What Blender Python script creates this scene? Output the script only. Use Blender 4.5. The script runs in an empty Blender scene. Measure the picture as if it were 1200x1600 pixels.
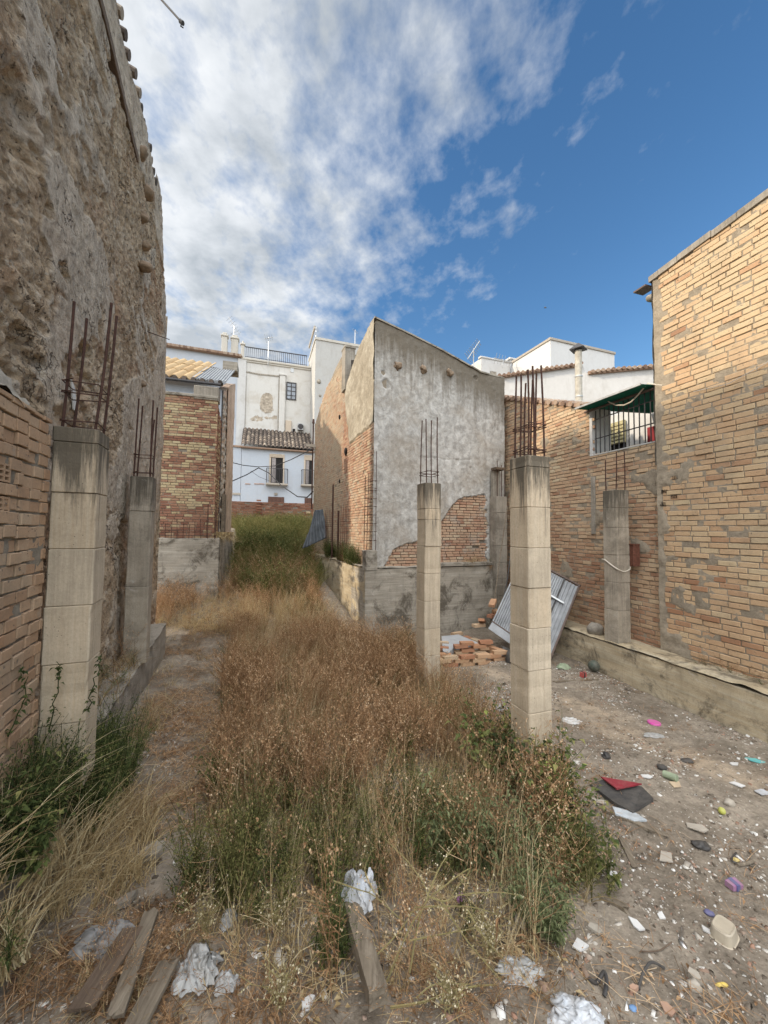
import bpy, bmesh, math, random
import numpy as np
from mathutils import Vector, Matrix, noise as mnoise

random.seed(7)
RNG = np.random.default_rng(11)
SC = bpy.context.scene
COL = SC.collection
PI = math.pi

# ------------------------------------------------------------------ camera
CAM = np.array((0.0, 0.0, 2.2))
PITCH, ROLL, FPX = math.radians(2.67), 0.012, 600.0
_r = np.array((1.0, 0, 0)); _f = np.array((0, math.cos(PITCH), math.sin(PITCH))); _u = np.array((0, -math.sin(PITCH), math.cos(PITCH)))
CR = math.cos(ROLL) * _r + math.sin(ROLL) * _u
CU = math.cos(ROLL) * _u - math.sin(ROLL) * _r
CF = _f
cam_d = bpy.data.cameras.new('camera')
cam = bpy.data.objects.new('camera', cam_d); COL.objects.link(cam)
m = Matrix.Identity(4)
for i in range(3):
    m[i][0], m[i][1], m[i][2], m[i][3] = CR[i], CU[i], -CF[i], CAM[i]
cam.matrix_world = m
cam_d.sensor_fit = 'HORIZONTAL'; cam_d.sensor_width = 36; cam_d.lens = 18
cam_d.clip_start = 0.05; cam_d.clip_end = 2000
SC.camera = cam

def ray(px, py):
    return (px - 600) / FPX * CR + (800 - py) / FPX * CU + CF
def at(px, py, Y):                      # world point seen at a photo pixel, at depth Y
    d = ray(px, py); return CAM + d * (Y / d[1])
def onz(px, py, z=0.0):                 # world point seen at a photo pixel, at height z
    d = ray(px, py); return CAM + d * ((z - CAM[2]) / d[2])

class Fr:
    """a vertical wall plane: o = 2D origin, v = 2D direction along, n = 2D outward normal"""
    def __init__(s, o, v, n):
        s.o = np.array(o, float); s.v = np.array(v, float); s.n = np.array(n, float)
    def p(s, u, n, z):
        q = s.o + s.v * u + s.n * n
        return (q[0], q[1], z)
    def px(s, px, py, n=0.0):           # pixel -> (u, z) on the plane offset by n
        d = ray(px, py); o = s.o + s.n * n
        k = s.n.dot(o - CAM[:2]) / s.n.dot(d[:2])
        w = CAM + d * k
        return (float(s.v.dot(w[:2] - o)), float(w[2]))
    def off(s, u, n):
        return Fr(s.o + s.v * u + s.n * n, s.v, s.n)
def dirs(a):                            # a degrees: depth axis v, cross axis u
    a = math.radians(a)
    return np.array((-math.sin(a), math.cos(a))), np.array((math.cos(a), math.sin(a)))

# ------------------------------------------------------------------ numpy noise
def _hash(ix, iy, iz, seed):
    h = (ix * 374761393 + iy * 668265263 + iz * 2147483647 + seed * 974634777) & 0xffffffff
    h = ((h ^ (h >> 13)) * 1274126177) & 0xffffffff
    h = (h ^ (h >> 16)) & 0xffffffff
    return h.astype(np.float64) / 4294967295.0
def vn(x, y, z=0.0, seed=0):            # value noise in -1..1
    x = np.asarray(x, float); y = np.asarray(y, float); z = np.zeros_like(x) + z
    ix, iy, iz = np.floor(x).astype(np.int64), np.floor(y).astype(np.int64), np.floor(z).astype(np.int64)
    fx, fy, fz = x - ix, y - iy, z - iz
    fx, fy, fz = [t * t * t * (t * (t * 6 - 15) + 10) for t in (fx, fy, fz)]
    r = 0
    for a in (0, 1):
        for b in (0, 1):
            for c in (0, 1):
                w = (fx if a else 1 - fx) * (fy if b else 1 - fy) * (fz if c else 1 - fz)
                r = r + w * _hash(ix + a, iy + b, iz + c, seed)
    return r * 2 - 1
def fbm(x, y, z=0.0, oct=4, seed=0, gain=.5):
    r, a, f = 0, 1.0, 1.0
    for k in range(oct):
        r = r + a * vn(np.asarray(x) * f, np.asarray(y) * f, np.asarray(z) * f, seed + k * 17); a *= gain; f *= 2.03
    return r
def worley(x, y, seed=0):               # f1, f2, id
    x = np.asarray(x, float); y = np.asarray(y, float)
    ix, iy = np.floor(x).astype(np.int64), np.floor(y).astype(np.int64)
    f1 = np.full(x.shape, 9.0); f2 = np.full(x.shape, 9.0); idd = np.zeros(x.shape)
    for a in (-1, 0, 1):
        for b in (-1, 0, 1):
            cx, cy = ix + a, iy + b
            z0 = np.zeros_like(cx)
            qx = cx + _hash(cx, cy, z0, seed); qy = cy + _hash(cx, cy, z0 + 1, seed)
            d = np.hypot(x - qx, y - qy); h = _hash(cx, cy, z0 + 2, seed)
            c1 = d < f1
            f2 = np.where(c1, f1, np.minimum(f2, d)); idd = np.where(c1, h, idd); f1 = np.where(c1, d, f1)
    return f1, f2, idd
def sstep(a, b, x):
    t = np.clip((np.asarray(x, float) - a) / (b - a), 0, 1); return t * t * (3 - 2 * t)
def inpoly(poly, x, y):                 # vectorised point in polygon
    x = np.asarray(x, float); y = np.asarray(y, float); r = np.zeros(x.shape, bool)
    n = len(poly)
    for i in range(n):
        x0, y0 = poly[i]; x1, y1 = poly[(i + 1) % n]
        c = (y0 > y) != (y1 > y)
        with np.errstate(divide='ignore', invalid='ignore'):
            xx = (x1 - x0) * (y - y0) / ((y1 - y0) if y1 != y0 else 1e-9) + x0
        r ^= c & (x < xx)
    return r

# ------------------------------------------------------------------ objects
def tag(o, label=None, cat=None, group=None, kind=None):
    if label: o['label'] = label; o['kind'] = 'thing'
    if cat: o['category'] = cat
    if group: o['group'] = group
    if kind: o['kind'] = kind
    return o
def thing(name, loc, label, cat, group=None):
    o = bpy.data.objects.new(name, None); COL.objects.link(o)
    o.empty_display_size = .1; o.location = [float(c) for c in loc]
    return tag(o, label, cat, group)
def wloc(o):
    p = Vector(o.location)
    while o.parent: o = o.parent; p = p + Vector(o.location)
    return np.array(p)

def mesh_object(name, V, F, mats, parent=None, tint=None, mi=None, smooth=False, base=None):
    """V (n,3) world; F list or (m,k) array; top-level meshes get their origin at `base`"""
    V = np.asarray(V, float)
    org = wloc(parent) if parent is not None else (np.array(base, float) if base is not None else np.zeros(3))
    V = V - org
    me = bpy.data.meshes.new(name)
    if isinstance(F, np.ndarray):
        k = F.shape[1]; nf = F.shape[0]
        me.vertices.add(len(V)); me.vertices.foreach_set('co', V.astype(np.float32).ravel())
        me.loops.add(nf * k); me.loops.foreach_set('vertex_index', F.astype(np.int32).ravel())
        me.polygons.add(nf); me.polygons.foreach_set('loop_start', np.arange(nf, dtype=np.int32) * k)
        me.update(calc_edges=True)
    else:
        me.from_pydata([tuple(v) for v in V], [], F); me.update()
    nf = len(me.polygons)
    if not isinstance(mats, (list, tuple)): mats = [mats]
    for mm in mats: me.materials.append(mm)
    if mi is not None: me.polygons.foreach_set('material_index', np.asarray(mi, np.int32))
    if tint is not None:
        a = me.attributes.new('tint', 'FLOAT', 'FACE'); a.data.foreach_set('value', np.asarray(tint, np.float32))
    if smooth: me.polygons.foreach_set('use_smooth', np.ones(nf, bool))
    me.validate(); 
    o = bpy.data.objects.new(name, me); COL.objects.link(o)
    if parent is not None: o.parent = parent
    elif base is not None: o.location = [float(c) for c in base]
    return o

class MB:
    def __init__(s): s.V = []; s.F = []; s.T = []; s.M = []
    def add(s, vs, fs, tint=.5, mi=0):
        b = len(s.V); s.V += [tuple(map(float, v)) for v in vs]
        for f in fs: s.F.append(tuple(b + i for i in f)); s.T.append(tint); s.M.append(mi)
    def frustum(s, fr, u0, u1, n0, n1, z0, z1, ch=0.0, tint=.5, mi=0, back=True):
        """box in a wall frame; ch = chamfer of the n1 face"""
        c = min(ch, (u1 - u0) * .4, (z1 - z0) * .4)
        q = [fr.p(u0, n0, z0), fr.p(u1, n0, z0), fr.p(u1, n0, z1), fr.p(u0, n0, z1),
             fr.p(u0, n1 - c, z0), fr.p(u1, n1 - c, z0), fr.p(u1, n1 - c, z1), fr.p(u0, n1 - c, z1)]
        sides = [(0, 1, 5, 4), (1, 2, 6, 5), (2, 3, 7, 6), (3, 0, 4, 7)]
        if c > 0:
            q += [fr.p(u0 + c, n1, z0 + c), fr.p(u1 - c, n1, z0 + c), fr.p(u1 - c, n1, z1 - c), fr.p(u0 + c, n1, z1 - c)]
            f = sides + [(4, 5, 9, 8), (5, 6, 10, 9), (6, 7, 11, 10), (7, 4, 8, 11), (8, 9, 10, 11)]
        else: f = sides + [(4, 5, 6, 7)]
        if back: f.append((3, 2, 1, 0))
        s.add(q, f, tint, mi)
    def box(s, c, ax, ay, az, hx, hy, hz, tint=.5, mi=0, jit=0.0):
        c, ax, ay, az = map(lambda t: np.array(t, float), (c, ax, ay, az)); q = []
        for k in (-1, 1):
            for j in (-1, 1):
                for i in (-1, 1):
                    q.append(c + ax * hx * i + ay * hy * j + az * hz * k + np.array([random.uniform(-jit, jit) for _ in range(3)]))
        s.add(q, [(0, 2, 3, 1), (4, 5, 7, 6), (0, 1, 5, 4), (2, 6, 7, 3), (0, 4, 6, 2), (1, 3, 7, 5)], tint, mi)
    def abox(s, x0, x1, y0, y1, z0, z1, tint=.5, mi=0):
        s.box(((x0 + x1) / 2, (y0 + y1) / 2, (z0 + z1) / 2), (1, 0, 0), (0, 1, 0), (0, 0, 1), (x1 - x0) / 2, (y1 - y0) / 2, (z1 - z0) / 2, tint, mi)
    def tube(s, pts, r, sides=6, tint=.5, mi=0, cap=True):
        pts = [np.array(p, float) for p in pts]; n = len(pts)
        rs = r if isinstance(r, (list, tuple)) else [r] * n
        b = len(s.V); ref = None
        for i, p in enumerate(pts):
            d = pts[min(i + 1, n - 1)] - pts[max(i - 1, 0)]; d = d / (np.linalg.norm(d) + 1e-9)
            if ref is None:
                ref = np.array((0, 0, 1.0)) if abs(d[2]) < .9 else np.array((1.0, 0, 0))
            a = np.cross(d, ref); a /= np.linalg.norm(a) + 1e-9; c = np.cross(a, d); ref = c
            # keep the frame stable
            for k in range(sides):
                t = 2 * PI * k / sides
                s.V.append(tuple(p + rs[i] * (math.cos(t) * a + math.sin(t) * c)))
        for i in range(n - 1):
            for k in range(sides):
                k2 = (k + 1) % sides
                s.F.append((b + i * sides + k, b + i * sides + k2, b + (i + 1) * sides + k2, b + (i + 1) * sides + k)); s.T.append(tint); s.M.append(mi)
        if cap:
            s.F.append(tuple(b + k for k in reversed(range(sides)))); s.T.append(tint); s.M.append(mi)
            s.F.append(tuple(b + (n - 1) * sides + k for k in range(sides))); s.T.append(tint); s.M.append(mi)
    def prism(s, fr, poly, n0, n1, tint=.5, mi=0):   # polygon in (u,z) extruded between n0 and n1
        k = len(poly)
        vs = [fr.p(u, n0, z) for u, z in poly] + [fr.p(u, n1, z) for u, z in poly]
        fs = [tuple(range(k))[::-1], tuple(range(k, 2 * k))] + [(i, (i + 1) % k, k + (i + 1) % k, k + i) for i in range(k)]
        s.add(vs, fs, tint, mi)
    def hprism(s, poly, z0, z1, tint=.5, mi=0):
        k = len(poly)
        vs = [(x, y, z0) for x, y in poly] + [(x, y, z1) for x, y in poly]
        fs = [tuple(range(k))[::-1], tuple(range(k, 2 * k))] + [(i, (i + 1) % k, k + (i + 1) % k, k + i) for i in range(k)]
        s.add(vs, fs, tint, mi)
    def lathe(s, c, prof, sides=16, axis=(0, 0, 1), tint=.5, mi=0):
        axis = np.array(axis, float); axis /= np.linalg.norm(axis)
        a = np.cross(axis, (1, 0, 0) if abs(axis[0]) < .9 else (0, 1, 0)); a /= np.linalg.norm(a); bb = np.cross(axis, a)
        b = len(s.V); c = np.array(c, float)
        for r, h in prof:
            for k in range(sides):
                t = 2 * PI * k / sides; s.V.append(tuple(c + axis * h + r * (math.cos(t) * a + math.sin(t) * bb)))
        for i in range(len(prof) - 1):
            for k in range(sides):
                k2 = (k + 1) % sides
                s.F.append((b + i * sides + k, b + i * sides + k2, b + (i + 1) * sides + k2, b + (i + 1) * sides + k)); s.T.append(tint); s.M.append(mi)
        for e in (0, len(prof) - 1):
            s.F.append(tuple(b + e * sides + k for k in range(sides))); s.T.append(tint); s.M.append(mi)
    def build(s, name, mats, parent=None, smooth=False, base=None):
        o = mesh_object(name, s.V, s.F, mats, parent, s.T, s.M, smooth, base)
        bm = bmesh.new(); bm.from_mesh(o.data); bmesh.ops.recalc_face_normals(bm, faces=bm.faces); bm.to_mesh(o.data); bm.free()
        return o

def grid_sheet(us, zs, pf, mask=None):
    """grid over us x zs; pf(U,Z) -> (n,3) points; mask(Uc,Zc) keeps cells. Returns V, F(quads)"""
    U, Z = np.meshgrid(us, zs); nu, nz = len(us), len(zs)
    V = pf(U.ravel(), Z.ravel())
    i = np.arange(nu - 1)[None, :] + np.arange(nz - 1)[:, None] * nu
    F = np.stack([i, i + 1, i + 1 + nu, i + nu], -1).reshape(-1, 4)
    if mask is not None:
        uc = (us[:-1] + us[1:]) / 2; zc = (zs[:-1] + zs[1:]) / 2; UC, ZC = np.meshgrid(uc, zc)
        F = F[mask(UC.ravel(), ZC.ravel())]
    return V, F
def fpts(fr, U, N, Z):
    q = fr.o[None] + U[:, None] * fr.v[None] + N[:, None] * fr.n[None]
    return np.column_stack([q, Z])

def bricks(mb, fr, u0, u1, z0, z1, bl=.25, bh=.052, jt=.013, dep=.02, keep=None, bias=None, jit=.006, miss=.0, ch=.004, n=0.0, wob=.003, mi=0):
    r = 0; z = z0
    while z < z1:
        h = bh + random.uniform(-.003, .003); u = u0 - (bl / 2 if r % 2 else 0) - random.uniform(0, .06)
        while u < u1:
            L = bl * random.choice((1, 1, 1, 1, .97, 1.03, .5 if random.random() < .25 else 1))
            a, b = max(u, u0), min(u + L, u1)
            if b - a > .03 and random.random() >= miss:
                uc, zc = (a + b) / 2, z + h / 2
                if keep is None or bool(keep(np.array([uc]), np.array([zc]))[0]):
                    t = random.random() if random.random() < .22 else .5 + random.gauss(0, .16)
                    if bias is not None: t += bias(uc, zc)
                    o = n + random.gauss(0, jit) * .6
                    dz = random.uniform(-wob, wob); zt = min(z + h + dz, z1)
                    mb.frustum(fr, a, b, n - dep, o, z + dz, zt, ch, t, mi, back=False)
            u += L + jt * random.uniform(.7, 1.5)
        z += h + jt * random.uniform(.85, 1.15); r += 1
# ------------------------------------------------------------------ materials
class Nt:
    def __init__(s, name):
        s.m = bpy.data.materials.new(name); s.m.use_nodes = True; s.t = s.m.node_tree; s.t.nodes.clear()
        s.out = s.n('ShaderNodeOutputMaterial'); s.co = None
    def n(s, typ, ins=None, **props):
        nd = s.t.nodes.new(typ)
        for k, v in props.items(): setattr(nd, k, v)
        for k, v in (ins or {}).items(): s.set(nd.inputs[k], v)
        return nd
    def set(s, sock, v):
        if isinstance(v, bpy.types.NodeSocket): s.t.links.new(v, sock)
        elif isinstance(v, (tuple, list)) and len(v) == 3 and sock.type == 'RGBA': sock.default_value = (*v, 1)
        else: sock.default_value = v
    def coord(s):
        if s.co is None: s.co = s.n('ShaderNodeNewGeometry').outputs['Position']
        return s.co
    def attr(s, name='tint'): return s.n('ShaderNodeAttribute', attribute_name=name).outputs['Fac']
    def mapv(s, scale=(1, 1, 1), rot=(0, 0, 0), loc=(0, 0, 0), vec=None):
        return s.n('ShaderNodeMapping', {0: vec or s.coord(), 'Scale': scale, 'Rotation': rot, 'Location': loc}).outputs[0]
    def noise(s, scale, detail=4, rough=.6, dist=0.0, vec=None):
        return s.n('ShaderNodeTexNoise', {'Vector': vec or s.coord(), 'Scale': scale, 'Detail': detail, 'Roughness': rough, 'Distortion': dist}).outputs['Fac']
    def voro(s, scale, feature='F1', vec=None, out='Distance', rnd=1.0):
        return s.n('ShaderNodeTexVoronoi', {'Vector': vec or s.coord(), 'Scale': scale, 'Randomness': rnd}, feature=feature).outputs[out]
    def ramp(s, fac, stops, interp='LINEAR'):
        nd = s.n('ShaderNodeValToRGB', {0: fac}); cr = nd.color_ramp; cr.interpolation = interp
        while len(cr.elements) < len(stops): cr.elements.new(.5)
        for e, (p, c) in zip(cr.elements, stops):
            e.position = p; e.color = (c, c, c, 1) if isinstance(c, (int, float)) else (*c, 1)
        return nd.outputs[0]
    def math(s, op, a, b=0.0, clamp=False):
        nd = s.n('ShaderNodeMath', {0: a, 1: b}, operation=op); nd.use_clamp = clamp; return nd.outputs[0]
    def mix(s, fac, a, b, mode='MIX'):
        nd = s.n('ShaderNodeMix', data_type='RGBA', blend_type=mode)
        s.set(nd.inputs[0], fac); s.set(nd.inputs[6], a); s.set(nd.inputs[7], b); return nd.outputs[2]
    def bump(s, h, strength=.5, dist=.02, prev=None):
        ins = {'Height': h, 'Strength': strength, 'Distance': dist}
        if prev is not None: ins['Normal'] = prev
        return s.n('ShaderNodeBump', ins).outputs[0]
    def sepz(s): return s.n('ShaderNodeSeparateXYZ', {0: s.coord()}).outputs
    def done(s, col, rough=.9, normal=None, metal=0.0, spec=.25, **kw):
        ins = {'Base Color': col, 'Roughness': rough, 'Metallic': metal, 'Specular IOR Level': spec}
        ins.update(kw)
        if normal is not None: ins['Normal'] = normal
        b = s.n('ShaderNodeBsdfPrincipled', ins); s.t.links.new(b.outputs[0], s.out.inputs[0]); return s.m

def smudge(k, col, amt=.5, scale=3.0, dark=.55):        # broad dirt
    f = k.noise(scale, 6, .65); m_ = k.ramp(f, [(.35, dark), (.6, 1.0)])
    return k.mix(amt, col, m_, 'MULTIPLY')

def m_simple(name, col, rough=.7, var=.25, scale=18.0, metal=0.0, bump=.15, spec=.3, dust=0.0):
    k = Nt(name); f = k.noise(scale, 5, .65); c2 = tuple(c * (1 - var) for c in col); c3 = tuple(min(1, c * (1 + var * .6)) for c in col)
    c = k.ramp(f, [(.3, c2), (.7, c3)])
    if dust: c = k.mix(k.ramp(k.noise(9, 7, .75), [(.36, 0.0), (.66, dust)]), c, (.27, .235, .19))
    return k.done(c, rough, k.bump(k.noise(scale * 4, 4), bump, .01), metal, spec)

def m_brick(name, stops, mortar, smear=.5, stain=(.10, .08, .06), stain_amt=.5, gray=.0):
    k = Nt(name); t = k.attr(); fine = k.noise(55, 4, .7); med = k.noise(9, 5, .65); big = k.noise(1.3, 5, .6)
    tt = k.math('ADD', t, k.math('MULTIPLY', k.math('SUBTRACT', med, .5), .35))
    c = k.ramp(tt, stops)
    c = k.mix(.55, c, k.ramp(fine, [(.25, .72), (.75, 1.15)]), 'MULTIPLY')
    sm = k.ramp(k.noise(3.1, 9, .72), [(1.04 - smear, 0.0), (1.14 - smear, .75)])
    c = k.mix(sm, c, mortar)
    st = k.ramp(k.noise(1.7, 7, .7, 0.3), [(.50, 0.0), (.80, stain_amt)])
    c = k.mix(st, c, stain)
    pit = k.ramp(k.noise(33, 3, .6), [(.30, 1.0), (.36, 0.0)])
    c = k.mix(k.math('MULTIPLY', pit, .75), c, tuple(x * .35 for x in mortar))
    h = k.math('SUBTRACT', k.math('ADD', k.math('MULTIPLY', med, .6), k.math('MULTIPLY', fine, .4)), pit)
    return k.done(c, .95, k.bump(h, .6, .008), spec=.15)

def m_mortar(name, a, b):
    k = Nt(name); f = k.noise(14, 6, .7); c = k.ramp(f, [(.3, a), (.7, b)])
    c = k.mix(.5, c, k.ramp(k.noise(1.6, 5), [(.35, .6), (.65, 1.1)]), 'MULTIPLY')
    return k.done(c, .97, k.bump(k.noise(40, 5, .7), .8, .012), spec=.1)

M = {}
M['brick_tan'] = m_brick('tan_brick', [(0, (.33, .18, .105)), (.15, (.39, .235, .14)), (.38, (.47, .315, .19)), (.7, (.51, .365, .225)), (1, (.50, .39, .25))], (.37, .33, .27), .37, (.17, .15, .12), .5)
M['brick_red'] = m_brick('red_brick', [(0, (.29, .15, .10)), (.35, (.40, .245, .165)), (.7, (.45, .315, .215)), (1, (.46, .37, .265))], (.38, .33, .27), .50, (.14, .115, .09), .5)
M['brick_mix'] = m_brick('mixed_brick', [(0, (.20, .095, .065)), (.35, (.28, .15, .10)), (.5, (.34, .225, .145)), (.62, (.42, .335, .20)), (1, (.46, .385, .245))], (.16, .12, .095), .34, (.14, .09, .06), .6)
M['brick_hollow'] = m_brick('hollow_brick', [(0, (.35, .215, .13)), (.5, (.42, .285, .185)), (1, (.44, .335, .235))], (.33, .30, .26), .46, (.16, .14, .11), .6)
M['brick_dark'] = m_brick('dark_brick', [(0, (.17, .07, .045)), (.5, (.26, .12, .075)), (1, (.33, .17, .11))], (.22, .16, .12), .4, (.08, .06, .05), .5)
M['mortar'] = m_mortar('grey_mortar', (.15, .13, .105), (.30, .265, .215))
M['mortar_tan'] = m_mortar('tan_mortar', (.22, .185, .14), (.37, .315, .24))

def m_earth():      # left ruin: earth, rubble and peeling render
    k = Nt('rubble_and_render'); pl = k.attr('plaster'); sep = k.sepz()
    warp = k.mapv((1, 1, .75))
    f1 = k.noise(2.2, 8, .7, .4, warp); f2 = k.noise(16, 7, .72); f3 = k.noise(60, 4, .7)
    earth = k.ramp(f1, [(.28, (.26, .185, .12)), (.42, (.41, .31, .21)), (.58, (.50, .39, .275)), (.75, (.53, .435, .325))])
    orange = k.ramp(k.noise(1.1, 6, .7, .6), [(.52, 0.0), (.66, .75)])
    earth = k.mix(orange, earth, (.33, .20, .125))
    pale = k.ramp(k.noise(5.0, 8, .75), [(.54, 0.0), (.68, .7)])
    earth = k.mix(pale, earth, (.44, .39, .32))
    rend = k.ramp(k.noise(3.2, 7, .7), [(.3, (.40, .33, .255)), (.55, (.53, .455, .365)), (.75, (.62, .55, .46))])
    rend = k.mix(k.ramp(k.noise(.9, 6, .7), [(.5, 0.0), (.62, .55)]), rend, (.43, .34, .26))
    c = k.mix(pl, earth, rend)
    c = k.mix(.8, c, k.ramp(f2, [(.28, .52), (.5, 1.0), (.72, 1.22)]), 'MULTIPLY')
    c = k.mix(.5, c, k.ramp(f3, [(.3, .6), (.65, 1.12)]), 'MULTIPLY')
    vs = k.noise(5, 5, .65, .2, k.mapv((1.6, 1.6, .22)))
    c = k.mix(.55, c, k.ramp(vs, [(.36, .68), (.58, 1.08)]), 'MULTIPLY')
    crack = k.ramp(k.voro(3.2, 'DISTANCE_TO_EDGE', k.mapv((1, 1, .6), vec=k.n('ShaderNodeVectorMath', {0: k.coord(), 1: k.n('ShaderNodeTexNoise', {'Vector': k.coord(), 'Scale': 3.0, 'Detail': 5}).outputs['Color']}, operation='ADD').outputs[0])), [(.0, .8), (.022, 0.0)])
    cm = k.math('MULTIPLY', crack, k.ramp(k.noise(1.3, 3), [(.5, 0.0), (.6, 1.0)]))
    c = k.mix(cm, c, (.05, .035, .025))
    vw = k.n('ShaderNodeVectorMath', {0: k.coord(), 1: k.n('ShaderNodeVectorMath', {0: k.n('ShaderNodeTexNoise', {'Vector': k.coord(), 'Scale': 14.0, 'Detail': 4}).outputs['Color'], 1: (.06, .06, .06)}, operation='MULTIPLY').outputs[0]}, operation='ADD').outputs[0]
    vn_ = k.n('ShaderNodeTexVoronoi', {'Vector': vw, 'Scale': 19.0}); vcol = k.n('ShaderNodeSeparateColor', {0: vn_.outputs['Color']}).outputs
    peb = k.math('MULTIPLY', k.math('LESS_THAN', vn_.outputs['Distance'], .40), k.math('GREATER_THAN', vcol[0], .62))
    peb = k.math('MULTIPLY', peb, k.math('SUBTRACT', 1.0, pl))
    c = k.mix(k.math('MULTIPLY', peb, .6), c, k.ramp(vcol[1], [(0, (.17, .12, .085)), (.5, (.38, .31, .23)), (1, (.52, .46, .38))]))
    pits = k.ramp(k.noise(22, 5, .7), [(.33, 1.0), (.39, 0.0)])
    c = k.mix(k.math('MULTIPLY', pits, .75), c, (.07, .05, .035))
    h = k.math('ADD', k.math('MULTIPLY', f2, .9), k.math('MULTIPLY', f3, .35)); h = k.math('SUBTRACT', h, k.math('MULTIPLY', pits, .5)); h = k.math('SUBTRACT', h, cm); h = k.math('ADD', h, k.math('MULTIPLY', peb, .35))
    return k.done(c, .97, k.bump(h, 1.0, .035), spec=.1)
M['earth'] = m_earth()

def m_plaster(name, a, b, c_, stain, dark_top=None, swirl=1.0):
    k = Nt(name); sep = k.sepz()
    f = k.noise(4.5, 8, .7, 1.2); g = k.noise(1.1, 6, .65, .4); fine = k.noise(45, 5, .7)
    c = k.ramp(f, [(.32, a), (.5, b), (.68, c_)])
    sw = k.n('ShaderNodeTexWave', {'Vector': k.coord(), 'Scale': 1.6, 'Distortion': 14.0, 'Detail': 5.0, 'Detail Scale': 1.6, 'Detail Roughness': .7}).outputs['Fac']
    c = k.mix(.32 * swirl, c, k.ramp(sw, [(.25, .62), (.6, 1.12)]), 'MULTIPLY')
    c = k.mix(k.ramp(g, [(.46, 0.0), (.68, .6)]), c, stain)
    drip = k.noise(6.5, 6, .7, .1, k.mapv((1.5, 1.5, .09)))
    c = k.mix(k.ramp(drip, [(.54, 0.0), (.75, .25)]), c, tuple(x * .55 for x in stain))
    if dark_top:
        zt = dark_top                                      # a(ttribute-free) stain band hanging from a sloping top: z above line
        ln = k.math('ADD', sep['Z'], k.math('MULTIPLY', sep['X'], zt[1]))
        d = k.math('ADD', ln, k.math('MULTIPLY', k.math('SUBTRACT', drip, .5), 1.9))
        mk = k.n('ShaderNodeMapRange', {'Value': d, 'From Min': zt[0] - .95, 'From Max': zt[0] - .2}).outputs[0]
        c = k.mix(k.math('MULTIPLY', mk, .85), c, (.12, .098, .07))
    c = k.mix(.5, c, k.ramp(fine, [(.3, .72), (.7, 1.1)]), 'MULTIPLY')
    pit = k.ramp(k.noise(19, 4, .65), [(.27, 1.0), (.33, 0.0)])
    c = k.mix(k.math('MULTIPLY', pit, .5), c, tuple(x * .4 for x in a))
    h = k.math('ADD', k.math('MULTIPLY', f, .7), k.math('MULTIPLY', sw, .25)); h = k.math('ADD', h, k.math('MULTIPLY', fine, .3)); h = k.math('SUBTRACT', h, k.math('MULTIPLY', pit, .3))
    return k.done(c, .95, k.bump(h, .55, .02), spec=.15)
M['plaster_grey'] = m_plaster('grey_cement_render', (.295, .28, .255), (.415, .40, .37), (.53, .515, .485), (.28, .235, .18), (6.48, .33))
M['plaster_side'] = m_plaster('side_cement_render', (.28, .245, .185), (.37, .33, .26), (.44, .40, .32), (.20, .165, .115))
M['plaster_peach'] = m_plaster('peach_render', (.50, .35, .24), (.60, .44, .32), (.64, .49, .37), (.26, .19, .14))

def m_concrete(name, a, b, grain, stainc, vertical=True, top=None, moss=0.0, cells=(0, 0)):
    k = Nt(name); t = k.attr(); sep = k.sepz()
    gv = k.mapv((24, 24, .9)) if vertical else k.mapv((.9, .9, 22))
    g = k.noise(1.6, 6, .65, .3, gv); f = k.noise(2.6, 7, .7); fine = k.noise(60, 4, .7)
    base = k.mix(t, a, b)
    c = k.mix(k.ramp(g, [(.42, 0.0), (.62, .8)]), base, grain)
    c = k.mix(.6, c, k.ramp(f, [(.3, .62), (.65, 1.12)]), 'MULTIPLY')
    drip = k.noise(3.0, 6, .7, .1, k.mapv((4.5, 4.5, .35)))
    c = k.mix(k.ramp(drip, [(.55, 0.0), (.75, .55)]), c, stainc)
    if top is not None:
        d = k.math('ADD', sep['Z'], k.math('MULTIPLY', k.math('SUBTRACT', drip, .5), 2.4))
        mk = k.n('ShaderNodeMapRange', {'Value': d, 'From Min': top - .50, 'From Max': top - .10}).outputs[0]
        c = k.mix(k.math('MULTIPLY', mk, .86), c, (.075, .066, .052))
    if moss:
        mm = k.ramp(k.noise(2.1, 8, .75, .5), [(.49, 0.0), (.60, moss)])
        c = k.mix(mm, c, (.075, .062, .046))
        pale = k.ramp(k.noise(3.3, 8, .75, .5, k.mapv((1, 1, 1.6), loc=(3, 1, 7))), [(.6, 0.0), (.7, .6)])
        c = k.mix(pale, c, (.50, .47, .42))
    c = k.mix(.45, c, k.ramp(fine, [(.3, .7), (.7, 1.12)]), 'MULTIPLY')
    pit = k.ramp(k.voro(38), [(.10, 1.0), (.15, 0.0)]); pit = k.math('MULTIPLY', pit, k.ramp(k.noise(9, 2), [(.52, 0.0), (.6, 1.0)]))
    c = k.mix(k.math('MULTIPLY', pit, .7), c, (.09, .08, .065))
    h = k.math('ADD', k.math('MULTIPLY', g, .45), k.math('MULTIPLY', fine, .3)); h = k.math('SUBTRACT', h, k.math('MULTIPLY', pit, .6))
    return k.done(c, .93, k.bump(h, .55, .012), spec=.2)
M['conc_col'] = m_concrete('column_concrete', (.43, .365, .28), (.56, .445, .31), (.56, .475, .36), (.34, .285, .21), True, 2.86)
M['conc_base'] = m_concrete('board_marked_concrete', (.25, .225, .185), (.36, .32, .26), (.40, .37, .315), (.15, .135, .11), False, None, .8)
M['conc_grey'] = m_concrete('grey_concrete', (.29, .25, .20), (.37, .32, .25), (.41, .36, .29), (.15, .135, .11), True, 2.86, .35)
M['conc_plain'] = m_concrete('plain_grey_concrete', (.25, .225, .185), (.32, .285, .235), (.36, .325, .275), (.15, .13, .10), True, None, .4)
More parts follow.
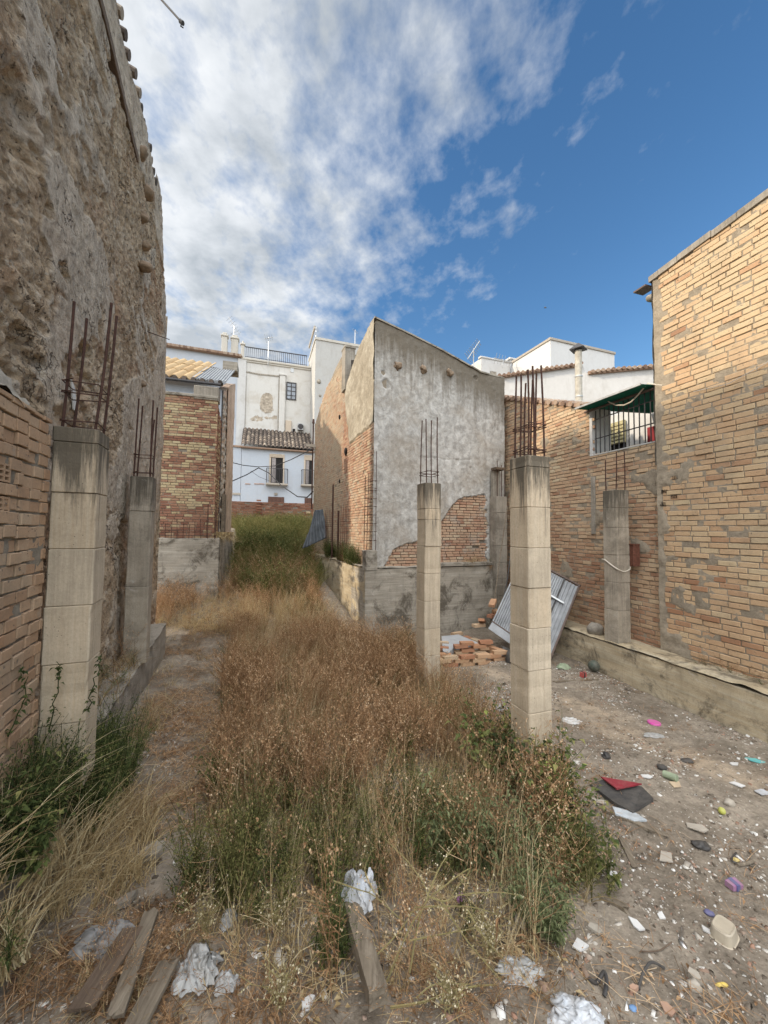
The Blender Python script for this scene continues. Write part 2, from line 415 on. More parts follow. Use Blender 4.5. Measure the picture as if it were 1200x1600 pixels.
M['conc_tan'] = m_concrete('yellowish_concrete', (.38, .31, .205), (.48, .39, .26), (.47, .415, .31), (.19, .16, .11), False, None, .75)
M['rust'] = m_simple('rusty_steel', (.085, .045, .035), .85, .5, 30, .2, .3)
M['rust_red'] = m_simple('red_rusty_steel', (.13, .052, .034), .85, .4, 30, .1, .3)
M['steel_dark'] = m_simple('dark_painted_steel', (.05, .048, .05), .6, .3, 20)
M['steel_grey'] = m_simple('galvanised_steel', (.42, .43, .43), .45, .25, 12, .6, .1, .5)
M['gate_grey'] = m_simple('grey_gate_paint', (.27, .28, .29), .5, .3, 5, .2, .08, .4)
M['gate_brown'] = m_simple('brown_steel_edge', (.12, .085, .07), .7, .3, 20)
M['wood_old'] = None
def m_wood(name, a, b, axis='Y'):
    k = Nt(name); sc = {'X': (1.5, 30, 30), 'Y': (30, 1.5, 30), 'Z': (30, 30, 1.5)}[axis]
    co = k.n('ShaderNodeTexCoord').outputs['Object']
    g = k.noise(1.0, 6, .7, .6, k.mapv(sc, vec=co)); f = k.noise(5, 5)
    c = k.ramp(g, [(.3, a), (.7, b)]); c = k.mix(.5, c, k.ramp(f, [(.3, .55), (.7, 1.1)]), 'MULTIPLY')
    return k.done(c, .9, k.bump(g, .8, .01), spec=.2)
M['wood_old'] = m_wood('weathered_wood', (.10, .078, .055), (.27, .225, .17))
M['wood_brown'] = m_wood('brown_beam_wood', (.08, .055, .04), (.19, .14, .10))
def m_white(name, col, dirt=(.33, .30, .26), amt=.5):
    k = Nt(name); f = k.noise(1.2, 7, .7, .4); drip = k.noise(2.0, 6, .7, .1, k.mapv((2, 2, .25)))
    c = k.mix(k.ramp(f, [(.50, 0.0), (.72, amt)]), col, dirt)
    c = k.mix(k.ramp(drip, [(.55, 0.0), (.78, amt * .8)]), c, tuple(x * .7 for x in dirt))
    c = k.mix(.3, c, k.ramp(k.noise(9, 6, .7), [(.3, .8), (.7, 1.05)]), 'MULTIPLY')
    return k.done(c, .9, k.bump(k.noise(12, 6, .7), .3, .015), spec=.15)
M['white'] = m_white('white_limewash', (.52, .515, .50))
M['white_shade'] = m_white('shade_blue_limewash', (.41, .445, .49), (.45, .43, .41), .3)  # blue, dim tone of shaded white walls put into the colour
M['white_old'] = m_white('stained_white_wall', (.55, .54, .51), (.40, .35, .28), .6)
M['cream'] = m_white('cream_render', (.50, .475, .42), (.36, .31, .25), .5)
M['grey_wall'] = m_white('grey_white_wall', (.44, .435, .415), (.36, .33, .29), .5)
def m_tile(name, stops):
    k = Nt(name); t = k.attr(); c = k.ramp(k.math('ADD', t, k.math('MULTIPLY', k.math('SUBTRACT', k.noise(7, 6, .7), .5), .8)), stops)
    c = k.mix(.4, c, k.ramp(k.noise(30, 5, .7), [(.3, .6), (.7, 1.1)]), 'MULTIPLY')
    return k.done(c, .93, k.bump(k.noise(40, 4, .7), .5, .01), spec=.15)
M['tile_tan'] = m_tile('tan_roof_tile', [(0, (.20, .12, .065)), (.4, (.36, .24, .125)), (1, (.46, .335, .19))])
M['tile_dark'] = m_tile('lichen_roof_tile', [(0, (.065, .055, .048)), (.45, (.15, .12, .10)), (.75, (.27, .22, .17)), (1, (.38, .33, .27))])
M['tile_red'] = m_tile('old_red_roof_tile', [(0, (.18, .12, .09)), (.5, (.31, .21, .15)), (1, (.40, .32, .25))])
M['stone'] = m_simple('grey_stone', (.30, .27, .225), .95, .45, 7, 0, .5)
M['stone_pale'] = m_simple('pale_rubble_stone', (.42, .375, .315), .95, .4, 8, 0, .5)
M['stone_earth'] = m_simple('earthy_stone', (.24, .175, .12), .95, .5, 9, 0, .6)
M['dark'] = m_simple('interior_shade', (.018, .016, .015), .9, .3, 6)  # near-black stands in for shade inside gaps, sockets and openings
M['glass'] = m_simple('sky_tinted_glass', (.20, .23, .27), .12, .5, 2.5, 0, 0, .8)  # sky reflection painted in as a lighter bluish pane colour
M['door_brown'] = m_simple('brown_door_wood', (.10, .05, .035), .6, .3, 10)
M['shutter'] = m_simple('cream_roller_blind', (.50, .42, .33), .7, .15, 20)
M['curtain'] = m_simple('grey_curtain_cloth', (.30, .27, .26), .9, .25, 10)
M['blind_olive'] = m_simple('yellowed_reed_blind', (.36, .32, .18), .9, .3, 25)
M['awning'] = m_simple('green_corrugated_plastic', (.012, .15, .105), .5, .3, 5)
M['black_paint'] = m_simple('black_cable', (.02, .02, .022), .6, .2, 20)
M['cable_beige'] = m_simple('beige_cable', (.55, .50, .42), .6, .15, 20)
M['tarp'] = m_simple('dark_grey_sheet', (.075, .085, .095), .6, .35, 7, 0, .3)
M['red_door'] = m_simple('dark_red_paint', (.22, .02, .025), .6, .2, 8)

def m_leaf(name, stops, trans=.25):
    k = Nt(name); t = k.attr(); f = k.noise(3.0, 4)
    c = k.ramp(k.math('ADD', t, k.math('MULTIPLY', k.math('SUBTRACT', f, .5), .35)), stops)
    d = k.n('ShaderNodeBsdfPrincipled', {'Base Color': c, 'Roughness': .75, 'Specular IOR Level': .2})
    tr = k.n('ShaderNodeBsdfTranslucent', {'Color': c})
    mx = k.n('ShaderNodeMixShader', {0: trans, 1: d.outputs[0], 2: tr.outputs[0]})
    k.t.links.new(mx.outputs[0], k.out.inputs[0]); return k.m
M['dry_weed'] = m_leaf('dry_weed', [(0, (.105, .06, .03)), (.35, (.29, .165, .082)), (.65, (.46, .30, .165)), (1, (.62, .48, .32))])
M['straw'] = m_leaf('straw_grass', [(0, (.18, .125, .06)), (.5, (.43, .32, .165)), (1, (.66, .56, .36))])
M['green_weed'] = m_leaf('green_weed', [(0, (.025, .036, .012)), (.4, (.062, .086, .026)), (.75, (.125, .145, .045)), (1, (.25, .23, .085))])
M['olive_weed'] = m_leaf('olive_weed', [(0, (.045, .04, .014)), (.4, (.10, .10, .032)), (.75, (.16, .16, .055)), (1, (.27, .23, .09))])
M['grey_leaf'] = m_leaf('grey_green_leaf', [(0, (.04, .05, .02)), (.5, (.11, .13, .055)), (1, (.22, .24, .12))])
M['bright_leaf'] = m_leaf('bright_leaf', [(0, (.05, .075, .02)), (.5, (.13, .18, .045)), (1, (.32, .36, .10))], .35)
M['twig'] = m_leaf('yellowish_twig', [(0, (.14, .105, .05)), (.5, (.27, .23, .105)), (1, (.60, .52, .38))], .1)

def m_soil():
    k = Nt('lot_soil'); sep = k.sepz(); x, y = sep['X'], sep['Y']
    f = k.noise(1.3, 8, .7, .3); g = k.noise(9, 8, .72); h = k.noise(45, 5, .7)
    c = k.ramp(f, [(.32, (.155, .127, .097)), (.5, (.25, .21, .164)), (.68, (.35, .30, .238))])
    # trodden pale strip running along the concrete footing
    d = k.math('ADD', k.math('ADD', x, k.math('MULTIPLY', y, .62)), k.math('MULTIPLY', k.math('SUBTRACT', k.noise(1.1, 6, .65), .5), 1.6))
    band = k.math('SUBTRACT', 1.0, k.math('DIVIDE', k.math('ABSOLUTE', k.math('SUBTRACT', d, 5.55)), .42), True)
    band = k.math('MULTIPLY', band, k.ramp(k.noise(3.1, 7, .7), [(.35, .2), (.55, 1.0)]))
    c = k.mix(k.math('MULTIPLY', band, .85), c, (.43, .345, .25))
    c = k.mix(.8, c, k.ramp(g, [(.3, .45), (.52, .95), (.72, 1.25)]), 'MULTIPLY')
    c = k.mix(.6, c, k.ramp(h, [(.3, .55), (.68, 1.15)]), 'MULTIPLY')
    v = k.voro(70, out='Distance'); vc = k.n('ShaderNodeTexVoronoi', {'Vector': k.coord(), 'Scale': 70.0}).outputs['Color']
    vs = k.n('ShaderNodeSeparateColor', {0: vc}).outputs
    chip = k.math('MULTIPLY', k.math('GREATER_THAN', vs[0], .90), k.math('LESS_THAN', v, .33))
    c = k.mix(k.math('MULTIPLY', chip, .8), c, k.mix(vs[1], (.24, .19, .14), (.55, .51, .45)))
    hh = k.math('ADD', k.math('MULTIPLY', g, .8), k.math('MULTIPLY', h, .4)); hh = k.math('ADD', hh, k.math('MULTIPLY', chip, .3))
    return k.done(c, .97, k.bump(hh, .8, .03), spec=.12)
M['soil'] = m_soil()
M['chip'] = None
def m_chips():
    k = Nt('rubble_chips'); t = k.attr()
    c = k.ramp(t, [(0, (.10, .08, .06)), (.35, (.22, .18, .14)), (.55, (.33, .19, .13)), (.62, (.34, .30, .25)), (.85, (.55, .52, .47)), (1, (.74, .73, .70))])
    c = k.mix(.5, c, k.ramp(k.noise(30, 5, .7), [(.3, .6), (.7, 1.1)]), 'MULTIPLY')
    return k.done(c, .9, k.bump(k.noise(80, 3), .3, .005), spec=.2)
M['chip'] = m_chips()
M['bag_white'] = m_simple('white_plastic_film', (.50, .53, .57), .45, .3, 10, 0, .2, .4, dust=.62)
M['bag_clear'] = m_simple('greyish_plastic_film', (.36, .37, .37), .4, .3, 10, 0, .2, .5, dust=.62)
M['paper'] = m_simple('white_card', (.56, .555, .54), .8, .12, 12, dust=.22)
M['tilegrey'] = m_simple('pale_tile_shard', (.38, .34, .285), .7, .15, 12, dust=.45)
M['terracotta'] = m_simple('terracotta_shard', (.42, .24, .16), .9, .2, 15, dust=.45)
M['pink'] = m_simple('pink_plastic', (.62, .07, .36), .4, .08, 10, dust=.62)
M['felt'] = m_simple('black_felt', (.045, .043, .042), .95, .3, 12, 0, .4, dust=.22)
M['redcloth'] = m_simple('dark_red_velvet', (.22, .012, .025), .9, .3, 14, 0, .4, dust=.22)
M['black'] = m_simple('black_plastic', (.02, .02, .022), .5, .3, 12, dust=.22)
M['ballgreen'] = m_simple('dark_green_ball', (.05, .07, .055), .6, .5, 14, dust=.45)
M['lime'] = m_simple('lime_yellow_ball', (.45, .47, .06), .6, .12, 20, dust=.62)
M['tub'] = m_simple('yellowed_plastic_tub', (.40, .345, .26), .45, .15, 10, 0, .1, .4, dust=.45)
M['spoon'] = m_simple('steel_spoon', (.50, .50, .50), .25, .1, 10, .9, 0, dust=.45)
M['teal'] = m_simple('teal_plastic', (.10, .42, .42), .5, .15, 10, dust=.62)
M['blue'] = m_simple('blue_plastic', (.10, .25, .50), .5, .15, 10, dust=.45)
M['navy'] = m_simple('navy_plastic', (.05, .06, .22), .5, .2, 10, dust=.45)
M['purple'] = m_simple('purple_wrapper', (.30, .11, .28), .4, .2, 14, dust=.62)
M['redplastic'] = m_simple('red_plastic', (.50, .02, .03), .45, .15, 10, dust=.62)
M['yellow'] = m_simple('yellow_plastic', (.65, .48, .10), .5, .15, 10, dust=.62)
M['greenbag'] = m_simple('green_grey_bag', (.27, .34, .22), .6, .25, 10, dust=.45)
M['tarp_pale'] = m_simple('dusty_grey_sheet', (.20, .20, .20), .6, .35, 7, 0, .3, dust=.45)
M['board_blue'] = m_simple('flaking_bluish_board', (.47, .52, .56), .7, .35, 14, 0, .3, dust=.45)
M['cardb'] = m_simple('light_brown_card', (.50, .38, .25), .9, .2, 12, dust=.45)
# ------------------------------------------------------------------ sky, sun
SUN_H = (-1.0, -0.16); SUN_EL = math.radians(27)
_h = math.hypot(*SUN_H); SUN = Vector((SUN_H[0] / _h * math.cos(SUN_EL), SUN_H[1] / _h * math.cos(SUN_EL), math.sin(SUN_EL)))
ld = bpy.data.lights.new('sun', 'SUN'); ld.energy = 2.3; ld.angle = math.radians(2.5); ld.color = (1.0, .86, .68)
lo = bpy.data.objects.new('sun', ld); COL.objects.link(lo); lo.rotation_mode = 'QUATERNION'
lo.rotation_quaternion = SUN.to_track_quat('Z', 'Y'); lo.location = (-20, 0, 20)
W = bpy.data.worlds.new('World'); SC.world = W; W.use_nodes = True
def build_world():
    k = Nt.__new__(Nt); k.t = W.node_tree; k.t.nodes.clear(); k.m = None
    out = k.n('ShaderNodeOutputWorld'); bg = k.n('ShaderNodeBackground', {'Strength': .12})
    sky = k.n('ShaderNodeTexSky', sky_type='NISHITA', sun_disc=False); sky.sun_elevation = SUN_EL
    sky.sun_rotation = math.atan2(SUN.x, SUN.y); sky.altitude = 300; sky.air_density = 1.15; sky.dust_density = .35; sky.ozone_density = 2.2
    k.co = k.n('ShaderNodeTexCoord').outputs['Generated']
    sp = k.sepz(); z = k.math('MAXIMUM', sp['Z'], 0.0); zz = k.math('ADD', z, .12)
    px, py = k.math('DIVIDE', sp['X'], zz), k.math('DIVIDE', sp['Y'], zz)
    P = k.n('ShaderNodeCombineXYZ', {0: px, 1: py}).outputs[0]
    # big bank of cloud to the west, its edge running diagonally
    big = k.noise(1.3, 5, .55, .1, k.mapv((1, .8, 1), vec=P, loc=(.3, 1.7, 0)))
    wisp = k.noise(3.1, 8, .60, .12, k.mapv((1.1, .95, 1), (0, 0, .5), vec=P, loc=(2.1, .4, 0)))
    puff = k.noise(10.5, 6, .58, .08, k.mapv((1.2, .9, 1), (0, 0, .5), vec=P, loc=(5.1, 2.4, 0)))
    edge = k.math('SUBTRACT', .72, k.math('ADD', px, k.math('MULTIPLY', py, .37)))     # >0 inside the bank
    e = k.n('ShaderNodeMapRange', {'Value': edge, 'From Min': -.60, 'From Max': .90}).outputs[0]
    s = k.math('ADD', k.math('MULTIPLY', wisp, .42), k.math('MULTIPLY', puff, .58))
    s = k.math('ADD', s, k.math('MULTIPLY', k.math('SUBTRACT', big, .5), .25))
    thr = k.n('ShaderNodeMapRange', {'Value': e, 'To Min': .77, 'To Max': .13}).outputs[0]
    dens = k.math('DIVIDE', k.math('SUBTRACT', s, thr), .33, True)
    dens = k.math('MULTIPLY', dens, k.n('ShaderNodeMapRange', {'Value': e, 'From Min': .0, 'From Max': .12}).outputs[0])
    dens = k.math('POWER', dens, 1.2)
    b = k.math('SUBTRACT', k.math('MULTIPLY', sp['Z'], .85), k.math('MULTIPLY', sp['Y'], .5))      # unseen bright cloud added overhead and behind the viewer as fill light
    ov = k.n('ShaderNodeMapRange', {'Value': b, 'From Min': .46, 'From Max': .85}, interpolation_type='SMOOTHSTEP').outputs[0]
    dens = k.math('MAXIMUM', dens, ov)
    shade = k.ramp(k.math('ADD', k.math('MULTIPLY', big, .5), k.math('MULTIPLY', k.noise(4.2, 6, .58, .1, k.mapv((1, 1, 1), vec=P, loc=(9, 4, 0))), .5)), [(.36, (4.7, 4.75, 4.8)), (.47, (3.7, 3.85, 4.0)), (.58, (2.3, 2.5, 2.7))])
    low = k.n('ShaderNodeMapRange', {'Value': z, 'From Min': .05, 'From Max': .45}).outputs[0]
    shade = k.mix(low, (4.2, 4.25, 4.3), shade)
    shade = k.mix(ov, shade, (17.6, 17.8, 18.0))
    hs = k.n('ShaderNodeHueSaturation', {'Saturation': 1.22, 'Value': .78, 'Color': sky.outputs[0]}).outputs[0]
    col = k.mix(k.math('MULTIPLY', dens, .95), hs, shade)
    k.t.links.new(col, bg.inputs[0]); k.t.links.new(bg.outputs[0], out.inputs[0])
build_world()
vs = SC.view_settings; vs.view_transform = 'Standard'; vs.look = 'None'; vs.gamma = 1; vs.exposure = .95
SC.cycles.max_bounces = 8; SC.cycles.diffuse_bounces = 4; SC.cycles.transparent_max_bounces = 8

# ------------------------------------------------------------------ ground
V20, U20 = dirs(22)                                       # building axes: away from the street / across
C0 = np.array((-.36, 7.67))                               # near corner of the middle house's footing
def gz(x, y):
    x = np.asarray(x, float); y = np.asarray(y, float)
    face = x + .404 * (y - C0[1]) - C0[0]                 # <0 in the alley left of the middle house
    alley = 1 - sstep(-.15, .5, face)
    alley = np.where(y > 13, 1.0, alley)
    rise = np.clip(.23 * (y - 6.9), 0, 2.2) * alley
    far = sstep(14, 17, y); rise = rise * (1 - far) + 2.2 * far
    z = rise + .035 * fbm(x * .9, y * .9, 0, 4, 5) + .016 * fbm(x * 6, y * 6, 0, 3, 9) * (y < 14)
    # soil and rubbish banked up near the street end and along the left footing
    z = z + .10 * sstep(-.9, -2.0, x + .404 * (y - 2.5)) * (y < 6) * (1 - sstep(4.5, 6, y))
    z = z + .06 * sstep(2.4, 1.3, y)
    return z
xs = np.concatenate([np.array([-400, -150, -60, -30, -18, -12, -9]), np.arange(-7.5, 7.5, .06), np.array([8, 10, 14, 20, 35, 70, 160, 400])])
ys = np.concatenate([np.array([-300, -80, -25, -8, -3, -1]), np.arange(-.3, 14, .06), np.array([14.5, 15, 16, 17, 18, 20, 25, 35, 60, 120, 300, 900])])
Vg, Fg = grid_sheet(xs, ys, lambda X, Y: np.column_stack([X, Y, gz(X, Y)]))
tag(mesh_object('ground', Vg, Fg, M['soil'], smooth=True), kind='structure')
# ------------------------------------------------------------------ left ruin
FL = Fr((-3.35, 4.9), V20, U20)                           # plane of the ruin; +n faces the lot
def ruin():
    root = thing('ruined_wall', FL.p(0, 0, 0), 'tall crumbling earth and rubble wall with peeling render and a timber beam near its top', 'wall')
    us = np.concatenate([np.arange(-5.0, -3.4, .04), np.arange(-3.4, 2.72, .0135)]); zs = np.concatenate([np.arange(.3, 2.2, .03), np.arange(2.2, 8.05, .0135)])
    U, Z = np.meshgrid(us, zs); u, z = U.ravel(), Z.ravel()
    warp = .25 * fbm(u * 1.4, z * 1.4, 0, 4, 31)
    pf = fbm(u * .55 + warp, z * .55, 3, 6, 2, .6)        # where render still sticks
    pf = pf + .55 * sstep(1.9, 2.35, u + .15 * fbm(u, z * 1.5, 0, 3, 8)) + .75 * sstep(6.98, 7.1, z)   # far end strip, parapet
    pf = pf - .55 * np.exp(-((z - 3.5) / .8) ** 2 - ((u + 1.2) / 2.4) ** 2)                               # rubble band above the columns
    pf = pf + .35 * np.exp(-((u - .6) / .8) ** 2 - ((z - 3.4) / 1.5) ** 2) + .4 * np.exp(-((u + 3.0) / .5) ** 2 - ((z - 4.4) / .6) ** 2)
    pl = sstep(.02, .12, pf)
    w1, w2, wid = worley(u * 3.2 + warp, z * 4.2, 4)      # stones
    stone = np.clip((w2 - w1) * 2.2, 0, 1) ** .5 * (.3 + .7 * wid)
    stz = np.exp(-((z - 3.35) / .55) ** 2) * sstep(1.2, .2, u) + .35 * sstep(2.2, 1.0, z)
    stz = np.clip(stz, 0, 1) * (1 - pl)
    rough = .030 * fbm(u * .9, z * .9, 0, 3, 3) + .008 * fbm(u * 3.5 + warp * 3, z * 5, 0, 3, 6, .5) + .008 * fbm(u * 14, z * 18, 0, 4, 7, .75) + .010 * np.abs(fbm(u * 7, z * 11, 0, 5, 57, .65)) - .013 * sstep(.25, .6, fbm(u * 9, z * 12, 4, 3, 77))
    smoothp = .03 * fbm(u * .9, z * .9, 0, 3, 3) + .008 * fbm(u * 7, z * 7, 0, 4, 6, .6)
    n = rough * (1 - pl) + (smoothp + .022) * pl + stz * (stone * .055 - .02)
    ga = np.abs(fbm(u * 1.1 + 3, z * .35 + warp, 5, 4, 23)); n = n - .030 * (1 - pl) * sstep(.06, 0, ga)         # gullies
    for (hx, hy, r, dd) in ((131, 572, .17, .30), (205, 250, .09, .06), (95, 140, .10, .07), (25, 175, .26, .10), (70, 205, .14, .10), (55, 560, .07, .05), (222, 520, .05, .06), (30, 545, .08, .05), (170, 100, .07, .06)):
        hu, hz = FL.px(hx, hy); d = np.hypot((u - hu) * .9, (z - hz) * .75) + .05 * fbm(u * 7, z * 7, 0, 3, 41)
        n = n - dd * sstep(r, r * .45, d)
    # broken top beyond the tiled part
    q = fpts(FL, u, n, z)
    i = np.arange(len(us) - 1)[None, :] + np.arange(len(zs) - 1)[:, None] * len(us); nu = len(us)
    F = np.stack([i, i + 1, i + 1 + nu, i + nu], -1).reshape(-1, 4)
    uc, zc = np.meshgrid((us[:-1] + us[1:]) / 2, (zs[:-1] + zs[1:]) / 2); uc, zc = uc.ravel(), zc.ravel()
    prof = [(-5, 7.74), (1.05, 7.74), (1.15, 7.95), (1.7, 8.0), (2.05, 7.75), (2.12, 7.1), (2.4, 6.95), (2.62, 6.6), (2.72, 6.4)]
    top = np.interp(uc, [p[0] for p in prof], [p[1] for p in prof]) + .05 * vn(uc * 6, uc * 0, 0, 77)
    F = F[zc < top]
    o = mesh_object('masonry', q, F, M['earth'], root, smooth=True)
    a = o.data.attributes.new('plaster', 'FLOAT', 'POINT'); a.data.foreach_set('value', pl.astype(np.float32))
    mb = MB(); pr = [(-5, .0), (2.69, .0), (2.69, 6.35), (2.3, 6.85), (2.05, 7.0), (1.95, 7.6), (1.0, 7.7), (-5, 7.7)]
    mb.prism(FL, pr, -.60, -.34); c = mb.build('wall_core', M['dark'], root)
    # end return face, rough
    fe = Fr(FL.p(2.70, 0, 0)[:2], -U20, V20)
    Ve, Fe = grid_sheet(np.arange(-.03, .57, .03), np.arange(.3, 6.4, .03), lambda a_, b_: fpts(fe, a_, .02 + .03 * fbm(a_ * 3, b_ * 3, 0, 4, 19), b_))
    mesh_object('end_face', Ve, Fe, M['earth'], root, smooth=True)
    # timber beam under the parapet
    bu0, bu1 = -5.0, FL.px(217, 332, .08)[0]
    mb = MB(); pts = np.linspace(bu0, bu1, 26)
    for i_, (a_, b_) in enumerate(zip(pts[:-1], pts[1:])):
        d0 = .008 * math.sin(a_ * 3); mb.frustum(FL, a_, b_ + .002, -.05, .060 + d0, 6.93 + .01 * math.sin(a_ * 2.1), 7.03 + .01 * math.sin(a_ * 1.7), .006)
    mb.build('timber_beam', M['wood_brown'], root)
    # tile edge along the top
    mb = MB(); u_ = -5.0; k = 0
    while u_ < 1.12:
        w = .19; zc_ = 7.76 + random.uniform(-.012, .012); npr = .05 + random.uniform(-.02, .02)
        mb.tube([FL.p(u_ + w / 2, -.45, zc_ + .10), FL.p(u_ + w / 2, npr, zc_)], [.075, .055], 10, random.random())
        mb.frustum(FL, u_ + .0, u_ + w, -.45, npr - .05, zc_ - .085, zc_ - .045, .0, random.random())
        u_ += w + random.uniform(.005, .02); k += 1
    mb.build('tile_edge', M['tile_dark'], root)
    # stones jutting out of the broken end
    for (x_, y_, s_, nn) in ((216, 238, .12, .01), (226, 300, .14, .0), (222, 340, .10, .04), (229, 385, .09, .07), (233, 418, .10, .13), (222, 600, .07, .04), (226, 545, .05, .03)):
        uu, zz = FL.px(x_, y_, nn); rock('jutting_stone', FL.p(uu, nn * .6, zz), (s_, s_ * .8, s_ * .75), M['stone_earth'], root, 20 + x_)
    mb = MB(); uu, zz = FL.px(114, 618, .06)
    mb.prism(FL, [(uu - .03, zz + .13), (uu + .07, zz + .07), (uu + .12, zz - .12), (uu + .05, zz - .1)], .045, .055); mb.build('white_render_scrap', M['paper'], root)
    mb = MB()                                              # thin iron pin
    uu, zz = FL.px(229, 515, .02); mb.tube([FL.p(uu, -.1, zz), FL.p(uu + .1, .32, zz - .05)], .006); mb.build('iron_pin', M['rust'], root)
    return root

def rock(name, c, s, mat, parent=None, seed=1, base=None, subdiv=3, amp=.28):
    bm = bmesh.new(); bmesh.ops.create_icosphere(bm, subdivisions=subdiv, radius=1)
    for v in bm.verts:
        p = v.co.copy(); d = 1 + amp * mnoise.noise(p * 1.3 + Vector((seed, seed * .7, 1))) + amp * .5 * mnoise.noise(p * 3.1 + Vector((1, seed, seed)))
        v.co = p * d
    V = np.array([v.co[:] for v in bm.verts]) * np.array(s) + np.array(c, float); F = np.array([[v.index for v in f.verts] for f in bm.faces]); bm.free()
    return mesh_object(name, V, F, mat, parent, smooth=False, base=base if parent is None else None)
ruin()

def block_wall():
    n0 = .20; fr = FL.off(0, n0); u1 = -2.73; z1 = 2.88
    root = thing('hollow_brick_wall', FL.p(-3.4, n0, 0), 'half height wall of orange hollow clay blocks under the crumbling earth wall', 'wall')
    holes = [fr.px(8, 738), fr.px(6, 790)]
    def keep(u, z): return np.array([all(abs(uu - h[0]) > .09 or abs(zz - h[1]) > .05 for h in holes) for uu, zz in zip(u, z)])
    mb = MB(); bricks(mb, fr, -5.0, u1,   .2, z1, .12, .062, .010, .05, keep=keep, jit=.009, ch=.003, wob=.006)
    mb.build('blockwork', M['brick_hollow'], root)
    for (hu, hz) in holes:                                # end-on blocks showing their cells
        mb = MB(); a_ = FL.off(0, n0)
        for i in range(3):
            for j in range(4):
                pass
        for i in range(3): mb.frustum(a_, hu - .06 + i * .055, hu - .06 + i * .055 + .012, -.07, -.002, hz - .048, hz + .048, 0, .4)
        for j in range(4): mb.frustum(a_, hu - .06, hu + .062, -.07, -.004, hz - .048 + j * .028, hz - .048 + j * .028 + .011, 0, .5)
        mb.build('end_on_block', M['brick_hollow'], root)
    us = np.arange(-5, u1 + .001, .03); zs = np.arange(.2, z1 - .005, .03)
    V, F = grid_sheet(us, zs, lambda a, b: fpts(fr, a, -.016 + .011 * fbm(a * 6, b * 6, 0, 4, 14), b),
                      mask=lambda a, b: keep(a, b))
    mesh_object('mortar', V, F, M['mortar'], root, smooth=True)
    mb = MB(); mb.prism(FL, [(-5, .0), (u1 - .004, .0), (u1 - .004, z1 - .02), (-5, z1 - .02)], -.1, n0 - .09); mb.build('wall_core', M['dark'], root)
    # cement fillet sloping up from the wall top onto the ruin
    us = np.arange(-5, u1 - .25, .04); ts = np.linspace(0, 1, 10)
    def pf(a, t):
        nn = (n0 + .0) * (1 - t) - .0 * t + .02 * fbm(a * 5, t * 3, 0, 3, 3); zz = z1 - .01 + t * (.22 + .08 * vn(a * 2, a * 0, 0, 5)) + .03 * fbm(a * 7, t * 4, 0, 3, 13)
        return fpts(FL, a, nn, zz)
    V, F = grid_sheet(us, ts, pf); mesh_object('cement_fillet', V, F, M['conc_plain'], root, tint=np.full(len(F), .3), smooth=True)
block_wall()

def footing(name, fr, u0, u1, depth, z0, z1, mat, label, seed, step=.05, lip=.02, zf=None):
    """board-marked concrete footing wall: face at n=0, top going back by depth"""
    root = thing(name, fr.p((u0 + u1) / 2, -depth / 2, z0), label, 'concrete wall')
    us = np.arange(u0, u1 + 1e-6, step); zs = np.arange(z0, z1 - .015, step * .7)
    def pf(a, b):
        bd = np.floor(b / .14 + .2 * vn(a * .3, b * 0, 0, seed)); n = .008 * (_hash(bd.astype(np.int64), np.floor(a / 1.3).astype(np.int64), bd.astype(np.int64) * 0, seed) - .5)
        ed = np.abs((b / .14) % 1 - .5); n = n - .008 * sstep(.44, .5, ed) + .006 * fbm(a * 5, b * 9, 0, 4, seed)
        n = n - .03 * sstep(.35, .6, fbm(a * 2, b * 3, 0, 4, seed + 3)) * sstep(z1 - .25, z1, b)
        return fpts(fr, a, n, b)
    V, F = grid_sheet(us, zs, pf); mesh_object('wall_face', V, F, mat, root, tint=np.full(len(F), .5), smooth=True)
    ns = np.linspace(.0, -depth, max(4, int(depth / .06)))
    def pt(a, b): return fpts(fr, a, b + .01 * vn(a * 4, a * 0, 0, 4) * (b > -.01), z1 - .015 + .015 * np.minimum(1, -b / .03) + .012 * fbm(a * 4, b * 8, 0, 4, seed + 5))
    V, F = grid_sheet(us, ns, pt); mesh_object('wall_top', V, F, mat, root, tint=np.full(len(F), .3), smooth=True)
    mb = MB(); mb.frustum(fr, u0 + .0, u1, -depth, -.05, z0, z1 - .05); mb.build('wall_core', mat, root)
    for uu, s in ((u0, -1), (u1, 1)):
        fe = Fr(fr.p(uu, 0, 0)[:2], -fr.n, fr.v * s)
        V, F = grid_sheet(np.arange(0, depth + .001, .05), zs, lambda a, b: fpts(fe, a, .006 * fbm(a * 5, b * 9, 0, 4, seed), b))
        mesh_object('wall_end', V, F, mat, root, tint=np.full(len(F), .4), smooth=True)
    return root
FPL = Fr((-2.0, 2.38), V20, U20)                          # near left footing line
footing('concrete_footing', FPL, -1.7, 4.75, .50, -.1, .53, M['conc_plain'], 'low grey concrete footing below the crumbling earth wall, overgrown with weeds', 61)

# overhead line end with its clamp, hanging from the ruin's roof
def hook():
    root = thing('overhead_wire', at(250, 0, 4.0), 'dark bare wire ending in a small clamp against the clouds beside the ruin top', 'wire')
    a, b = at(250, -3, 4.0), at(284, 35, 4.0); c = a + (a - b) * 1.6
    mb = MB(); mb.tube([(-3.2, 4.0, 7.8), c, a, b], .011, 6); mb.build('rod', M['steel_dark'], root)
    mb = MB(); mb.tube([b + (-.02, 0, .015), b + (.015, 0, -.01)], .022, 8); mb.tube([b, b + (-.01, 0, -.045), b + (.015, .01, -.05)], .007, 6); mb.build('clamp', M['steel_dark'], root)
hook()
